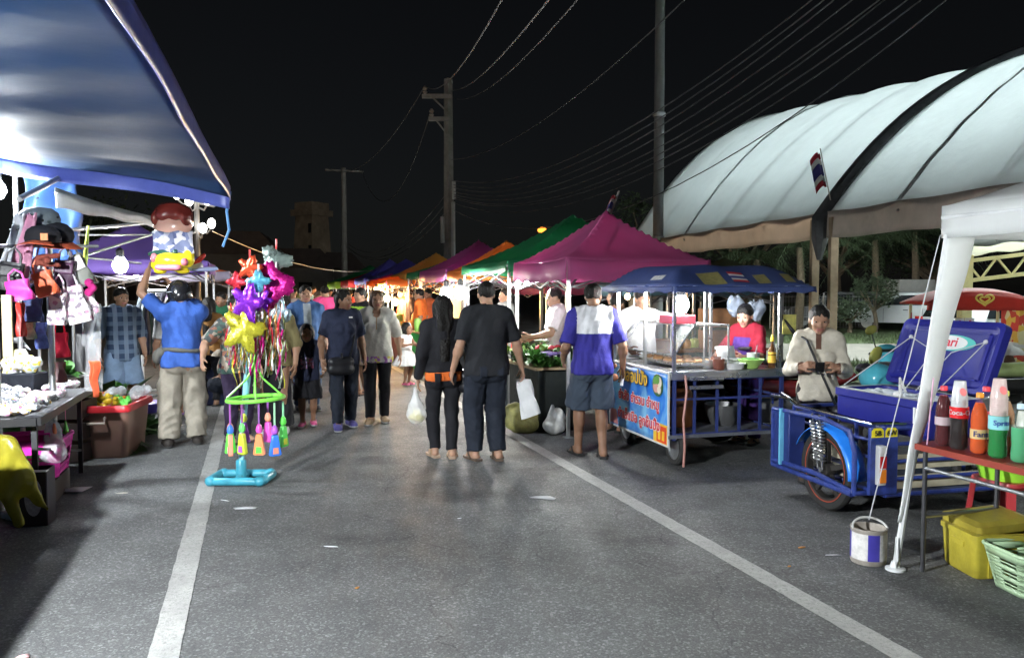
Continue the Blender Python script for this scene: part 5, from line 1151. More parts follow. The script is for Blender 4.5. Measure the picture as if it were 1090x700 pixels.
# clothes rack at the back
cr = thing('clothes_rack', 'white tube rail hung with dark clothes behind the blue polo shirt', 'clothes rack', gnd(172, 428)); a_ = at(150, 309, 11); b_ = at(185, 309, 11.4)
g = MB(); g.cyl(a_, b_, .02); g.cyl((a_.x, a_.y, 0), a_+V((0, 0, .06)), .02); g.cyl((b_.x, b_.y, 0), b_+V((0, 0, .06)), .02); g.cyl((a_.x, a_.y, .12), (b_.x, b_.y, .12), .015); g.cyl((a_.x, a_.y, .2), (b_.x, b_.y, .2), .015); g.build('rail', M('white_tube', (.7, .72, .72), rough=.4), cr, world=True)
for i in range(9):
    p = a_.lerp(b_, .06+i*.108); c_ = [(.05, .06, .07), (.10, .12, .13), (.03, .03, .05), (.12, .10, .09), (.04, .07, .06), (.14, .14, .15), (.03, .03, .04), (.07, .05, .08), (.1, .12, .1)][i]
    g = MB(); g.sheet(lambda u, v_: p+V((.03*math.sin(u*3.1+i)+.012*math.sin(v_*7+i), (u-.5)*.42*(.35+.65*min(1, v_*5)), -.03-.85*v_)), 8, 12); o = tag(g.build('garment', fabric('garment_%d' % i, c_), world=True, solid=.03), ['charcoal', 'slate', 'ink blue', 'brown grey', 'bottle green', 'pale grey', 'near black', 'aubergine', 'moss grey'][i]+' garment hanging on the white rail', 'garment', 'garments on the white rail')
# ================================================================== RIGHT SIDE
# ---- blue food cart
c0 = gnd(716, 500); C0 = V((1.445, 7.15, 0)); cart = thing('food_cart', 'blue roofed food cart with a glass case and a printed banner', 'food cart', C0, YAW-rad(2))
CW, CD, CT = 1.14, 1.30, .86      # along local x, y ; counter height
NAVYM = M('navy_paint', (.03, .045, .17), rough=.4, var=.25, scale=8, bump=.1); STL2 = M('stainless', (.55, .56, .57), rough=.28, metal=.9, var=.15)
g = MB(); g.box((CW/2, CD/2, CT), (CW+.06, CD+.04, .025)); g.box((CW/2, -.02, CT-.03), (CW+.06, .012, .06)); g.build('counter', STL2, cart, bevel=.004)
g = MB()
for x in (.015, .22, .45, .68, .9, CW-.015): g.bar((x, .0, .30), (x, .0, CT-.03), .022)
for z in (.30, .62, CT-.06): g.bar((0, .0, z), (CW, .0, z), .02)
for x in (.015, CW-.015):
    for y in (.0, CD): g.bar((x, y, .25), (x, y, CT-.02), .03)
    for z in (.30, .62): g.bar((x, 0, z), (x, CD, z), .022)
g.bar((0, CD, .3), (CW, CD, .3), .025); g.build('cage', NAVYM, cart)
g = MB(); g.box((CW/2, CD/2, .29), (CW+.02, CD, .02)); g.box((CW/2, -.015, .285), (CW+.1, .03, .03)); g.build('lower_shelf', M('shelf_metal', (.18, .19, .22), rough=.5, metal=.4, var=.3), cart)
g = MB(); g.box((CW/2, CD-.04, .55), (CW, .02, .48)); g.build('back_panel', M('dark_blue_panel', (.02, .025, .07), rough=.6), cart)
for x, y in ((.10, .12), (.10, CD-.12), (CW-.1, CD-.12)):
    w_ = thing('wheel', None, None, (0, 0, 0)); w_.parent = cart; w_.location = (x, y, .17); ROOTM[w_] = ROOTM[cart] @ Mx.Translation((x, y, .17)); w_.name = 'wheel'
    Ry = Mx.Rotation(rad(90), 3, 'Y') @ Mx.Identity(3)
    g = MB(); g.lathe([(.12, -.03), (.155, -.032), (.17, -.015), (.17, .015), (.155, .032), (.12, .03), (.12, -.03)], R=Ry, n=24); g.build('tyre', BLACKR, w_)
    g = MB(); g.lathe([(.02, -.03), (.115, -.012), (.122, -.03), (.122, .03), (.115, .012), (.02, .03)], R=Ry, n=24); g.build('rim', STEEL, w_)
# things on the lower shelf
g = MB(); g.lathe([(.13, 0), (.14, .02), (.14, .30), (.1, .37), (.05, .38), (.05, .43)], ROOTM[cart] @ V((.3, .45, .30))); o = tag(g.build('gas_bottle', M('rust_orange_paint', (.25, .09, .03), rough=.5, var=.4), world=True), 'rusty orange gas bottle inside the blue cart cage', 'gas bottle')
g = MB(); p = ROOTM[cart] @ V((.75, .4, .30)); g.lathe([(.12, 0), (.17, .1), (.18, .2), (.17, .2), (.12, .02), (.001, .02)], p); o = tag(g.build('pot', M('dark_alu', (.2, .2, .2), rough=.4, metal=.7), world=True), 'dull metal pot on the lower shelf of the blue cart', 'pot')
g = MB(); g.box(ROOTM[cart] @ V((.6, .8, .42)), (.5, .3, .24), YAW); tag(g.build('crate', M('brown_crate', (.10, .055, .03), var=.4), world=True, bevel=.01), 'brown crate at the back of the blue cart shelf', 'crate')
# roof
R0 = 1.70; RB = M('navy_canvas', (.045, .07, .20), rough=.65, var=.2, scale=4, bump=.3, bs=12, transl=.12)
x0, x1, y0, y1 = -.12, CW+.16, -.24, CD+.08
g = MB()
def rf(u, v_):
    x = x0+(x1-x0)*u; y = y0+(y1-y0)*v_; a = min(1, max(0, min(u, 1-u)*(x1-x0)/.30)); b_ = min(1, max(0, min(v_, 1-v_)*(y1-y0)/.45)); k = min(a, b_)
    return V((x, y, R0-.06+.19*math.sin(k*math.pi/2)**1.2+.008*math.sin(u*17+v_*5)))
g.sheet(rf, 40, 30); g.build('roof', RB, cart, solid=.006, sharp=50)
g = MB(); per = [(x0, y0), (x1, y0), (x1, y1), (x0, y1), (x0, y0)]
for i in range(4):
    a = V(per[i]+(0,)); b_ = V(per[i+1]+(0,)); n_ = (b_-a).cross(V((0, 0, 1))).normalized()
    g.sheet(lambda u, v_: a.lerp(b_, u)+n_*(.006+.01*math.sin(u*22+i)*v_)+V((0, 0, R0-.06-.055*v_+.008*math.sin(u*40)*v_)), 40, 3)
g.build('valance', RB, cart, solid=.004)
g = MB()
for x in (x0+.1, x1-.1):
    g.bar((x, y0+.1, R0-.05), (x, y1-.1, R0-.05), .025)
for y in (y0+.14, y1-.1): g.bar((x0+.1, y, R0-.05), (x1-.1, y, R0-.05), .028)
g.build('roof_frame', STL2, cart)
for x, y, k in ((.02, .02, 0), (CW-.03, .02, 0), (.02, CD-.02, 0), (CW-.03, CD-.02, 0), (.02, .62, 0)):
    g = MB(); g.bar((x, y, CT), (x, y, R0-.05), .028); g.build('post', STL2, cart)
# stickers on the roof front slope
def on_roof(u, v_, w_, h_, name, mat, lift=.007):
    g = MB(); n = 8; fx = lambda a, b_: rf(u+(a-.5)*w_, v_+(b_-.5)*h_)+V((0, -.004, lift))
    g.sheet(fx, n, 6); return g.build(name, mat, cart, sharp=60)
YST = M('faded_yellow_print', (.27, .24, .09), var=.35, scale=26, rough=.5)
on_roof(.30, .075, .16, .11, 'sticker', YST); on_roof(.66, .075, .09, .08, 'sticker', YST); on_roof(.85, .075, .07, .08, 'sticker', YST)
for k, c_ in enumerate(((.5, .03, .05), (.7, .7, .7), (.05, .06, .25), (.7, .7, .7), (.5, .03, .05))):
    on_roof(.49, .045+.018*k*1.0, .11, .022 if k != 2 else .026, 'flag_stripe', M('flag_%d' % (k if k < 3 else 4-k), c_, var=.1), .008+.0006*k)
on_roof(.06, .3, .035, .15, 'sticker', M('pale_print', (.5, .5, .5), var=.4, scale=30))
# glass display case
g = MB(); gx0, gx1, gy0, gy1 = .06, .62, .10, CD-.05; gz = CT+.42
fr = [((gx0, gy0), (gx1, gy0)), ((gx1, gy0), (gx1, gy1)), ((gx1, gy1), (gx0, gy1)), ((gx0, gy1), (gx0, gy0))]
for a, b_ in fr: g.bar(a+(CT+.015,), b_+(CT+.015,), .016); 
for y in (gy0, gy1): 
    g.bar((gx1, y, CT), (gx1, y, gz), .014); g.bar((gx0+.2, y, gz), (gx1, y, gz), .014); g.bar((gx0, y, CT+.14), (gx0+.2, y, gz), .014); g.bar((gx0, y, CT), (gx0, y, CT+.14), .014)
g.bar((gx0+.2, gy0, gz), (gx0+.2, gy1, gz), .014); g.bar((gx1, gy0, gz), (gx1, gy1, gz), .014); g.bar((gx0, gy0, CT+.14), (gx0, gy1, CT+.14), .014)
gc = g.build('display_case', STL2, cart)
g = MB(); g.add([(gx0, gy0, CT+.14), (gx0, gy1, CT+.14), (gx0+.2, gy1, gz), (gx0+.2, gy0, gz)], [(0, 1, 2, 3)]); g.add([(gx0+.2, gy0, gz+.002), (gx1, gy0, gz+.002), (gx1, gy1, gz+.002), (gx0+.2, gy1, gz+.002)], [(0, 1, 2, 3)])
g.add([(gx0, gy0, CT+.03), (gx1, gy0, CT+.03), (gx1, gy0, gz), (gx0+.2, gy0, gz), (gx0, gy0, CT+.14)], [(0, 1, 2, 3, 4)]); g.build('pane', GLASS, gc, smooth=False)
g = MB(); g.box((.34, CD/2, CT+.06), (.5, CD*.8, .02)); g.build('tray', STL2, gc)
# food and goods on the cart
def onc(x, y, z=CT+.014): return ROOTM[cart] @ V((x, y, z))
for i in range(14):
    g = MB(); p = onc(.2+.1*(i % 4), .25+.22*(i//4), CT+.072); g.ell(p, (.05, .06, .03), R=Mx.Rotation(i, 3, 'Z')); tag(g.build('snack', M('fried_snack', (.42, .22, .08), var=.4, scale=25), world=True), 'fried brown snack laid out in the glass case of the blue cart', 'snack', 'snacks in the glass case')
o = thing('food_box', 'white foam food box set on the cart counter', 'box', onc(.66, .08), YAW+.1); g = MB(); rings(g, [ring(.17, .14, 0), ring(.20, .17, .05), ring(.21, .18, .055)]); g.build('base', M('white_foam', (.8, .8, .8), rough=.7), o); g = MB(); g.add([(-.1, .085, .055), (.1, .085, .055), (.1, .12, .20), (-.1, .12, .20)], [(0, 1, 2, 3)]); g.box((0, .13, .19), (.2, .012, .02)); g.build('lid', M('white_foam', (.8, .8, .8)), o, solid=.012)
for i in range(3):
    g = MB(); g.box(onc(.66+.01*i, .22, CT+.03+.032*i), (.2, .17, .028), YAW+.05*i); tag(g.build('food_box', M('white_foam', (.8, .8, .8)), world=True, bevel=.008), 'closed white foam box stacked behind the open one', 'box', 'stacked foam boxes on the cart')
o = thing('bowl', 'pale green plastic bowl on the right of the cart counter', 'bowl', onc(.86, .10)); g = MB(); g.lathe([(.06, 0), (.10, .05), (.125, .085), (.12, .088), (.095, .05), (.001, .02)], n=22); g.build('shell', plastic('pale_green_plastic', (.38, .62, .16)), o); g = MB(); g.ell((0, 0, .07), (.1, .1, .03)); g.build('contents', VEGG, o)
o = thing('bottle', 'brown sauce bottle with a yellow cap at the right end of the cart counter', 'bottle', onc(1.06, .06)); g = MB(); g.lathe([(.034, 0), (.037, .01), (.037, .15), (.03, .19), (.014, .225), (.014, .25)], n=16); g.build('body', M('sauce_brown', (.10, .04, .01), rough=.12, var=.1, coat=.6), o); g = MB(); g.lathe([(.0375, .05), (.0378, .12)], n=16); g.lathe([(.0376, .13), (.0376, .15)], n=16); g.build('label', M('sauce_label', (.75, .45, .05), var=.3, scale=40), o); g = MB(); g.lathe([(.017, .25), (.017, .28), (.008, .31)], n=12); g.build('cap', plastic('yellow_plastic', (.8, .6, .05)), o)
g = MB(); g.box(onc(.30, .50, gz+.045), (.22, .3, .085), YAW+.1); o = tag(g.build('red_tray', plastic('coral_plastic', (.7, .12, .15)), world=True, bevel=.01), 'coral red plastic tray on top of the glass case', 'tray')
for i, (x, y, rr_, hh_, c_, lb) in enumerate(((.50, .06, .055, .10, (.18, .06, .04), 'dark red sauce pot at the middle of the cart counter'), (.56, .2, .05, .11, (.25, .08, .05), 'brown sauce pot behind the dark red one'), (.45, .18, .05, .08, (.5, .5, .5), 'small metal pot beside the sauce pots'), (.98, .25, .06, .13, (.6, .6, .62), 'tall metal cup at the right of the cart counter'))):
    o = thing('sauce_pot', lb, 'pot', onc(x, y)); g = MB(); g.lathe([(rr_*.85, 0), (rr_, .02), (rr_, hh_), (rr_*.92, hh_), (rr_*.85, .02), (.001, .02)], n=16); g.build('body', M('pot_%d' % i, c_, rough=.3, metal=.6 if i > 1 else .1), o); g = MB(); g.cyl((.01, 0, .03), (rr_*.8, .03, hh_+.07), .006, n=6); g.build('spoon', STL2, o)
# drip cloth / hose
g = MB(); g.tube([onc(.10, -.05, CT-.02), onc(.11, -.06, .7), onc(.08, -.06, .45), onc(.09, -.07, .2), onc(.08, -.07, .02)], .011, 8); tag(g.build('hose', plastic('pink_hose', (.45, .22, .19)), world=True), 'thin pinkish hose hanging down the front of the blue cart', 'hose')
g = MB(); g.bar(onc(.14, -.04, CT-.05), onc(.48, -.04, CT-.05), .05, .03); g.bar(onc(.14, -.04, CT-.13), onc(.48, -.04, CT-.13), .04, .03); tag(g.build('knife_rack', STL2, world=True), 'steel rail rack at the left of the cart front', 'rack')
# banner on the road side
bn = thing('banner', 'bright blue printed banner on the road side of the cart, red and yellow lettering', 'banner', ROOTM[cart] @ V((-.04, 0, .30)), YAW-rad(2)+rad(90))
# local: x along the cart depth (towards far), y = towards the cart (-x of cart is -y..)
def sky_print():
    m = M('banner_blue', (.04, .25, .68), rough=.35, var=0); N = m.node_tree.nodes; L = m.node_tree.links; b = N['Principled BSDF']; tc = N.new('ShaderNodeTexCoord'); n = N.new('ShaderNodeTexNoise'); n.inputs['Scale'].default_value = 3.2; n.inputs['Detail'].default_value = 3; n.inputs['Distortion'].default_value = 1.2
    L.new(tc.outputs['Object'], n.inputs['Vector']); cr = N.new('ShaderNodeValToRGB'); e = cr.color_ramp.elements; e[0].position = .38; e[0].color = (.015, .16, .62, 1); e[1].position = .68; e[1].color = (.22, .52, .80, 1); L.new(n.outputs[0], cr.inputs[0]); L.new(cr.outputs[0], b.inputs['Base Color']); return m
BH0, BH1 = .10, .86   # heights
bw = CD+.02
g = MB(); g.sheet(lambda u, v_: V((bw*u-.01, .006*math.sin(u*9+v_*3), -.10-.0+(.66)*v_)), 20, 10); g.build('sheet', sky_print(), bn, solid=.004)
g = MB()
for a, b_ in (((-.012, -.10), (-.012, .56)), ((bw, -.10), (bw, .56)), ((-.012, -.10), (bw, -.10)), ((-.012, .56), (bw, .56))): g.bar((a[0], .004, a[1]), (b_[0], .004, b_[1]), .016)
g.build('border', M('banner_edge', (.6, .6, .58), rough=.5), bn)
# seen from the road the banner's far end is on the viewer's left
def btext(body, u, z, size, mat, back, bold):
    Mt = ROOTM[bn] @ plane_mtx((u, .013, z), (-1, 0, 0), (0, 0, 1))
    text_mesh(body, size, back, 'lettering_edge', bn, Mt, .0008, bold*3.2); text_mesh(body, size, mat, 'lettering', bn, Mt @ Mx.Translation((0, 0, .002)), .0012, bold)
YL = plastic('print_yellow', (.80, .50, .04)); RL = plastic('print_red', (.62, .04, .06)); WL = plastic('print_white', (.75, .75, .75)); BL = plastic('print_navy', (.02, .03, .1))
btext('กำลอปปัง', .74, .45, .17, YL, BL, .004)
btext('ยำลัง ยำรวม ยำหมู', .62, .24, .125, RL, WL, .003); btext('ยำเล็บมือ ลูกชิ้นปิ้ง', .62, .05, .13, RL, WL, .003)
g = MB(); 
for k, (dx, dz, rr_, mi_) in enumerate(((0, 0, .10, 0), (.03, .03, .05, 1), (-.03, -.02, .05, 2), (0, .05, .04, 3), (.04, -.04, .035, 1), (-.045, .04, .035, 3))): g.prism([(rr_*math.cos(a)*1.1, rr_*math.sin(a)*(1.05)) for a in np.linspace(0, 6.283, 15)[:-1]], (.20-dx, .010+.0012*k, .43+dz), (-1, 0, 0), (0, 0, 1), .0012, mi_)
g.build('food_picture', [plastic('print_dark_green', (.05, .13, .05)), plastic('print_cream', (.7, .6, .5)), plastic('print_pink', (.6, .3, .25)), plastic('print_leaf', (.12, .3, .06))], bn)
g = MB(); g.prism([(-.15, -.07), (.13, -.07), (.13, .11), (-.05, .11), (-.15, .05)], (.13, .009, -.025), (-1, 0, 0), (0, 0, 1), .0012, 0); g.prism([(-.09, -.06), (.11, -.06), (.11, .09), (-.09, .09)], (.12, .0105, -.025), (-1, 0, 0), (0, 0, 1), .0012, 1); g.prism([(-.05, -.035), (.0, -.035), (.0, .05), (-.05, .05)], (.13, .012, -.03), (-1, 0, 0), (0, 0, 1), .0012, 0); g.prism([(.03, -.035), (.08, -.035), (.08, .05), (.03, .05)], (.13, .012, -.03), (-1, 0, 0), (0, 0, 1), .0012, 0)
g.build('corner_print', [YL, plastic('print_scarlet', (.7, .06, .02))], bn); g = MB(); g.prism([(-.16, -.06), (.05, -.06), (.0, .09), (-.14, .09)], (1.15, .0095, -.02), (-1, 0, 0), (0, 0, 1), .0012); g.build('corner_print', plastic('print_rose', (.5, .2, .2)), bn)

# ---- cargo tricycle with the blue ice chest
BLUEP = M('blue_frame_paint', (.025, .045, .21), rough=.4, var=.45, scale=16, bump=.1, coat=.2); SKYP = M('bright_blue_paint', (.02, .20, .75), rough=.3, var=.12, coat=.4); CREAMB = M('cream_board', (.66, .58, .34))
K0 = gnd(893, 551); K0 = V((2.37, 5.82, 0)); tri = thing('cargo_tricycle', 'blue cargo tricycle carrying an open ice chest', 'tricycle', K0, YAW-rad(4))
# local x: to the right (perpendicular to the road), y: down the road. wheel at origin. bed x -.1..1.15, y -.50...+.55
TB0, TB1 = .21, .67
g = MB()
fx0, fx1, fy0, fy1 = .07, 1.0, -.46, .62
for x in (fx0, fx1):
    for z in (TB0, TB1): g.tube([(x, fy0, z), (x, fy1, z)], .016, 8)
    for y in (fy0, -.15, .2, fy1): g.tube([(x, y, TB0), (x, y, TB1)], .014, 8)
for y in (fy0, fy1):
    for z in (TB0, TB1): g.tube([(fx0, y, z), (fx1, y, z)], .016, 8)
for z in (.32, .44, .56): g.tube([(fx0, fy0, z), (fx1, fy0, z)], .014, 8); g.tube([(fx0, fy0, z), (fx0, fy1, z)], .012, 8)
# outrigger carrying the wheel
g.tube([(-.13, .60, TB0), (-.13, -.38, TB0-.0)], .02, 8); g.tube([(-.13, .60, .66), (-.13, .60, TB0)], .018, 8); g.tube([(fx0, .6, TB0), (-.13, .6, TB0)], .018, 8); g.tube([(-.13, .6, .66), (-.13, -.05, .68), (-.13, -.34, .64), (-.13, -.40, .5), (-.13, -.40, .22)], .018, 8); g.tube([(-.13, -.40, .22), (fx0, -.40, .22)], .018, 8); g.tube([(-.13, .6, .25), (-.12, .05, .26), (-.12, -.38, .22)], .02, 8); g.tube([(-.13, .3, .67), (fx0, .3, .67)], .014, 8)
g.build('frame', BLUEP, tri)
# front side panel (viewer's left end): blue box with a light blue bar
g = MB(); g.box((-.06, .50, .44), (.14, .24, .42)); g.build('side_box', M('deep_blue_panel', (.02, .035, .16), rough=.45, var=.3), tri, bevel=.008)
g = MB(); g.bar((-.145, .46, .24), (-.145, .46, .68), .035, .02); g.build('light_bar', plastic('light_blue_plastic', (.16, .50, .72)), tri)
for i, z in enumerate((.29, .41, .53)):
    g = MB(); g.box((.05, .12, z), (.012, .5, .08)); g.build('side_board', M('weathered_cream_board', (.42, .38, .28), rough=.7, var=.25), tri)
for i, z in enumerate((.29, .43)):
    g = MB(); g.box((.54, fy0+.022, z), (.9, .014, .09 if i == 0 else .10)); g.build('tail_board', M('weathered_cream_board', (.42, .38, .28)), tri)
g = MB(); g.box((.54, .08, TB0+.02), (.9, 1.02, .03)); g.build('bed_floor', M('bed_plate', (.05, .06, .1), rough=.6), tri)
# wheel with mag spokes
Ry = Mx.Rotation(rad(90), 3, 'Y')
def wheel(parent, c, R_, wd, rimmat, spokes=6, red=True):
    w_ = bpy.data.objects.new('wheel', None); COL.objects.link(w_); w_.parent = parent; w_.location = V(c); ROOTM[w_] = ROOTM[parent] @ Mx.Translation(V(c))
    g = MB(); a = R_; g.lathe([(a*.80, -wd*.35), (a*.88, -wd*.5), (a*.96, -wd*.42), (a, -wd*.15), (a, wd*.15), (a*.96, wd*.42), (a*.88, wd*.5), (a*.80, wd*.35), (a*.80, -wd*.35)], R=Ry, n=36); g.build('tyre', BLACKR, w_)
    g = MB(); g.lathe([(a*.72, -wd*.36), (a*.80, -wd*.40), (a*.815, 0), (a*.80, wd*.40), (a*.72, wd*.36), (a*.70, 0), (a*.72, -wd*.36)], R=Ry, n=36)
    for k in range(spokes):
        an = 6.283*k/spokes+.3; d_ = V((0, math.cos(an), math.sin(an))); g.bar(d_*a*.1, d_*a*.73, wd*.35, a*.13)
    g.lathe([(a*.16, -wd*.5), (a*.18, -wd*.2), (a*.18, wd*.2), (a*.16, wd*.5)], R=Ry, n=16); g.build('rim', rimmat, w_)
    if red:
        g = MB(); g.lathe([(a*.775, -wd*.43), (a*.80, -wd*.43), (a*.80, -wd*.37), (a*.775, -wd*.37), (a*.775, -wd*.43)], R=Ry, n=36); g.build('pinstripe', M('rust_red_paint', (.35, .06, .03), rough=.5, var=.4), w_)
    g = MB(); g.cyl((-wd*.9, 0, 0), (wd*.9, 0, 0), a*.06); g.build('axle', STEEL, w_)
    return w_
RIM = M('dark_mag', (.06, .055, .05), rough=.5, metal=.5, var=.3)
wheel(tri, (-.05, 0, .295), .295, .075, RIM, 5)
# fender
g = MB()
def fe(u, v_):
    a = rad(2+150*u); rr_ = .352+.012*math.cos((v_-.5)*3)-.05*abs(v_-.5); return V((-.05+(v_-.5)*.15, -math.cos(a)*rr_, .275+math.sin(a)*rr_))
g.sheet(fe, 30, 6); g.build('fender', SKYP, tri, solid=.005)
# twin spring shocks
SPR = M('spring_steel', (.6, .6, .6), rough=.3, metal=.9)
for dy in (-.03, .055):
    sk_ = MB(); a = V((-.135, dy+.02, .70)); b_ = V((-.115, dy*.6-.01, .30)); sk_.cyl(a, b_, .011); sh = sk_.build('shock', CHROME, tri)
    g = MB(); n = 120; ax = (b_-a); g.tube([a+ax*(.12+.72*i/n)+V((math.cos(i*6.283/10)*.024, math.sin(i*6.283/10)*.024, 0)) for i in range(n+1)], .006, 5); g.build('spring', SPR, sh); ROOTM[sh] = ROOTM[tri]
# rail, corner plate with stickers and tail lamp
g = MB(); g.tube([(-.13, .62, .70), (-.16, .58, .77), (-.13, .40, .77), (-.12, .30, .73), (-.10, -.1, .72), (-.02, -.42, .70), (.2, -.46, .70), (.4, -.46, .71)], .013, 8); g.tube([(-.14, .5, .77), (-.16, .44, .81), (-.12, .38, .77)], .009, 6); g.build('hand_rail', CHROME, tri)
g = MB(); g.box((.04, fy0-.005, .45), (.22, .03, .46)); g.build('corner_plate', BLUEP, tri, bevel=.006)
for i in range(2):
    g = MB(); g.prism([(-.048, -.03), (.048, -.03), (.048, .015), (.03, .034), (-.03, .034), (-.048, .015)], (-.015+.108*i, fy0-.021, .645), (1, 0, 0), (0, 0, 1), -.003); stk = g.build('sticker', plastic('sticker_yellow', (.72, .60, .03)), tri); ROOTM[stk] = ROOTM[tri]
    text_mesh('6W' if i else '5B', .05, BLACKP, 'lettering', stk, ROOTM[tri] @ plane_mtx((-.015+.108*i, fy0-.026, .643), (1, 0, 0), (0, 0, 1)), .001, .001)
g = MB(); g.box((.0, fy0-.035, .43), (.055, .05, .27)); tl = g.build('tail_lamp', M('lamp_case', (.45, .45, .45), rough=.4), tri, bevel=.006); ROOTM[tl] = ROOTM[tri]
g = MB(); g.box((.0, fy0-.063, .36), (.045, .01, .09)); g.build('amber_lens', plastic('amber_lens', (.6, .18, .02), rough=.15), tl); g = MB(); g.box((.0, fy0-.063, .455), (.045, .01, .08)); g.build('red_lens', plastic('red_lens', (.35, .02, .02), rough=.15), tl); g = MB(); g.box((0, fy0-.063, .535), (.045, .01, .045)); g.build('clear_lens', plastic('grey_lens', (.5, .5, .5), rough=.15), tl)
g = MB(); g.box((.27, fy0-.05, .76), (.06, .012, .11), m=0); o = tag(g.build('phone_holder', WHITEP, loc=ROOTM[tri] @ V((0, 0, 0)), rz=YAW-rad(4)), 'small white card holder clipped on the chest of the tricycle', 'card holder')
# second and third wheels
wheel(tri, (1.22, -.08, .275), .275, .075, RIM, 5, False)
# ---- motorcycle pulling it (mostly hidden)
mo = thing('motorcycle', 'motorcycle with a teal fairing joined to the blue tricycle', 'motorcycle', ROOTM[tri] @ V((1.42, .75, 0)), YAW-rad(4)); ROOTM[mo] = Mx.Translation(mo.location) @ Mx.Rotation(YAW-rad(4), 4, 'Z')
wheel(mo, (0, .62, .275), .275, .07, RIM, 6, False); wheel(mo, (0, -.62, .275), .275, .08, RIM, 6, False)
TEAL = M('teal_paint', (.08, .40, .50), rough=.2, var=.15, coat=.6)
soft('fairing', [('rc', (0, .52, .62), (0, .42, .98), .07, .10), ('el', (0, .47, 1.02), (.15, .10, .09)), ('rc', (0, .45, .7), (0, -.25, .62), .07, .1)], TEAL, mo, world=False, wr=0)
soft('seat', [('rc', (0, .15, .76), (0, -.45, .80), .09, .10), ('rc', (0, -.45, .8), (0, -.62, .85), .1, .07)], M('seat_vinyl', (.02, .02, .02), rough=.5), mo, world=False, wr=0)
g = MB(); g.box((0, .0, .38), (.22, .4, .26)); g.tube([(0, .62, .3), (0, .42, .95)], .04, 8); g.tube([(0, -.62, .3), (0, -.1, .4)], .035, 8); g.tube([(.1, .1, .3), (.14, -.6, .34)], .045, 8); g.build('engine', M('engine_grey', (.14, .14, .14), rough=.5, metal=.5, var=.3), mo, bevel=.02)
g = MB(); g.tube([(-.33, .28, 1.04), (-.15, .36, 1.06), (.15, .36, 1.06), (.33, .28, 1.04)], .015, 8); g.tube([(-.2, .36, 1.06), (-.27, .34, 1.22)], .007, 6); g.build('handlebar', DSTEEL, mo)
for sx in (-1, 1):
    g = MB(); g.ell((sx*.28, .335, 1.25), (.065, .018, .04), R=Mx.Rotation(sx*.3, 3, 'Y')); g.build('mirror', M('mirror_olive', (.25, .25, .06), rough=.25), mo)
# teal helmet resting on the tank (beside the chest)
hp = at(935, 402, 6.55); soft('helmet', [('el', hp, (.15, .15, .12)), ('sub', hp+V((0, -.02, -.12)), (.10, .10, .09))], TEAL, wr=0); tag(bpy.data.objects['helmet'], 'shiny teal open face helmet left of the raised chest lid', 'helmet')
soft('bag', [('el', hp+V((.09, .05, .06)), (.13, .12, .07)), ('el', hp+V((-.1, .05, .07)), (.07, .08, .05))], M('black_vinyl', (.015, .015, .018), rough=.4), wr=.01); tag(bpy.data.objects['bag'], 'crumpled black bag lying over the teal helmet', 'bag')
g = MB(); p = at(932, 378, 6.9); g.ell(p, (.05, .02, .085), R=Mx.Rotation(.5, 3, 'Y')); mm_ = thing('mirror', 'olive backed mirror on a thin black stem above the teal helmet', 'mirror', p-V((0, 0, .3))); g.build('mirror_head', M('mirror_olive', (.25, .25, .06)), mm_, world=True); g = MB(); g.tube([p, p+V((.04, 0, -.15)), p+V((.06, 0, -.28))], .008, 6); g.build('stem', BLACKP, mm_, world=True)
# ---- ice chest
ch = thing('ice_chest', 'royal blue ice chest with its lid propped open', 'ice chest', V((2.5, 6.15, .60)), YAW-rad(90)); ROOTM[ch] = Mx.Translation(ch.location) @ Mx.Rotation(YAW-rad(90), 4, 'Z')
ROY = plastic('royal_blue_plastic', (.015, .018, .19), rough=.4, bump=.06, var=.12); cw, cdp, chh = .88, .50, .26
def ringb(x0_, y0_, x1_, y1_, z, rr_=.05, k=5):
    out = []
    for cx, cy, a0_ in ((x1_-rr_, y1_-rr_, 0), (x0_+rr_, y1_-rr_, 90), (x0_+rr_, y0_+rr_, 180), (x1_-rr_, y0_+rr_, 270)):
        for j in range(k): a = rad(a0_+90*j/(k-1)); out.append(V((cx+rr_*math.cos(a), cy+rr_*math.sin(a), z)))
    return out
g = MB(); rings(g, [ringb(.02, .02, cw-.02, cdp-.02, 0), ringb(.0, .0, cw, cdp, .03), ringb(0, 0, cw, cdp, chh-.06), ringb(-.012, -.012, cw+.012, cdp+.012, chh-.05), ringb(-.012, -.012, cw+.012, cdp+.012, chh), ringb(.05, .05, cw-.05, cdp-.05, chh), ringb(.07, .07, cw-.07, cdp-.07, .08)]); g.build('body', ROY, ch)
g = MB(); rings(g, [ringb(.055, .055, cw-.055, cdp-.055, chh-.09), ringb(.055, .055, cw-.055, cdp-.055, chh-.03), ringb(-.005, -.005, cw+.005, cdp+.005, chh+.004), ringb(.05, .05, cw-.05, cdp-.05, chh+.006)]); g.build('liner', WHITEP, ch)
r = random.Random(4); soft('ice', [('el', (r.uniform(.12, cw-.12), r.uniform(.12, cdp-.12), chh-.05), (r.uniform(.05, .08),)*2+(.05,)) for _ in range(26)], M('ice', (.75, .80, .84), rough=.25, var=.1, bump=.5, bs=40), ch, world=False, wr=.006, fr=30)
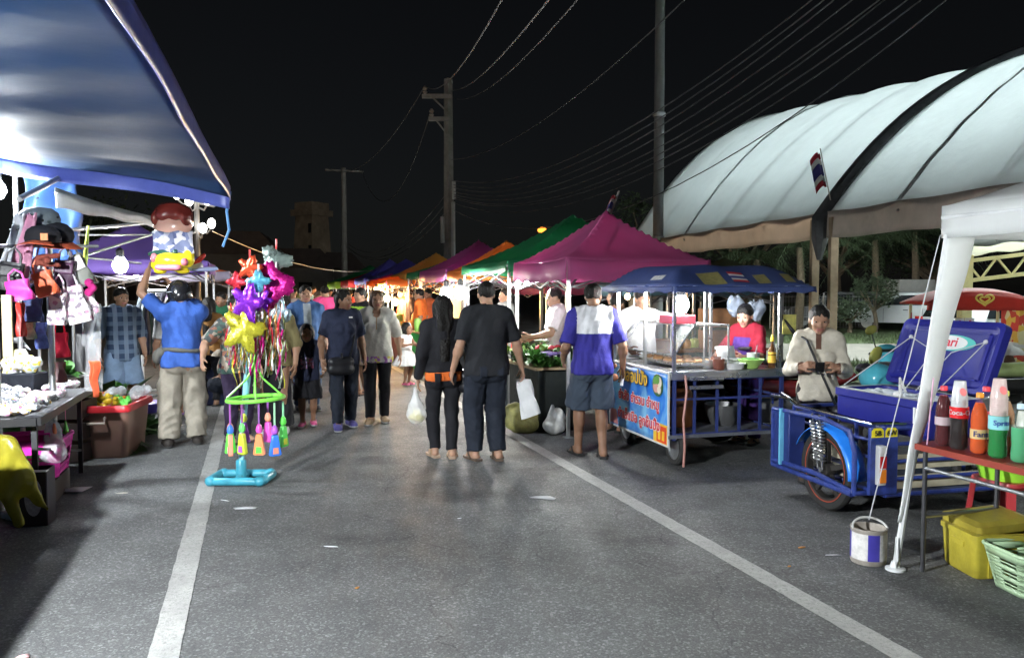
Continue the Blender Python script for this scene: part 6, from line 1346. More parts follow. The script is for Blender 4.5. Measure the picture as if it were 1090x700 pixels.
# lid, hinged along the far long edge
lw, ll, lt = cw+.03, .53, .075; th = rad(68)   # tilt from the horizontal
hx, hy, hz = cw/2, cdp+.01, chh+.02
def lid(x, y, z): # x across, y from hinge to free edge, z thickness (towards the viewer/inside)
    return V((hx+x, hy+y*math.cos(th)+z*-math.sin(th)*1.0, hz+y*math.sin(th)-z*math.cos(th)*-.0+ -z*math.cos(th)*.35))
ux = V((1, 0, 0)); uy = V((0, math.cos(th), math.sin(th))); un = ux.cross(uy); lo_ = V((hx, hy, hz))
def lidp(x, y, z): return lo_+ux*x+uy*y+un*z
g = MB(); L_ = [[lidp(p.x-lw/2, p.y, z) for p in q] for q, z in ((ringb(.03, .03, lw-.03, ll-.03, 0), -.05), (ringb(0, 0, lw, ll, 0), -.035), (ringb(0, 0, lw, ll, 0), .03), (ringb(.03, .03, lw-.03, ll-.03, 0), .035), (ringb(.05, .05, lw-.05, ll-.05, 0), .015))]
n = len(L_[0]); g.add([p for q in L_ for p in q], [(i*n+j, i*n+(j+1) % n, (i+1)*n+(j+1) % n, (i+1)*n+j) for i in range(4) for j in range(n)]+[tuple(range(n-1, -1, -1)), tuple(4*n+j for j in range(n))]); ld = g.build('lid', ROY, ch); ROOTM[ld] = ROOTM[ch]
g = MB()
for y in (.1, ll-.09): g.bar(lidp(-lw/2+.1, y, .02), lidp(lw/2-.1, y, .02), .03, .012)
g.bar(lidp(-lw/2+.1, .1, .02), lidp(-lw/2+.1, ll-.1, .02), .03, .012); g.bar(lidp(lw/2-.1, .1, .02), lidp(lw/2-.1, ll-.1, .02), .03, .012); g.build('rib', ROY, ld)
g = MB(); g.prism([(.21*math.cos(a), .062*math.sin(a)) for a in np.linspace(0, 6.283, 33)[:-1]], lidp(.04, .36, .016), ux, uy, .004, 0); g.prism([(.165*math.cos(a)-.02, .055*math.sin(a)) for a in np.linspace(0, 6.283, 33)[:-1]], lidp(.04, .36, .021), ux, uy, .003, 1); g.build('badge', [plastic('badge_teal', (.12, .55, .50)), plastic('badge_white', (.75, .76, .76))], ld)
text_mesh('gari', .10, plastic('badge_red', (.62, .03, .06)), 'lettering', ld, ROOTM[ch] @ plane_mtx(lidp(.03, .362, .026), ux, uy), .0012, .0015)
STR = M('pale_string', (.5, .5, .52), rough=.8, var=.1)
g = MB()
for sx in (-1, 1):
    tp_ = lidp(sx*(lw/2-.12), ll-.15, .03); g.tube([tp_, V((hx+sx*(cw/2-.03), .06, chh+.02))], .004, 5); g.tube([tp_, lidp(sx*.08, .28, .03), V((hx+sx*.05, .3, chh+.02))], .004, 5); g.ell(tp_, .017, 8, 6)
g.build('lid_cord', STR, ch)
g = MB(); g.tube([(cw*.72, .02, chh), (cw*.74, .0, chh+.09), (cw*.68, .05, chh+.13), (cw*.66, .12, chh+.03)], .009, 6); g.ell((cw*.72, .0, chh+.02), (.035, .03, .02)); g.build('rope_knot', M('pale_rope', (.6, .6, .58), rough=.8), ch)

# ---- white pop-up tent at the right edge
WT = M('white_tent_cloth', (.80, .82, .81), rough=.55, var=.06, scale=3, bump=.3, bs=5, transl=.3)
F0 = gnd(953, 606); T0 = at(1003, 250, F0.y+.10)
tent = thing('canopy_tent', 'white pop up tent with a slanted leg at the right edge, over the drinks table', 'canopy', F0)
tz = T0.z; Tc = T0; e1 = Nv*2.6; e2 = -Rv*2.6
g = MB()
def tp2(u, v_):
    a = abs(2*u-1); b_ = abs(2*v_-1); q = max(a, b_); return Tc+e1*u+e2*v_+V((0, 0, .16+.75*(1-q)**1.1-.03*math.sin(math.pi*q)))
g.sheet(tp2, 24, 24); g.build('canopy_top', WT, tent, world=True, solid=.004)
g = MB()
per = [Tc, Tc+e1, Tc+e1+e2, Tc+e2, Tc]
for i in range(4):
    a, b_ = per[i], per[i+1]; n_ = (b_-a).cross(V((0, 0, 1))).normalized()*-1; 
    g.sheet(lambda u, v_: a.lerp(b_, u)-n_*(-.006+.008*math.sin(u*17+i)*v_)+V((0, 0, .165-.185*v_)), 30, 3)
g.build('valance', WT, tent, world=True, solid=.004)
# flared leg sleeves + leg
g = MB()
def sleeve(u, v_):
    c = (Tc+V((0, 0, -.015))).lerp(F0+V((.0, 0, .28)), v_); wd = .17*(1-v_)**.95+.028
    a = 2*math.pi*u; return c+Nv*(wd*(.5+.5*math.cos(a))*1.0)+(-Rv)*(wd*(.5+.5*math.sin(a))*.35)+V((.006*math.sin(v_*15), 0, 0))
g.sheet(sleeve, 20, 30); g.build('leg_sleeve', WT, tent, world=True, solid=.003, sharp=80)
g = MB(); g.tube([F0+V((0, 0, .01)), (Tc+V((.02, -.02, 0)))], .019, 8); g.lathe([(.055, 0), (.055, .012), (.03, .02), (.022, .05)], F0); g.build('leg', M('white_tube', (.7, .72, .72)), tent, world=True)
g = MB(); q_ = F0+V((-.01, -.02, .2)); g.tube([q_, q_+V((-.015, -.02, -.12)), q_+V((0, -.01, -.19))], .004, 5); g.build('tie', WT, tent, world=True)
for p, q in ((Tc+e1, e1.normalized()*.18), (Tc+e1+e2, (e1+e2).normalized()*.18), (Tc+e2, e2.normalized()*.18)):
    g = MB(); b_ = p+q; b_.z = 0; g.tube([b_, p], .019, 8); g.lathe([(.055, 0), (.055, .012), (.03, .02)], b_); g.build('leg', M('white_tube', (.7, .72, .72)), tent, world=True)
g = MB()
for i in range(4): g.cyl(per[i]+V((0, 0, .1)), per[i+1]+V((0, 0, .1)), .014); g.cyl(per[i]+V((0, 0, .1)), Tc+e1*.5+e2*.5+V((0, 0, .55)), .012)
g.build('frame', M('white_tube', (.7, .72, .72)), tent, world=True)
# yellow lattice beam and post of a tent behind
ot = thing('truss_frame', 'yellow lattice beam on a post behind the white tent', 'truss', gp(1030, 13))
YB = M('pale_yellow_paint', (.52, .47, .22), rough=.6, var=.2); g = MB(); a_ = at(1028, 278, 13); b_ = at(1160, 262, 13.0); dz = V((0, 0, -.32))
for q in (V((0, 0, 0)), dz): g.bar(a_+q, b_+q, .06)
for i in range(9):
    g.bar(a_.lerp(b_, i/8)+(dz if i % 2 else V()), a_.lerp(b_, (i+1)/8 if i < 8 else 1)+(V() if i % 2 else dz), .03)
g.build('lattice_beam', YB, ot, world=True)
g = MB(); g.bar((a_.x, a_.y, 0), a_+V((0, 0, .1)), .16); g.build('post', YB, ot, world=True)
g = MB(); g.sheet(lambda u, v_: a_.lerp(b_, u)+V((0, .7*v_, .08+.12*v_-.02*math.sin(u*20))), 16, 6); g.build('sheet', M('cream_tarp', (.5, .47, .33), rough=.6, transl=.3), ot, world=True, solid=.004)

# ---- drinks table
D0 = gnd(978, 616); dx = YAW; dt = thing('drinks_table', 'folding table with a red edged top carrying drink bottles', 'table', V((2.33, 4.52, 0)), YAW)
TZ = .735
g = MB(); g.box((.30, -.95, TZ-.012), (.60, 2.0, .022)); g.build('top', M('red_vinyl', (.24, .035, .025), rough=.45, var=.2, bump=.1, bs=30), dt, bevel=.005)
g = MB(); g.box((-.005, -.95, TZ-.018), (.012, 2.02, .034)); g.box((.3, .055, TZ-.018), (.62, .012, .034)); g.build('edge_trim', M('orange_red_trim', (.26, .045, .03), rough=.4), dt)
for x, y in ((.02, -.02), (.56, -.02), (.02, -1.85), (.56, -1.85)):
    g = MB(); g.tube([(x, y, 0), (x, y, TZ-.03)], .013, 8); g.build('leg', M('table_leg_paint', (.06, .06, .065), rough=.4, metal=.4), dt)
g = MB(); g.tube([(.02, -.02, .60), (.02, -1.85, .60)], .011, 8); g.tube([(.56, -.02, .30), (.56, -1.85, .30)], .011, 8); g.tube([(.02, -.02, .32), (.56, -.02, .32)], .011, 8); g.build('brace', STEEL, dt)
def ond(x, y): return ROOTM[dt] @ V((x, y, TZ))
def pet(label, x, y, h_, r_, liq, cap_, lab=None, text=None, fill=.86, capm=None, swash=False, cat='bottle'):
    o = thing('drink_bottle', label, cat, ond(x, y), YAW); ROOTM[o] = Mx.Translation(o.location) @ Mx.Rotation(YAW, 4, 'Z')
    pr = [(r_*.75, 0), (r_*.98, .015), (r_, .04), (r_*.97, h_*.22), (r_*.92, h_*.30), (r_*.97, h_*.38), (r_, h_*.56), (r_*.95, h_*.66), (r_*.72, h_*.78), (r_*.42, h_*.89), (.015, h_*.93), (.015, h_*.96)]
    g = MB(); g.lathe(pr, n=24); g.build('shell', M('pet_plastic_%02d%02d%02d' % tuple(int(c*99) for c in liq), tuple(.4+.6*c for c in liq), rough=.04, var=0, alpha=.05, spec=1), o)
    g = MB(); zz = h_*fill; inn = [(a*.955, b_) for a, b_ in pr if b_ < zz-.005]; ra = np.interp(zz, [b_ for a, b_ in pr], [a for a, b_ in pr])*.955; inn[0] = (inn[0][0], .004); g.lathe(inn+[(ra, zz), (.001, zz)], n=24); g.build('drink', M('drink_%02d%02d%02d' % tuple(int(c*99) for c in liq), liq, rough=.06, var=.05, coat=.8, transl=0 if sum(liq) < .3 else .3), o)
    g = MB(); g.lathe([(.019, h_*.945), (.019, h_*.945+.022), (.016, h_*.945+.026), (.001, h_*.945+.026)], n=16); g.build('cap', plastic('cap_%02d%02d%02d' % tuple(int(c*99) for c in cap_), cap_), o)
    if lab:
        lz0, lz1, lc = lab; rr_ = r_*1.012; g = MB(); g.lathe([(rr_, h_*lz0), (rr_*.995, h_*(lz0+lz1)/2), (rr_, h_*lz1)], n=24); g.f = [f for f in g.f if len(f) == 4]; g.m = g.m[:len(g.f)]; lb_ = g.build('label', plastic('label_%02d%02d%02d' % tuple(int(c*99) for c in lc), lc, rough=.3), o); ROOTM[lb_] = ROOTM[o]
        if text:
            t_ = text_mesh(text[0], text[1], plastic('text_%02d%02d%02d' % tuple(int(c*99) for c in text[2]), text[2]), 'lettering', lb_, Mx.Identity(4), .0006, .001)
            cen = h_*(lz0+lz1)/2; a0_ = rad(-90-25)
            for v_ in t_.data.vertices:
                # wrap the lettering round the bottle
                q = ROOTM[o] @ v_.co; x_, y_, z_ = q; an = a0_+x_/rr_; v_.co = V(((rr_+.002)*math.cos(an), (rr_+.002)*math.sin(an), cen+y_))
    if swash:
        g = MB(); g.sheet(lambda u, v_: V(((r_*1.02)*math.cos(rad(-190+150*u)), (r_*1.02)*math.sin(rad(-190+150*u)), h_*.50+.022*math.sin(u*5)+.012*(v_-.5)*math.sin(u*3.1))), 24, 2); g.build('label_wave', plastic('label_white', (.75, .74, .74)), o)
    return o
COLA = (.008, .002, .0015); 
def cupstack(label, x, y, z, n, col, h_=.13, logo=None):
    o = thing('cup_stack', label, 'cups', ond(x, y)+V((0, 0, z)), YAW); ROOTM[o] = Mx.Translation(o.location) @ Mx.Rotation(YAW, 4, 'Z')
    g = MB()
    for i in range(n): g.lathe([(.042, .0+i*.012), (.043, .006+i*.012), (.040, .012+i*.012)], n=20)
    g.lathe([(.041, n*.012), (.030, n*.012+h_*.72), (.028, n*.012+h_*.74), (.001, n*.012+h_*.74)], n=20); g.build('cups', M('cup_'+label.split()[0], col, rough=.25, var=.15, scale=20, alpha=.75), o)
    if logo:
        g = MB(); g.prism([(.018*math.cos(a), .022*math.sin(a)) for a in np.linspace(0, 6.283, 12)[:-1]], (-.014, -.036, n*.012+h_*.3), (.93, -.36, 0), (0, .24, 1), -.002); g.build('emblem', plastic('emblem_red', logo), o)
    return o
pet('red soda bottle with a red cap nearest the white tent leg', .09, -.07, .33, .043, (.07, .005, .008), (.75, .05, .07), (.36, .50, (.5, .4, .42)))
pet('cola bottle with a red label and a cup stack on its neck', .08, -.185, .34, .048, COLA, (.7, .03, .04), (.52, .70, (.68, .02, .025)), ('Coca-Cola', .038, (.8, .78, .78)), swash=False)
cupstack('clear cup stack upside down on the neck of the cola bottle', .08, -.185, .235, 4, (.72, .73, .74), logo=(.75, .2, .2))
pet('part empty cola bottle behind the orange soda', .22, -.23, .34, .052, COLA, (.75, .05, .07), (.45, .6, (.6, .1, .12)), fill=.35)
pet('orange soda bottle with an orange cap', .09, -.305, .32, .043, (.75, .11, .01), (.85, .32, .03), (.26, .42, (.65, .45, .2)), ('Fanta', .042, (.05, .06, .25)))
pet('yellow capped bottle hidden behind the orange soda', .22, -.345, .33, .05, (.6, .35, .2), (.75, .7, .1), (.3, .5, (.55, .5, .4)))
pet('green lime soda bottle with a cup stack on its neck', .085, -.425, .32, .047, (.01, .26, .05), (.1, .5, .15), (.48, .70, (.25, .6, .62)), ('Sprite', .036, (.05, .12, .45)))
cupstack('pinkish printed cup stack upside down on the lime soda', .085, -.425, .225, 8, (.72, .55, .52), logo=(.65, .2, .12))
pet('pale green water bottle right of the lime soda', .10, -.54, .29, .043, (.10, .48, .22), (.5, .65, .8), None, fill=.62)
pet('green capped bottle at the right edge behind the water bottle', .24, -.60, .38, .055, (.02, .4, .12), (.06, .5, .15), (.4, .6, (.5, .6, .55)), fill=.8)
pet('emerald bottle at the right edge of the drinks table', .16, -.68, .33, .055, (.015, .42, .14), (.06, .5, .15), (.45, .65, (.4, .6, .5)))
cupstack('frosted cup stack standing behind the lime soda bottle', .21, -.47, 0, 12, (.7, .68, .62), .14)
g = MB(); g.tube([ond(.02, -.03)+V((0, 0, .0)), ond(.04, -.03)+V((.01, 0, .38))], .004, 6); tag(g.build('drinking_straw', plastic('pink_straw', (.7, .4, .55)), world=True), 'pink drinking straw standing beside the tent leg', 'straw')
o = thing('tray', 'white tray at the near right of the drinks table', 'tray', ond(.13, -.86), YAW); g = MB(); g.box((0, 0, .012), (.24, .34, .02)); g.build('base', WHITEP, o, bevel=.006); g = MB()
for c_, d_ in (((-.115, 0, .03), (.012, .34, .03)), ((.115, 0, .03), (.012, .34, .03)), ((0, -.165, .03), (.22, .012, .03)), ((0, .165, .03), (.22, .012, .03))): g.box(c_, d_)
g.build('rim', WHITEP, o, bevel=.004)
# ---- under the drinks table
st_ = thing('stool', 'dark red plastic stool under the drinks table', 'stool', ROOTM[dt] @ V((.79, .10, 0)), YAW); REDP = plastic('dark_red_plastic', (.33, .03, .035)); g = MB(); rings(g, [ring(.30, .30, .42), ring(.32, .32, .44), ring(.31, .31, .46)]); g.add([(p.x, p.y, .46) for p in ring(.31, .31, 0)], [tuple(range(24))]); g.build('seat', REDP, st_)
for sx in (-1, 1):
    for sy in (-1, 1): g = MB(); g.bar((sx*.17, sy*.17, 0), (sx*.13, sy*.13, .43), .05, .03); g.build('leg', REDP, st_)
o = thing('basin', 'lime green basin standing on the dark red stool', 'basin', ROOTM[dt] @ V((.77, .10, .462))); g = MB(); g.lathe([(.001, .008), (.13, .008), (.175, .13), (.19, .13), (.19, .12), (.178, .12), (.14, 0), (.001, 0)], n=28); g.build('bowl', plastic('lime_basin', (.33, .72, .05)), o); g = MB(); g.lathe([(.172, .128), (.195, .128), (.195, .138), (.172, .138)], n=28); g.build('rim', plastic('lime_basin', (.33, .72, .05)), o)
yb = thing('cool_box', 'worn yellow cool box with a lid under the drinks table', 'cool box', gnd(1052, 606), YAW-rad(14)); YP = plastic('yellow_box', (.42, .35, .04), var=.25, scale=8, bump=.08); g = MB(); bw_, bd_, bh_ = .36, .30, .25
g = MB(); rings(g, [ringb(-bw_/2+.01, -bd_/2+.01, bw_/2-.01, bd_/2-.01, 0, .03), ringb(-bw_/2, -bd_/2, bw_/2, bd_/2, .02, .03), ringb(-bw_/2-.012, -bd_/2-.012, bw_/2+.012, bd_/2+.012, bh_-.03, .03), ringb(-bw_/2-.02, -bd_/2-.02, bw_/2+.02, bd_/2+.02, bh_-.028, .03), ringb(-bw_/2-.02, -bd_/2-.02, bw_/2+.02, bd_/2+.02, bh_, .03), ringb(-bw_/2+.02, -bd_/2+.02, bw_/2-.02, bd_/2-.02, bh_, .03), ringb(-bw_/2+.02, -bd_/2+.02, bw_/2-.02, bd_/2-.02, bh_-.1, .03)])
for x in (-.1, .1): g.box((x, -bd_/2-.006, bh_*.45), (.02, .012, bh_*.8))
g.box((-bw_/2-.006, 0, bh_*.7), (.016, .12, .03)); g.build('body', YP, yb)
g = MB(); L_ = [ringb(-bw_/2-.0, -bd_/2-.0, bw_/2+.02, bd_/2+.02, z, .03) for z in (.0, .045)]+[ringb(-bw_/2+.04, -bd_/2+.04, bw_/2-.03, bd_/2-.03, .06, .03)]; rings(g, L_); n = len(L_[0]); g.add(L_[2], [tuple(range(n))]); ldo = g.build('lid', plastic('yellow_lid', (.33, .27, .04), var=.3, scale=7), yb); ldo.location = (.02, .04, bh_+.004); ldo.rotation_euler = (rad(2), rad(-4), rad(5))
bs_ = thing('basket', 'pale green perforated basket at the right edge on the ground', 'basket', gnd(1100, 628), YAW-rad(10)); GP = plastic('pale_green_basket', (.42, .58, .36)); g = MB(); W0, W1, HH = .30, .40, .23
def wall(u, v_):
    w_ = W0+(W1-W0)*v_; q = ringb(-w_/2, -w_*.4, w_/2, w_*.4, v_*HH, .05, 14); k = u*(len(q)); i0 = int(k) % len(q); return q[i0].lerp(q[(i0+1) % len(q)], k-int(k))
nu = 56
for j in range(8):
    for i in range(nu):
        u0, u1, v0, v1 = i/nu, (i+1)/nu, .12+j*.085, .12+(j+1)*.085
        if j in (2, 5): g.add([wall(u0, v0), wall(u1, v0), wall(u1, v1), wall(u0, v1)], [(0, 1, 2, 3)])
        else:
            g.add([wall(u0, v0), wall(u1, v0), wall(u1, v0+.028), wall(u0, v0+.028)], [(0, 1, 2, 3)]); um = u0+(u1-u0)*.4; g.add([wall(u0, v0+.028), wall(um, v0+.028), wall(um, v1), wall(u0, v1)], [(0, 1, 2, 3)])
for i in range(nu):
    g.add([wall(i/nu, 0), wall((i+1)/nu, 0), wall((i+1)/nu, .12), wall(i/nu, .12)], [(0, 1, 2, 3)]); g.add([wall(i/nu, .8), wall((i+1)/nu, .8), wall((i+1)/nu, 1), wall(i/nu, 1)], [(0, 1, 2, 3)])
g.add([wall(i/nu, 0) for i in range(nu)], [tuple(range(nu))]); g.build('weave', GP, bs_, solid=.006)
g = MB(); g.tube([wall(i/40, 1) for i in range(40)], .011, 8, closed=True); g.build('rim', GP, bs_)
# paint bucket
pb = thing('bucket', 'old paint bucket with a blue and white label by the tent leg', 'bucket', gnd(924, 597)); g = MB(); g.lathe([(.095, 0), (.10, .01), (.10, .195), (.104, .20), (.104, .21), (.094, .21), (.093, .03), (.001, .03)], n=28); g.build('body', M('dirty_tin', (.42, .38, .33), rough=.5, metal=.3, var=.35, scale=12), pb)
g = MB(); g.lathe([(.1015, .03), (.1015, .185)], n=28); g.f = [f for f in g.f if len(f) == 4]
g.m = [(1 if (i % 28) in (0, 1, 14, 15, 16, 17, 18, 22, 23, 24, 25, 26) else 0) for i in range(len(g.f))]; lb_ = g.build('label', [plastic('bucket_blue', (.06, .05, .35), var=.2), M('bucket_white', (.6, .58, .56), rough=.6, var=.3, scale=20)], pb)
g = MB(); g.tube([(.104*math.cos(a)*.98, .06*math.sin(a)-.02, .205+.05*math.sin(a)) for a in np.linspace(0, math.pi, 14)], .007, 6); g.build('handle', M('pale_rope', (.6, .6, .58)), pb)
g = MB(); g.lathe([(.092, .165), (.001, .17)], n=20); g.build('filling', M('cement', (.25, .22, .18), rough=.9, var=.3), pb)
g = MB(); a_ = pb.location+V((.0, 0, .25)); g.tube([a_, Tc+V((-.01, 0, .0))], .0035, 5); tag(g.build('guy_cord', STR, world=True), 'guy cord running from the paint bucket up to the tent corner', 'cord')

# ---- motorbike and dark gear between cart and tricycle, other bikes
mb = thing('motorcycle', 'dark parked motorbike between the cart and the tricycle', 'motorcycle', gnd(835, 478)+V((0, .3, 0)), YAW+rad(60)); ROOTM[mb] = Mx.Translation(mb.location) @ Mx.Rotation(YAW+rad(60), 4, 'Z')
wheel(mb, (0, .6, .28), .28, .08, RIM, 6, False); wheel(mb, (0, -.6, .28), .28, .09, RIM, 6, False)
soft('fairing', [('rc', (0, .45, .6), (0, .40, .95), .08, .1), ('rc', (0, .3, .6), (0, -.3, .58), .08, .1), ('rc', (0, -.3, .6), (0, -.75, .72), .09, .05)], M('dark_red_paint', (.10, .012, .012), rough=.25, coat=.5), mb, world=False, wr=0)
soft('seat', [('rc', (0, .1, .76), (0, -.5, .8), .09, .1)], M('seat_vinyl', (.02, .02, .02)), mb, world=False, wr=0)
g = MB(); g.tube([(-.33, .28, 1.02), (-.12, .38, 1.0), (.12, .38, 1.0), (.33, .28, 1.02)], .016, 8); g.tube([(.2, .34, 1.0), (.28, .3, 1.2)], .008, 6); g.build('handlebar', DSTEEL, mb)
g = MB(); g.ell((.28, .3, 1.22), (.06, .02, .04)); g.build('mirror', BLACKP, mb); g = MB(); g.box((0, .0, .36), (.24, .4, .25)); g.tube([(0, .6, .28), (0, .4, .95)], .045, 8); g.tube([(.12, .1, .3), (.15, -.6, .34)], .05, 8); g.build('engine', M('engine_grey', (.14, .14, .14)), mb, bevel=.02)
# hanging lamp pole with yellow sign and bag behind cart right
g = MB(); p = at(840, 345, 9.0); g.box(p, (.16, .02, .22), .2); o = tag(g.build('sign_card', M('yellow_card', (.6, .55, .15), var=.3, scale=14), world=True), 'yellow card hanging behind the right end of the cart', 'card')
g = MB(); g.tube([at(826, 330, 9), at(850, 360, 9), at(838, 395, 9)], .025, 8); tag(g.build('tube_post', DSTEEL, world=True), 'bent dark tube behind the yellow card', 'tube')
# crates and counters behind the cart (second row stalls)
WOOD = M('varnished_wood', (.22, .10, .04), rough=.5, var=.35, scale=9)
for i, (px, py, w_, h_, lb) in enumerate(((768, 338, 44, 20, 'upper wooden box seen through the cart behind the red shirt'), (770, 362, 48, 22, 'lower wooden box seen through the cart behind the red shirt'), (690, 372, 50, 22, 'wooden counter behind the glass case'))):
    Y = 10.5; g = MB(); p = at(px, py, Y); g.box(p, (w_/850*Y, .35, h_/850*Y)); o = tag(g.build('wooden_box', WOOD, world=True, bevel=.01), lb, 'box')
    g = MB()
tb2 = thing('stall_table', 'dark covered stall table of the second row behind the cart', 'table', gp(735, 10.6), YAW); g = MB(); g.box((0, 0, .40), (1.9, .7, .80)); g.build('cloth', fabric('dark_green_cloth', (.03, .05, .04)), tb2, bevel=.02); g = MB(); g.box((0, 0, .82), (2.0, .8, .03)); g.build('top', WOOD, tb2)
for i in range(10):
    g = MB(); p = ROOTM[tb2] @ V((-.85+.19*i, -.15+.1*(i % 3), .835)); c_ = [(.5, .25, .06), (.35, .4, .1), (.4, .08, .05), (.5, .45, .3)][i % 4]; g.lathe([(.06, 0), (.075, .05), (.06, .11), (.001, .13)], p, n=12); tag(g.build('jar', plastic('jar_%d' % (i % 4), c_), world=True), ['amber', 'olive', 'red', 'cream'][i % 4]+' jar on the second row table behind the cart', 'jar', ['amber', 'olive', 'red', 'cream'][i % 4]+' jars behind the cart')
bulb(at(668, 316, 12), 3, (1, .6, .3), .04, 'tiny warm bulb under the second row tent left of the cart')
# clear bags hanging from cart roof
for i, (px, py) in enumerate(((782, 326), (795, 332), (806, 330))):
    g = MB(); b0 = at(px, py, 8.7); g.sheet(lambda u, v_: b0+V((math.cos(u*6.283)*.085*(.35+.65*math.sin(v_*2.6+.3))*(1+.3*math.sin(u*19+i+v_*4)), math.sin(u*6.283)*.05*(1+.3*math.sin(u*13+v_*7)), .10-.2*v_+.02*math.sin(u*15+i))), 40, 14); o = g.build('hanging_bag', M('pale_blue_film', (.30, .35, .44), rough=.3, var=.3, scale=20, alpha=.6), world=True); tag(o, ['pale blue plastic bag hanging nearest the bulb inside the cart', 'pale blue plastic bag hanging in the middle behind the red shirt', 'pale blue plastic bag hanging rightmost behind the red shirt'][i], 'plastic bag')

# ---- vegetable stall under the magenta tent
vs_ = thing('stall_table', 'vegetable stall table draped in dark cloth under the magenta tent', 'table', rd(2.98, 8.35), YAW); g = MB(); g.box((.28, .55, .36), (.54, 1.05, .70)); g.build('cloth', fabric('stall_dark_cloth', (.025, .03, .028)), vs_, bevel=.02); g = MB(); g.box((.28, .55, .725), (.62, 1.15, .03)); g.build('top', M('plywood', (.25, .18, .1), var=.3), vs_)
r = random.Random(21)
for i in range(26):
    p = ROOTM[vs_] @ V((r.uniform(.0, .55), r.uniform(.03, 1.05), .74+.10*r.random()*(i > 9))); m_ = [VEGG, VEGD, M('leaf_yellow', (.16, .25, .05), rough=.5, var=.4)][i % 3]
    leafclump('%s bunch of leafy greens piled on the vegetable stall' % ['bright green', 'dark green', 'yellowish'][i % 3], p, r.uniform(.15, .22), m_, 100+i, 40, 'vegetable_bunch', 'vegetables', ['bright green', 'dark green', 'yellowish'][i % 3]+' bunches on the vegetable stall')
for i in range(7):
    p = ROOTM[vs_] @ V((.25+.12*(i % 3), .55+.1*(i//3), .85+.05*(i % 2))); g = MB(); g.ell(p, (.05, .05, .045)); tag(g.build('vegetable', plastic('red_veg', (.5, .03, .05)), world=True), 'red pepper heaped on the vegetable stall', 'vegetable', 'red peppers on the vegetable stall')
for i in range(8):
    p = ROOTM[vs_] @ V((.1+.1*(i % 3), .2+.1*(i//3), .86)); g = MB(); g.tube([p, p+V((.1, .02, .02))], [.03, .018], 8); tag(g.build('vegetable', plastic('purple_veg', (.10, .06, .22)), world=True), 'purple aubergine heaped at the near end of the vegetable stall', 'vegetable', 'aubergines on the vegetable stall')
p = gnd(556, 462); o = soft('sack', [('el', p+V((0, .1, .13)), (.20, .15, .14)), ('el', p+V((-.08, .12, .22)), (.12, .11, .12)), ('el', p+V((.10, .1, .20)), (.11, .1, .1))], M('olive_sack', (.20, .19, .06), rough=.6, var=.4, scale=14, bump=.4), seed=5, wr=.02, fr=10); tag(o, 'olive green sack on the road beside the white carrier bag', 'sack')
for i, (px, py, lb) in enumerate(((590, 462, 'clear bag of pale goods below the vegetable stall'), (604, 456, 'white bag by the foot of the magenta tent post'))):
    p = gnd(px, py); o = soft('goods_bag', [('el', p+V((0, 0, .10)), (.13, .1, .10)), ('el', p+V((.05, 0, .20)), (.08, .07, .09)), ('rc', p+V((-.04, 0, .15)), p+V((-.02, 0, .32)), .06, .02)], M('pale_film', (.5, .5, .48), rough=.3, var=.3, scale=20), seed=i+60, wr=.015, fr=16); tag(o, lb, 'bag')
o = thing('scale', 'white kitchen scale on the far end of the vegetable stall', 'scale', rd(3.45, 9.35, .74), YAW); g = MB(); g.box((0, 0, .09), (.2, .18, .18)); g.build('case', WHITEP, o, bevel=.02); g = MB(); g.lathe([(.02, .18), (.02, .21), (.14, .22), (.15, .24)], n=18); g.build('pan', STL2, o); g = MB(); g.prism([(.065*math.cos(a), .065*math.sin(a)) for a in np.linspace(0, 6.283, 18)[:-1]], (0, -.093, .09), (1, 0, 0), (0, 0, 1), -.003); g.build('dial', M('dial_paper', (.7, .7, .65)), o)
# tables of the stalls further along
r = random.Random(33)
for i, (s_, t_, L__, c_, lb) in enumerate(((3.05, 10.4, 1.9, (.03, .035, .04), 'dark cloth table under the green tent'), (3.0, 13.0, 1.0, (.25, .06, .05), 'brick red cloth table under the low orange tent'), (3.0, 14.5, 1.9, (.06, .55, .12), 'table with a vivid green cloth under the orchid tent'), (2.9, 17.0, 1.2, (.45, .2, .22), 'pinkish cloth table beside the girl in white'), (2.7, 18.4, 2.8, (.6, .5, .4), 'pale cloth table of the glowing food stall'), (3.1, 22.6, 1.9, (.3, .28, .3), 'grey cloth table under the violet tents'))):
    o = thing('stall_table', lb, 'table', rd(s_, t_), YAW); g = MB()
    g.box((.3, L__/2, .37), (.58, L__, .74)); g.build('cloth', fabric('tablecloth_%d' % i, c_), o, bevel=.02); g = MB(); g.box((.3, L__/2, .755), (.64, L__+.05, .03)); g.build('top', M('plywood', (.25, .18, .1)), o)
    for k in range(9):
        p = ROOTM[o] @ V((r.uniform(.05, .55), L__*(k+.5)/9, .77)); cc = r.choice([((.7, .35, .08), 'orange'), ((.6, .08, .06), 'red'), ((.7, .65, .5), 'cream'), ((.2, .4, .08), 'green'), ((.65, .5, .1), 'yellow')]); rr_ = r.uniform(.06, .11); hh_ = r.uniform(.08, .25)
        g = MB(); g.lathe([(rr_*.8, 0), (rr_, hh_*.5), (rr_*.9, hh_), (rr_*.3, hh_*1.1), (.001, hh_*1.1)], p, n=12); tag(g.build('food_tub', plastic('food_'+cc[1], cc[0]), world=True), '%s tub of food on the %s' % (cc[1], lb), 'food tub', '%s tubs on the %s' % (cc[1], lb))
# white cabinet wall that shows lit at the food stall
g = MB(); a_ = rd(4.4, 18.6); g.box(a_+V((0, .5, 1.0)), (.05, 2.2, 1.5), YAW); tag(g.build('back_screen', M('cream_panel', (.7, .6, .45), rough=.6), world=True), 'cream back panel of the glowing food stall', 'panel')
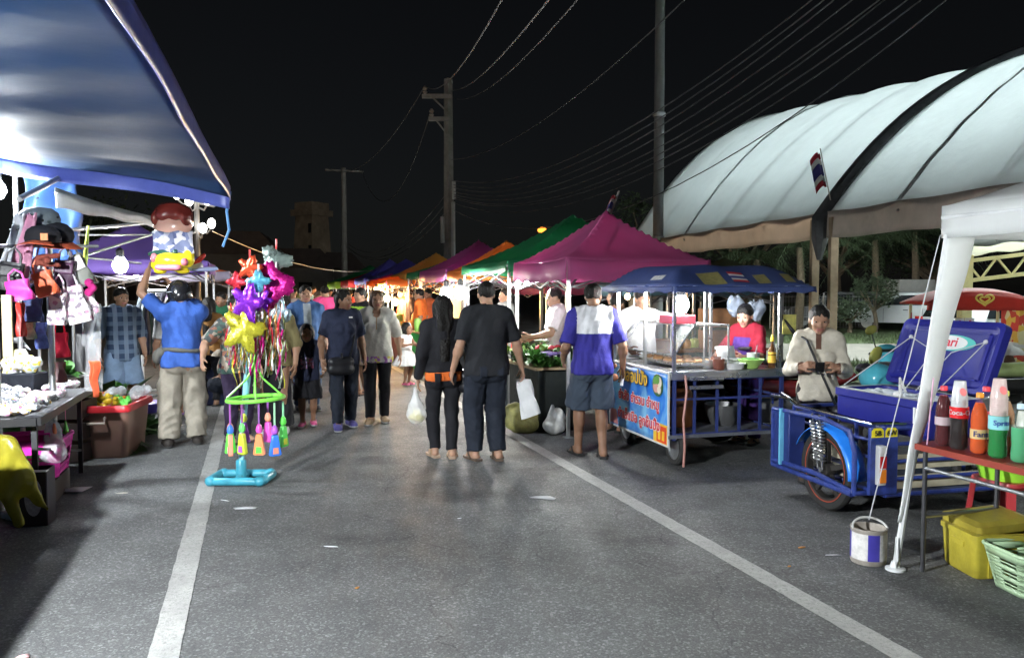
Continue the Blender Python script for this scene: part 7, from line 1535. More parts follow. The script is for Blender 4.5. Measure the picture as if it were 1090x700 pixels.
# row of bulbs hung at the stalls, many enlarged to imitate glare
bulb(at(490, 312, 12.0), 80, (1, .98, .95), .09, 'white bulb glaring between the couple seen from behind', None, at(490, 296, 12.3))
bulb(at(475, 313, 14.4), 75, (1, .98, .95), .11, 'white bulb glaring above the head of the long haired woman', None, at(475, 298, 14.6))
bulb(at(401, 310, 19.2), 170, (1, .56, .2), .075, 'warm bulb glaring beside the head of the white blouse', None, at(401, 300, 19.4))
bulb(at(412, 318, 19.8), 140, (1, .56, .2), .075, 'warm bulb deeper inside the glowing food stall', None, at(412, 302, 19.9))
bulb(at(421, 322, 20.4), 100, (1, .6, .24), .07, 'rightmost warm bulb of the glowing food stall', None, at(421, 303, 20.4))
bulb(at(560, 299, 10.2), 60, (.95, 1, .9), .035, 'small bulb under the far eave of the magenta tent'); bulb(at(590, 297, 10.8), 5, (1, .95, .85), .03, 'tiny bulb under the green tent beside the small one')
bulb(at(366, 318, 27), 40, (1, .95, .85), .08, 'distant white bulb under the violet tents'); bulb(at(380, 318, 24.5), 30, (1, .9, .75), .07, 'distant warm bulb under the nearer violet tent'); bulb(at(340, 322, 34), 30, (1, .92, .8), .08, 'farthest bulb under the end green tent')
bulb(at(725, 325, 7.62), 60, (.97, 1, .98), .08, 'brilliant white bulb burning under the blue cart roof', None, at(725, 303, 7.62))
bulb(at(128, 283, 10.6), 75, (.94, .98, 1), .10, 'brilliant white bulb over the plaid shirt in the left row', None, at(128, 262, 10.7))
bulb(at(-4, 203, 6.5), 125, (.88, .96, 1), .075, 'dazzling white bulb under the blue tarpaulin at the left edge', None, at(-4, 165, 6.6))
bulb(rd(-2.2, 2.4, 2.2), 640, (.92, .97, 1), .065, 'shaded white bulb under the near end of the blue tarpaulin, out of frame', shade=True); bulb(V((3.5, 3.0, 2.1)), 36, (.95, 1, .97), .06, 'shaded white bulb under the white tent beside the frame', shade=True)  # both bulbs are unseen, placed to light the foreground and tent leg
bulb(rd(-2.2, 17.0, 1.9), 40, (1, .9, .75), .06, 'bulb under the orange tent of the left row'); bulb(at(300, 330, 30), 40, (1, .9, .7), .08, 'distant bulb among the crowd at the left')
# ---- background vehicles
def car(label, p, rz, paint, wagon=True):
    o = thing('parked_car', label, 'car', p, rz); ROOTM[o] = Mx.Translation(V(p)) @ Mx.Rotation(rz, 4, 'Z'); Lg = 4.1
    side = [(-2.05, .35), (-2.05, .75), (-2.0, .95), (-1.75, 1.42), (-1.5, 1.5), (.2, 1.5), (1.0, .98), (1.85, .85), (2.05, .65), (2.05, .35)] if wagon else [(-2.1, .35), (-2.1, .85), (-1.7, .95), (-1.1, 1.42), (.1, 1.45), (.95, .95), (1.9, .82), (2.1, .6), (2.1, .35)]
    g = MB(); n = len(side); secs = []
    for y, k in ((-.82, .0), (-.80, .5), (-.72, 1), (.72, 1), (.80, .5), (.82, 0)):
        secs.append([V((x*(1-.01*(1-k)), y*(1-.14*max(0, (z-.95))/.5), z if z < .9 else z-.06*(1-k))) for x, z in side])
    g.add([q for s_ in secs for q in s_], [(i*n+j, i*n+(j+1) % n, (i+1)*n+(j+1) % n, (i+1)*n+j) for i in range(5) for j in range(n)]+[tuple(range(n)), tuple(5*n+j for j in range(n-1, -1, -1))]); g.build('body', paint, o, bevel=.03)
    GL = M('car_glass', (.02, .025, .03), rough=.06, var=0, spec=.8)
    for sy in (-1, 1):
        for poly in ([(-1.62, 1.0), (-1.5, 1.36), (-.62, 1.38), (-.62, 1.0)], [(-.52, 1.0), (-.52, 1.38), (.15, 1.37), (.72, 1.0)]):
            g = MB(); g.prism(poly, (0, sy*.80, 0), (1, 0, 0), (0, 0, 1), .012*(-sy)); ob = g.build('window', GL, o)
        g = MB(); g.box((-.57, sy*.825, .66), (.012, .01, .6)); g.box((.75, sy*.825, .62), (.012, .01, .5)); g.box((.0, sy*.835, .82), (.16, .02, .03)); g.box((-.95, sy*.835, .82), (.16, .02, .03)); g.build('door_trim', M('trim_dark', (.03, .03, .03)), o)
        g = MB(); g.ell((.75, sy*.93, 1.03), (.07, .1, .07)); g.build('wing_mirror', paint, o); g = MB(); g.ell((1.92, sy*.6, .70), (.14, .18, .08)); g.build('headlight', M('lamp_clear', (.6, .62, .65), rough=.1), o); g = MB(); g.box((-2.04, sy*.66, .9), (.06, .18, .22)); g.build('tail_light', plastic('tail_red', (.3, .01, .01), rough=.15), o)
        for x in (-1.28, 1.32):
            g = MB(); g.lathe([(.001, 0), (.19, .0), (.2, .02), (.31, .02), (.32, -.08), (.31, -.18), (.001, -.18)], (x, sy*.74, .32), n=22, R=Mx.Rotation(rad(-90*sy), 3, 'X')); wl = g.build('wheel', BLACKR, o); ROOTM[wl] = ROOTM[o]; g = MB(); g.lathe([(.001, .012), (.1, .02), (.185, .01), (.2, .024)], (x, sy*.74, .32), n=20, R=Mx.Rotation(rad(-90*sy), 3, 'X')); g.build('rim', STEEL, wl)
    g = MB(); g.add([(.98, -.60, 1.0), (.98, .60, 1.0), (.28, .52, 1.45), (.28, -.52, 1.45)], [(0, 1, 2, 3)]); g.build('windscreen', GL, o, solid=.01); g = MB(); g.add([(-2.0, -.6, 1.0), (-2.0, .6, 1.0), (-1.78, .55, 1.38), (-1.78, -.55, 1.38)], [(0, 3, 2, 1)]); g.build('rear_window', GL, o, solid=.01); return o
SILV = M('silver_paint', (.42, .43, .44), rough=.3, metal=.3, var=.05, coat=.6)
car('silver hatchback parked on the grass under the palms', gp(966, 30.5), rad(150), SILV); car('white saloon parked at the far right behind the ice cream cart', gp(1088, 17.5), rad(12), M('white_car_paint', (.62, .64, .66), rough=.3, var=.05, coat=.6), False)
car('dark van like car parked behind the shrub left of the silver one', gp(888, 32.5), rad(170), M('dark_car_paint', (.05, .05, .055), rough=.3, coat=.6))
g = MB(); p = at(966, 327, 34); g.box((p.x, p.y, 1.35), (1.5, 1.6, 1.3)); o = tag(g.build('truck_box', M('pale_box', (.45, .44, .42), rough=.6, var=.1), world=True, bevel=.05), 'pale truck box rising behind the silver hatchback', 'truck box')
# ice cream cart with red dome and heart emblem
ic = thing('ice_cream_cart', 'red domed ice cream cart with a yellow heart swirl on its canopy', 'ice cream cart', gp(1030, 11.5), rad(-6)); ROOTM[ic] = Mx.Translation(ic.location) @ Mx.Rotation(rad(-6), 4, 'Z')
RP = M('cart_red', (.42, .03, .02), rough=.4, var=.15, transl=.1); g = MB(); g.sheet(lambda u, v_: V(((u-.5)*1.5, (v_-.5)*1.0, 1.40+.22*(1-abs(2*u-1)**2.6)*(1-.3*abs(2*v_-1)**3))), 24, 10); g.build('dome', RP, ic, solid=.02)
g = MB(); g.sheet(lambda u, v_: V(((u-.5)*1.5, -.505, 1.40+.215*(1-abs(2*u-1)**2.6)*.72*v_-.08*(1-v_))), 24, 4); fr_ = g.build('fascia', RP, ic, solid=.01); ROOTM[fr_] = ROOTM[ic]
g = MB(); YSW = plastic('swirl_yellow', (.72, .55, .12))
def heart(t_, k): return V((k*.115*(16*math.sin(t_)**3)/16, -.525, 1.47+k*.082*(13*math.cos(t_)-5*math.cos(2*t_)-2*math.cos(3*t_)-math.cos(4*t_))/16))
g.tube([heart(t_, 1-.0*t_) for t_ in np.linspace(.25, 5.6, 40)], .014, 6); g.tube([heart(t_, .55) for t_ in np.linspace(.6, 5.9, 30)], .012, 6); g.build('heart_emblem', YSW, fr_)
for x in (-.62, .62):
    for y in (-.42, .42): g = MB(); g.cyl((x, y, .8), (x, y, 1.42), .022); g.build('post', pattern_mat('red_yellow_print', [(.5, .04, .03), (.6, .4, .06), (.45, .05, .03), (.6, .55, .3)], 9), ic)
g = MB(); g.box((0, 0, .55), (1.3, .9, .65)); g.build('freezer_body', M('freezer_white', (.6, .6, .58), rough=.4), ic, bevel=.03); g = MB(); g.box((0, -.455, .55), (1.2, .012, .5)); g.build('front_print', pattern_mat('red_yellow_print', []), ic)
for x in (-.5, .5): g = MB(); g.lathe([(.1, -.03), (.2, -.03), (.21, 0), (.2, .03), (.1, .03)], (x, -.3, .21), R=Mx.Rotation(rad(90), 3, 'X'), n=20); g.build('wheel', BLACKR, ic)
g = MB(); g.box((.55, -.2, 1.1), (.12, .5, .5)); g.build('side_print', pattern_mat('red_yellow_print', []), ic)
for i, px in enumerate((1021, 1032)):
    g = MB(); p = at(px, 347, 10.9); g.box(p, (.12, .02, .22)); sg_ = thing('price_board', ['white price board hung left under the red dome', 'white price board with a red stripe hung right under the red dome'][i], 'sign', p); g.build('panel', WHITEP, sg_, world=True); g = MB(); g.box(p+V((0, -.013, .02)), (.03, .004, .12)); g.build('red_mark', RL, sg_, world=True)
# green seat motorbike at right
m3 = thing('motorcycle', 'motorbike with a pale green seat behind the drink bottles', 'motorcycle', gp(1078, 8.6), rad(78)); ROOTM[m3] = Mx.Translation(m3.location) @ Mx.Rotation(rad(78), 4, 'Z')
wheel(m3, (0, .6, .27), .27, .08, RIM, 6, False); wheel(m3, (0, -.6, .27), .27, .09, RIM, 6, False)
soft('seat', [('rc', (0, .45, .72), (0, -.3, .76), .07, .085), ('rc', (0, -.3, .76), (0, -.7, .80), .085, .03)], M('moss_seat', (.22, .28, .11), rough=.5, var=.2), m3, world=False, wr=0); soft('fairing', [('rc', (0, .5, .6), (0, .42, .95), .08, .09), ('rc', (0, .3, .55), (0, -.5, .58), .08, .09)], M('black_fairing', (.02, .02, .02), rough=.3), m3, world=False, wr=0)
g = MB(); g.tube([(-.33, .28, 1.02), (0, .38, 1.0), (.33, .28, 1.02)], .016, 8); g.tube([(0, .6, .28), (0, .4, .95)], .045, 8); g.build('handlebar', DSTEEL, m3)
# ---- flags
def flag(label, base, tip, w_, h_, seed):
    o = thing('flag', label, 'flag', base); g = MB(); g.cyl(base, tip, .012, n=6); g.build('pole', M('flag_pole', (.5, .45, .4)), o, world=True); ax = (base-tip).normalized(); dd = V((-w_, -.05, -.25*w_))
    bands = [(0, 1/6, 0), (1/6, 2/6, 1), (2/6, 4/6, 2), (4/6, 5/6, 1), (5/6, 1, 0)]; g = MB(); t0 = tip+ax*.06
    for a, b_, mi in bands: g.sheet(lambda u, v_: t0+ax*(h_*(a+(b_-a)*v_))+dd*u+V((0, .05*math.sin(u*7+seed), -.10*u*u-.03*math.sin(u*6+seed))), 16, 2, mi)
    g.build('cloth', [M('flag_red', (.42, .02, .04), transl=.3), M('flag_white', (.7, .7, .7), transl=.3), M('flag_blue', (.05, .05, .25), transl=.3)], o, world=True, solid=.002)
flag('flag of red white and blue stripes on the marquee gutter', at(884, 213, 14.8), at(873, 158, 14.8), .20, .62, 1); flag('small striped flag above the peak of the magenta tent', at(650, 228, 9.9), at(659, 203, 9.9), .14, .26, 2)
# litter on the road
def litter(label, px, py, w_, d_, mat, rz, seed):
    r = random.Random(seed); p = gnd(px, py); g = MB(); q = [(-.5, -.3), (-.1, -.5), (.45, -.42), (.5, .1), (.2, .5), (-.25, .35), (-.48, .2)]; q = [(a*w_*r.uniform(.6, 1.1), b*d_*r.uniform(.6, 1.1)) for a, b in q]; g.add([(0, 0, .006+.1*d_)]+[(a, b, .005+.02*r.random()*d_) for a, b in q], [(0, i+1, (i+1) % 7+1) for i in range(7)]); tag(g.build('litter', mat, loc=p, rz=rz, solid=.0015), label, 'litter')
WPAP = M('white_paper', (.72, .73, .75)); litter('torn white paper lying in front of the toy stand', 261, 541, .19, .10, M('grey_paper', (.42, .43, .45)), .1, 1); litter('flat pale paper on the road in front of the man with the white bag', 579, 530, .20, .12, M('grey_paper', (.42, .43, .45)), -.3, 2); litter('tiny white slip right of the toy stand on the road', 353, 582, .11, .025, WPAP, -.1, 3); litter('small dry orange leaf by the tricycle wheel', 853, 583, .07, .04, M('dry_leaf', (.45, .2, .05)), .4, 4); litter('thin white straw piece left of the bucket', 887, 591, .11, .014, WPAP, .0, 5); litter('short white slip at the foot of the toy stand', 240, 533, .10, .014, WPAP, -.5, 6); litter('white scrap in the middle of the road behind the couple', 489, 552, .035, .02, WPAP, .5, 7); litter('tiny orange leaf on the road centre left', 380, 626, .04, .025, M('dry_leaf', (.45, .2, .05)), 1.1, 8); litter('small orange leaf on the right lane line', 1000*.84, 603*1.0, .035, .02, M('dry_leaf', (.45, .2, .05)), .8, 9)
litter('small brown leaf left of the toy stand', 130, 525, .09, .03, M('pale_scrap', (.45, .42, .36)), .3, 10); litter('pale scrap near the bottom left of the road', 25, 699, .07, .05, M('pink_scrap', (.5, .3, .3)), .2, 11)
# ================================================================== PEOPLE
AWAY = YAW; TOW = YAW+math.pi
def gxy(px, py): p = gnd(px, py); return (p.x, p.y)
def pxy(px, Y): return (at(px, 307, Y).x, Y)
F = fabric
JEAN = F('dark_denim', (.016, .02, .03)); JEANB = F('blue_denim', (.06, .09, .16)); BLK = F('black_cotton', (.014, .014, .017)); KHAKI = F('khaki_cotton', (.30, .27, .22)); WHT = F('white_cotton', (.66, .65, .63)); NAVYC = F('navy_cotton', (.016, .02, .04)); BLU = F('blue_polo_cotton', (.04, .10, .36)); CHAMB = F('blue_chambray', (.06, .13, .30))
S1, S2, S3 = (.30, .165, .105), (.24, .13, .08), (.36, .21, .14)
# man in blue polo holding up the inflatable toys
A = person('man in a royal blue polo and khaki trousers reaching up to the inflatable toys', gxy(196, 474), AWAY+rad(6), 1.73, head=(20, 18), LA=(-.07, .12, .25), RA=(-.15, .19, .17), LP=(-1, -.1, -.3), RP=(.8, .6, -.5), LF=(-.085, -.02), RF=(.075, .02), fat=1.03,
  top=dict(m=BLU, hem=.475, sl=.75, e=.024, flare=.01), bottom=dict(m=KHAKI, e=.026, w=1.45, wr=.02), hair='helmet', shoes=('shoe', (.03, .025, .022), .08), skin=S1, curl=(.9, .9))
g = MB(); rt = A['root']; H_ = A['H']; g.tube([V((.188*math.cos(a)*1.02, .142*math.sin(a)-.005, .575*H_+.012*math.sin(a*2))) for a in np.linspace(0, 6.283, 33)[:-1]], .022, 8, closed=True); g.build('belt', F('grey_webbing', (.10, .10, .09)), rt)
soft('waist_bag', [('rc', (-.20, -.04, .565*H_), (-.235, .06, .54*H_), .05, .05), ('el', (-.235, .0, .53*H_), (.045, .09, .07))], F('grey_nylon', (.13, .125, .11)), rt, world=False)
# woman and man behind the toy stand
person('woman in a patterned top reaching sideways behind the foil toys', pxy(250, 8.4), TOW+rad(30), 1.56, True, LA=(-.05, .05, -.28), RA=(.19, .10, -.21), top=dict(m=pattern_mat('patterned_top', [(.04, .05, .05), (.2, .08, .05), (.05, .1, .08), (.3, .25, .2)], 22), sl=.9), bottom=dict(m=F('plum_trousers', (.03, .02, .045)), e=.012), shoes=('flip', (.05, .03, .03)), skin=S3, hair='tail')
person('woman in an olive top and long black skirt behind the foil toys', pxy(292, 8.8), TOW-rad(20), 1.60, True, head=(20, 5), top=dict(m=F('olive_gold_cloth', (.13, .11, .05)), sl=1.2, hem=.48), bottom=dict(m=BLK, kind='skirt', end=.07, flare=.12), shoes=('shoe', (.55, .55, .55), .6), skin=S2, hair='bob')
# family walking towards the camera
B1 = person('man in an open blue shirt and jeans with a wrist watch', pxy(325, 10.6), TOW+rad(8), 1.70, head=(-6, 2), top=dict(m=[CHAMB, F('pale_tee', (.32, .36, .40))], fn=lambda p, q: 1 if abs(q[0]) < .05 and q[1] > .03 and q[2] < .02 and q[2] > -.3 else 0, sl=.8, hem=.46, e=.018), bottom=dict(m=JEANB, e=.014, w=1.2), shoes=('shoe', (.05, .05, .06), .3), skin=S1)
E_, W_, Hh = B1['arms'][1]; g = MB(); d_ = (W_-E_).normalized(); g.tube([W_-d_*.012, W_+d_*.012], .034, 12); g.build('watch', CHROME, B1['root'])
person('small girl in a dark printed tee and black shorts with pink shoes', gxy(328, 453), TOW-rad(6), 1.18, True, kid=True, LA=(-.06, .1, -.24), RA=(.05, .06, -.28), RF=(.05, .05), LF=(-.05, -.03), top=dict(m=[F('ink_tee', (.018, .022, .045)), pattern_mat('tee_print', [(.25, .18, .3), (.02, .025, .05), (.3, .3, .35), (.3, .08, .15)], 40)], fn=lambda p, q: 1 if abs(p[0]) < .06 and p[1] > .03 and .58 < p[2] < .70 else 0, sl=.8, hem=.46), bottom=dict(m=BLK, kind='shorts', end=.28, e=.03, w=1.5), shoes=('shoe', (.6, .1, .25), .4), skin=S2, hair='bob', hairlen=.15)
C1 = person('woman in a navy polo with long black hair looking aside', gxy(366, 455), TOW+rad(4), 1.63, True, head=(42, 2), LA=(-.055, .03, -.30), RA=(.06, .04, -.29), RF=(.055, .09), LF=(-.055, -.06), top=dict(m=NAVYC, sl=.8, hem=.455, e=.018, collar=NAVYC), bottom=dict(m=JEAN, e=.012, w=1.1), shoes=('shoe', (.10, .09, .28), .65), skin=S2, hair='long', hairlen=.2)
g = MB(); g.prism([(-.02, -.008), (.02, -.008), (.02, .008), (-.02, .008)], (-.07, .125, .80*1.63*.99), (-1, 0, 0), (0, 0, 1), .003); g.build('chest_badge', WHITEP, C1['root'])
wp = C1['w']; o = thing('shoulder_bag', 'black shoulder bag worn across the navy polo', 'bag', wp((.05, .15, .80)), TOW+rad(4)); ROOTM[o] = Mx.Translation(o.location) @ Mx.Rotation(TOW+rad(4), 4, 'Z'); soft('body', [('rc', (-.09, 0, -.02), (.09, 0, -.02), .06, .06), ('rc', (-.09, 0, -.1), (.09, 0, -.1), .065, .065)], M('black_vinyl', (.015, .015, .018)), o, world=False); g = MB(); g.tube([(-.1, .0, .02), (-.16, -.04, .25), (-.17, -.14, .52), (-.1, -.2, .56)], .010, 6); g.tube([(.0, .05, .03), (.0, .055, .09)], .012, 6); g.build('strap', M('black_vinyl', (.015, .015, .018)), o)
person('woman in a white embroidered blouse with tousled brown hair', gxy(402, 449), TOW-rad(10), 1.63, True, head=(10, 2), LA=(-.075, -.02, -.29), RA=(.06, .03, -.3), RF=(.05, .08), LF=(-.05, -.02), top=dict(m=[F('cream_blouse', (.50, .49, .45)), F('tan_trim', (.35, .22, .12)), pattern_mat('hem_print', [(.5, .48, .45), (.5, .45, .08), (.3, .12, .4), (.5, .48, .45)], 24)], fn=lambda p, q: 1 if abs(q[0]) < .008 and q[1] > .02 and q[2] > -.22 else (2 if p[2] < .50 and p[1] > 0 else 0), sl=1.0, hem=.45, e=.022, flare=.015, vneck=True), bottom=dict(m=BLK, e=.008), shoes=('shoe', (.22, .15, .09), .3), skin=S3, hair='bob', hairc=TAN_HAIR)
person('man with short black hair in a lime trimmed dark shirt between the two women', pxy(384, 12.2), TOW-rad(60), 1.66, top=dict(m=[BLK, F('lime_stripe', (.3, .5, .05))], fn=lambda p, q: 1 if -.07 < q[2] < -.03 else 0, sl=.8), bottom=dict(m=F('brown_shorts', (.12, .09, .07)), kind='shorts', end=.27, e=.03, w=1.4), shoes=('flip', (.05, .04, .04)), skin=S2, fine=False)
Dg = person('little girl in a white frilled dress with pink sandals', gxy(433, 409), TOW+rad(40), 1.0, True, kid=True, fine=False, LA=(-.05, .18, -.12), RA=(.03, .2, -.10), top=dict(m=WHT, sl=0, hem=.5, e=.008), bottom=None, shoes=('flip', (.7, .15, .3)), skin=S2, hair='bob', hairlen=.1)
g = MB(); g.sheet(lambda u, v_: V(((.07+.19*v_**.8)*math.cos(u*6.283)*(1+.05*v_*math.sin(u*75)), (.06+.17*v_**.8)*math.sin(u*6.283)*(1+.05*v_*math.sin(u*75)), .60-.27*v_-.03*(1-v_)*0)), 90, 10); g.build('dress_skirt', F('white_tulle', (.72, .72, .72), transl=.3), Dg['root'], solid=.004)
# couple seen from behind
E1 = person('woman with long black hair in a black jacket over an orange shirt seen from behind', gxy(472, 486), AWAY-rad(4), 1.57, True, head=(-4, 0), LA=(-.055, .02, -.30), RA=(.07, .06, -.27), LF=(-.05, .02), RF=(.05, -.03), top=dict(m=BLK, sl=2, hem=.53, e=.02, under=(F('orange_tee', (.60, .13, .025)), .475)), bottom=dict(m=BLK, e=.008), shoes=('flip', (.35, .25, .18)), skin=S3, hair='long', hairlen=.22)
E2 = person('broad man in a black tee and dark jeans carrying a white bag, seen from behind', gxy(518, 489), AWAY+rad(2), 1.72, head=(-8, 0), LA=(-.075, .04, -.29), RA=(.115, .045, -.295), RP=(.6, -1, 0), LF=(-.06, .02), RF=(.06, -.02), fat=1.22, top=dict(m=F('black_tee', (.016, .017, .02)), sl=.85, hem=.47, e=.02, flare=.012, collar=F('black_tee', (.016, .017, .02))), bottom=dict(m=JEAN, e=.017, w=1.25), shoes=('flip', (.1, .07, .05)), skin=S3, curl=(.35, .75))
hR = E2['w'](E2['arms'][1][2]); b0 = at(562, 404, hR.y); o = thing('carrier_bag', 'white paper carrier bag hanging from the hand of the man in the black tee', 'carrier bag', hR+V((.05, 0, -.24))); ROOTM[o] = Mx.Translation(o.location)
g = MB()
def cb(u, v_):
    a = 6.283*u; cx = math.copysign(abs(math.cos(a))**.35, math.cos(a)); sy = math.copysign(abs(math.sin(a))**.5, math.sin(a)); wv = .008*math.sin(v_*9+u*20)
    return V((cx*(.088-.02*v_)+.075*(1-v_)-.05+wv, sy*.045*(1-.6*v_)+wv, -.15+.36*v_+.03*cx*(1-v_)))
g.sheet(cb, 32, 14); g.add([cb(i/32, 0) for i in range(32)], [tuple(range(31, -1, -1))]); g.build('paper', M('white_paper_bag', (.74, .75, .76), rough=.6, transl=.15, bump=.2, bs=12), o, sharp=50); g = MB(); g.tube([(-.08, 0, .2), (-.05, 0, .25), (-.03, 0, .2)], .005, 6); g.build('handle', STR, o)
hL = E1['w'](E1['arms'][-1][2]); o = thing('plastic_bag', 'clear plastic bag of yellow fruit carried by the long haired woman', 'plastic bag', hL+V((-.02, 0, -.30))); ROOTM[o] = Mx.Translation(o.location)
soft('film', [('rc', (0, 0, .28), (0, 0, .12), .012, .05), ('el', (.01, 0, .02), (.095, .07, .10)), ('rc', (0, 0, .1), (.01, 0, .03), .06, .08)], M('bag_film', (.85, .87, .88), rough=.15, var=0, alpha=.42, spec=.8, bump=.6, bs=20), o, world=False, wr=.01, fr=22); soft('fruit', [('el', (-.02, 0, -.01), (.045, .04, .035)), ('el', (.035, .01, -.02), (.045, .04, .035)), ('el', (.01, 0, .03), (.04, .035, .03))], plastic('yellow_fruit', (.72, .62, .12)), o, world=False, wr=0)
o = thing('handbag', 'cream strapped handbag at the right side of the long haired woman', 'handbag', E1['w']((.20, .02, .78)), AWAY); ROOTM[o] = Mx.Translation(o.location) @ Mx.Rotation(AWAY, 4, 'Z'); soft('body', [('rc', (.0, -.06, 0), (.0, .1, 0), .06, .06), ('rc', (0, -.06, -.1), (0, .1, -.1), .065, .065)], M('black_vinyl', (.015, .015, .018)), o, world=False); g = MB(); g.tube([(.01, -.09, .02), (-.01, -.11, .2), (-.05, -.11, .42), (-.07, -.06, .50)], .011, 6); g.build('strap', LEA('cream', (.55, .5, .42)), o)
def back_pockets(I, mat, w_=.075):
    H = I['H']
    for q in (-1, 1):
        g = MB(); g.sheet(lambda u, v_: I['P']+V((q*.048*H+(u-.5)*w_*(1-.15*v_), -.074*H*1.12-.024-.012*math.sin(v_*3.1), -.005*H-v_*.10)), 4, 5); g.build('back_pocket', mat, I['root'], solid=.006)
back_pockets(E2, JEAN); back_pockets(E1, BLK, .06)
# vendor at the vegetable stall
person('vendor in a pale printed tee behind the vegetable stall looking left', pxy(592, 9.95), AWAY+rad(80), 1.66, head=(12, 6), LA=(-.02, .22, -.17), RA=(.03, .18, -.2), top=dict(m=F('pale_lilac_tee', (.56, .50, .52)), sl=.8, e=.018), bottom=dict(m=F('grey_shorts', (.35, .35, .36)), kind='shorts', end=.28, e=.025, w=1.4), shoes=('flip', (.05, .05, .05)), skin=S3)
# man in white and blue
G1 = person('man in a white and royal blue shirt with denim shorts facing the cart', gxy(630, 486), AWAY-rad(8), 1.70, head=(-30, 2), LA=(-.04, .10, -.24), RA=(.085, .04, -.29), LF=(-.06, .08), RF=(.055, -.03), fat=1.12, top=dict(m=[F('royal_blue_jersey', (.034, .03, .22)), F('white_jersey', (.60, .60, .62))], fn=lambda p, q: 1 if p[2] > .705 and abs(p[0]) < .105+.0*p[2] else 0, sl=.9, hem=.475, e=.02, flare=.01, collar=F('white_jersey', (.60, .60, .62))), bottom=dict(m=F('denim_shorts', (.045, .06, .085)), kind='shorts', end=.285, e=.03, w=1.55), shoes=('flip', (.02, .02, .02)), skin=S2)
hR = G1['w'](G1['arms'][1][2]); o = thing('pouch_bag', 'worn brown leather pouch at the hip of the man in white and blue', 'pouch', G1['w']((.20, .05, .86)), AWAY); ROOTM[o] = Mx.Translation(o.location) @ Mx.Rotation(AWAY, 4, 'Z'); soft('body', [('rc', (0, -.06, .02), (0, .06, .02), .035, .035), ('rc', (0, -.08, -.09), (0, .08, -.09), .04, .04)], LEA('tan', (.25, .09, .035)), o, world=False); g = MB(); g.tube([(.0, -.05, .05), (-.03, -.1, .2), (-.06, -.11, .35)], .007, 6); g.build('strap', LEA('tan', (.25, .09, .035)), o)
g = MB(); g.tube([hR+V((.0, 0, 0)), hR+V((-.02, -.04, -.10))], [.012, .018], 6); tag(g.build('folded_paper', WPAP, world=True), 'folded white paper in the hand of the man in white and blue', 'paper')
# cart vendors
person('vendor in a white tee reaching up behind the cart bulb', (ROOTM[cart] @ V((.38, CD+.22, 0))).xy[:], TOW+rad(5), 1.66, head=(0, 10), LA=(-.17, .10, .11), RA=(.07, .16, -.2), LP=(-1, 0, -1), top=dict(m=WHT, sl=.9, e=.02), bottom=dict(m=JEAN, e=.014), shoes=('flip', (.05, .05, .05)), skin=S1, fat=1.1)
person('woman in a red shirt and purple apron working at the cart counter', (ROOTM[cart] @ V((1.32, .86, 0))).xy[:], AWAY+rad(112), 1.47, True, head=(12, 14), lean=6, LA=(-.01, .20, -.16), RA=(.06, .22, -.20), top=dict(m=[F('crimson_shirt', (.22, .012, .025)), F('purple_apron', (.07, .03, .17))], fn=lambda p, q: 1 if q[1] > .055 and abs(q[0]) < .10 and q[2] < -.10 else 0, sl=.95, e=.018), bottom=dict(m=F('purple_apron', (.07, .03, .17)), e=.014), shoes=('flip', (.05, .05, .05)), skin=S3, hair='bun')
# woman in cream jacket with phone
J = person('woman in a cream jacket with brown cuffs looking down at her phone', gxy(868, 511), TOW-rad(36), 1.49, True, head=(4, 14), LA=(-.0, .165, -.135), RA=(.0, .165, -.135), LP=(-.5, -.5, -1), RP=(.5, -.5, -1), fat=.9, top=dict(m=[F('cream_jacket', (.46, .42, .345)), F('brown_trim', (.10, .05, .035))], sl=2, hem=.46, e=.021, collar=F('brown_trim', (.10, .05, .035)), flare=.01, fn=lambda p, q: 1 if (q[1] > .17 and abs(q[0]) < .16 and q[2] < -.09 and q[2] > -.35) or (abs(q[0]+.0) < .02 and q[1] > .03 and q[2] > -.12) else 0), bottom=dict(m=F('dark_trousers', (.03, .028, .03)), e=.014), shoes=('boot', (.05, .035, .03), .05), skin=S1, hair='tail', curl=(.75, .75), hdirL=(.75, .45, .35), hdirR=(-.75, .45, .35))
g = MB(); ph = J['w']((.0, .325, .665*1.49)); g.box(ph, (.07, .012, .13), TOW, R=(Mx.Rotation(TOW-rad(36), 3, 'Z') @ Mx.Rotation(rad(-50), 3, 'X'))); tag(g.build('phone', M('phone_black', (.02, .02, .02), rough=.15), world=True, bevel=.004), 'dark phone held in both hands by the woman in the cream jacket', 'phone')
o = thing('shoulder_strap', 'thin dark bag worn crosswise over the cream jacket', 'bag', J['w']((-.05, .2, .62)), TOW-rad(36)); ROOTM[o] = Mx.Translation(o.location) @ Mx.Rotation(TOW-rad(36), 4, 'Z'); g = MB(); g.tube([(.19, -.17, .60), (.14, -.06, .57), (.06, .0, .38), (-.02, .01, .2), (-.08, -.02, .06)], .011, 6); g.build('strap', BLACKP, o); soft('body', [('rc', (-.1, -.02, .0), (-.1, -.12, .0), .05, .05)], M('black_vinyl', (.015, .015, .018)), o, world=False)
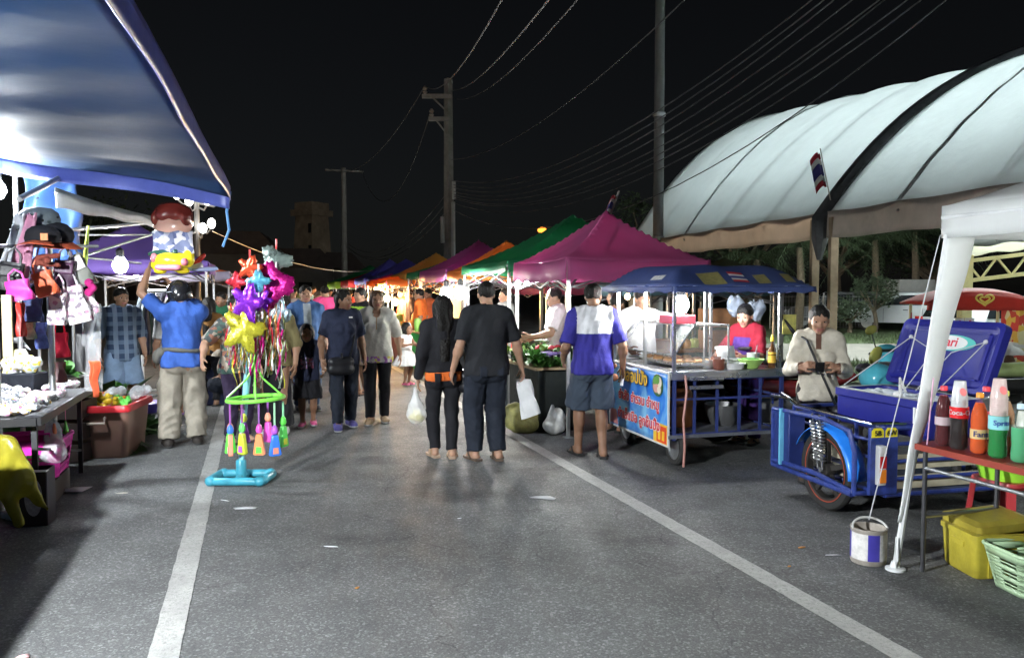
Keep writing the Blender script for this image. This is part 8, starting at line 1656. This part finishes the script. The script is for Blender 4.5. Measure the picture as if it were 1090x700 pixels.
# right background seated man
person('seated man in a white tee bent forward at the far right', pxy(1081, 10.2), rad(70), 1.65, sit=.40, lean=22, head=(0, 15), LA=(-.02, .2, -.2), RA=(.02, .2, -.2), LF=(-.1, .26), RF=(.1, .26), LFz=.0, top=dict(m=WHT, sl=.8), bottom=dict(m=JEAN, e=.012), shoes=('flip', (.05, .05, .05)), skin=S2, fine=False)
o = thing('stool', 'dark stool under the seated man at the far right', 'stool', V(pxy(1081, 10.2)+(0,)), rad(70)); g = MB(); g.box((0, -.02, .42), (.34, .34, .04)); g.build('seat', DSTEEL, o, bevel=.01)
for sx in (-1, 1):
    for sy in (-1, 1): g = MB(); g.bar((sx*.16, sy*.16-.02, 0), (sx*.13, sy*.13-.02, .41), .03); g.build('leg', DSTEEL, o)
# left row people
person('man in a blue plaid shirt and denim shorts standing in the left row', pxy(128, 9.7), TOW+rad(20), 1.66, head=(10, 5), top=dict(m=check_mat('blue_plaid', (.02, .035, .07), (.16, .2, .26), (.10, .14, .2), 9), sl=1.1, hem=.45, e=.022, flare=.02), bottom=dict(m=F('blue_grey_shorts', (.12, .17, .25)), kind='shorts', end=.27, e=.03, w=1.5), shoes=('flip', (.05, .05, .05)), skin=S2)
person('woman in a white tee and grey skirt half hidden by the blue polo', pxy(182, 10.2), AWAY+rad(25), 1.52, True, top=dict(m=F('white_grey_tee', (.50, .50, .50)), sl=.9, hem=.47, e=.016), bottom=dict(m=F('pale_skirt', (.42, .42, .43)), kind='skirt', end=.30, flare=.10), shoes=('flip', (.2, .1, .3)), skin=S1, hair='tail')
person('person in a dark green tee behind the raised toy plane', pxy(236, 12.5), TOW-rad(30), 1.58, top=dict(m=F('green_tee', (.02, .10, .05)), sl=.8), bottom=dict(m=JEANB, e=.012), skin=S2, fine=False)
person('woman in an ochre top right behind the blue polo man', pxy(222, 11.0), AWAY-rad(20), 1.5, True, top=dict(m=F('ochre_cloth', (.35, .18, .06)), sl=1.5), bottom=dict(m=BLK, e=.01), skin=S2, fine=False, hair='long', hairlen=.15)
person('person crouching over goods in the left row by the dark box', pxy(234, 10.6), TOW+rad(70), 1.55, sit=.45, lean=30, head=(0, 10), LA=(-.02, .2, -.2), RA=(.02, .2, -.22), LF=(-.08, .14), RF=(.08, .10), top=dict(m=F('beige_top', (.35, .30, .24)), sl=.9), bottom=dict(m=JEAN, e=.012), skin=S2, fine=False)
g = MB(); p = gp(238, 11.2); g.box(p+V((0, 0, .25)), (.55, .4, .5)); tag(g.build('crate', fabric('navy_cover', (.02, .025, .06)), world=True, bevel=.02), 'dark navy covered box on the road in the left row', 'box')
# crowd further along, each with an own look
r = random.Random(77)
crowd = [(303, 14, 'person in a maroon tee among the crowd behind the foil toys', (.2, .03, .04)), (312, 16.5, 'person in a pale shirt at the back of the crowd', (.5, .48, .45)), (338, 17, 'person in a brown cap behind the blue shirt man', (.12, .1, .09)), (346, 15.5, 'person in a bright pink shirt seen over the shoulder of the navy polo', (.75, .08, .25)), (357, 19, 'person in a charcoal shirt deep in the crowd', (.05, .05, .05)), (333, 22, 'person in a sky blue shirt deep in the crowd', (.2, .35, .5)), (372, 22, 'person in a crimson shirt deep in the crowd', (.45, .05, .05)), (352, 26, 'person in a cream shirt far down the road', (.5, .45, .35)), (322, 27, 'person in a moss shirt far down the road', (.15, .2, .08)), (388, 17.5, 'person in a violet top walking past the violet tents', (.2, .1, .3)), (262, 17, 'person in a grey hooded top in the left row', (.25, .25, .26)), (286, 20, 'person in a dark teal shirt far down on the left', (.03, .15, .17)), (276, 24, 'person in a yellow shirt far down on the left', (.5, .38, .05)), (308, 31, 'farthest person in a red shirt in the middle of the road', (.4, .05, .05))]
for i, (px, Y, lb, c_) in enumerate(crowd):
    fm = i % 2 == 0; person(lb, pxy(px, Y), (TOW if i % 3 else AWAY)+r.uniform(-.4, .4), r.uniform(1.55, 1.72), fm, head=(r.uniform(-25, 25), r.uniform(-2, 8)), LF=(-.055, r.uniform(-.08, .08)), RF=(.055, r.uniform(-.08, .08)), top=dict(m=F('crowd_%d' % i, c_), sl=r.choice([.8, .9, 2]), hem=.46), bottom=dict(m=r.choice([JEAN, BLK, JEANB, KHAKI]), e=.012), skin=r.choice([S1, S2, S3]), fine=False, hair='cap' if 'cap' in lb else ('long' if fm and i % 4 == 0 else 'short'), hairlen=.15, hairc=(.12, .08, .06) if 'cap' in lb else None)
for (px, Y, lb, c_) in ((447, 16.6, 'stall keeper in a bright orange shirt behind the green cloth table', (.75, .16, .03)), (456, 17.8, 'stall keeper in a second orange shirt behind the first one', (.6, .14, .05)), (436, 19.5, 'stall keeper in a dark shirt in front of the glowing food stall', (.06, .05, .06)), (538, 13.5, 'vendor in a grey shirt under the green tent', (.2, .2, .2)), (428, 20.8, 'cook in a red tee at the glowing food stall', (.5, .06, .04)), (655, 11.6, 'shopper in a dark tee in the second row behind the magenta tent', (.05, .05, .07))):
    person(lb, pxy(px, Y), AWAY+rad(r.uniform(60, 120)), 1.64, top=dict(m=F('vendor_%d' % px, c_), sl=.9), bottom=dict(m=JEAN, e=.012), skin=S1, fine=False)
person('customer in a slate shirt with a bright phone left of the cart', pxy(655, 9.0), AWAY-rad(60), 1.58, LA=(-.02, .2, -.1), RA=(.02, .2, -.1), head=(0, 15), top=dict(m=F('slate_shirt', (.10, .11, .14)), sl=.9), bottom=dict(m=JEAN, e=.012), skin=S2, fine=False)

# ---- inflatable toys held up by the man in the blue polo
ha = A['w'](A['arms'][-1][2]); tgt = at(194, 262, 8.1)
vin = lambda n, c: M('vinyl_'+n, c, rough=.22, var=.06, coat=.5, bump=.1, bs=8)
o = thing('inflatable_toy', 'big inflatable with a red brown top and pinkish lower half held above the crowd', 'inflatable toy', at(184, 250, 8.2)); ROOTM[o] = Mx.Translation(o.location)
c = at(184, 235, 8.2)-o.location
soft('skin_part', [('el', c+V((0, 0, -.06)), (.175, .13, .15)), ('el', c+V((-.17, 0, -.05)), (.03, .03, .045)), ('el', c+V((.17, 0, -.05)), (.03, .03, .045))], vin('peach', (.62, .36, .28)), o, world=False, wr=0)
soft('top_part', [('el', c+V((0, .01, .08)), (.19, .15, .11)), ('el', c+V((-.15, -.02, .02)), (.05, .11, .08)), ('el', c+V((.15, -.02, .02)), (.05, .11, .08)), ('el', c+V((-.06, -.10, .05)), (.07, .05, .06)), ('el', c+V((.07, -.10, .055)), (.07, .05, .06))], vin('red_brown', (.16, .025, .02)), o, world=False, wr=0)
g = MB(); wv = at(184, 258, 8.05)-o.location; g.sheet(lambda u, v_: wv+V(((u-.5)*.42, .03*math.sin(u*9+v_*3), (v_-.5)*.22+.01*math.sin(u*13))), 20, 8); g.build('printed_film', pattern_mat('film_print', [(.08, .1, .2), (.35, .35, .42), (.15, .17, .28), (.5, .48, .5)], 18), o, solid=.003)
y_ = thing('inflatable_toy', 'plump yellow inflatable with pink patches below the red brown one', 'inflatable toy', at(184, 280, 8.1)); ROOTM[y_] = Mx.Translation(y_.location)
soft('body', [('el', (0, 0, .02), (.19, .13, .10)), ('el', (-.17, 0, -.02), (.05, .05, .05)), ('el', (.16, 0, .05), (.06, .06, .09)), ('el', (-.13, 0, -.08), (.06, .05, .03)), ('el', (.10, 0, -.08), (.07, .05, .03))], vin('yellow', (.78, .62, .02)), y_, world=False, wr=0)
soft('patch', [('el', (-.16, -.06, .05), (.035, .04, .05)), ('el', (.15, -.08, .01), (.035, .04, .04)), ('rc', (-.10, -.12, -.045), (.1, -.12, -.045), .03, .03)], vin('pink', (.75, .2, .25)), y_, world=False, wr=0)
soft('green_top', [('rc', (-.17, -.02, .10), (.05, -.05, .11), .03, .035), ('el', (-.2, 0, .09), (.05, .05, .03))], vin('dark_green', (.02, .07, .05)), y_, world=False, wr=0)
g = MB(); s0_ = A['w'](A['arms'][-1][2]); g.tube([s0_+V((0, 0, -.03)), at(186, 270, 8.2), at(193, 250, 8.2)], .009, 6); tag(g.build('toy_stick', WHITEP, world=True), 'white stick carrying the inflatables from the raised hand', 'stick')
pl = thing('toy_plane', 'white and blue inflatable plane with a red nose over the helmet', 'toy plane', at(205, 283, 8.4)); ROOTM[pl] = Mx.Translation(pl.location); soft('fuselage', [('rc', (-.12, 0, -.03), (.06, 0, .0), .035, .05), ('rc', (-.05, 0, .0), (-.12, 0, .04), .03, .02)], vin('white', (.7, .7, .72)), pl, world=False, wr=0); soft('nose', [('rc', (.04, -.02, .03), (.13, -.02, .11), .03, .022)], vin('red', (.65, .04, .03)), pl, world=False, wr=0); soft('wing', [('rc', (.02, -.03, -.04), (.25, -.02, -.03), .02, .025)], vin('blue_white', (.35, .42, .68)), pl, world=False, wr=0)
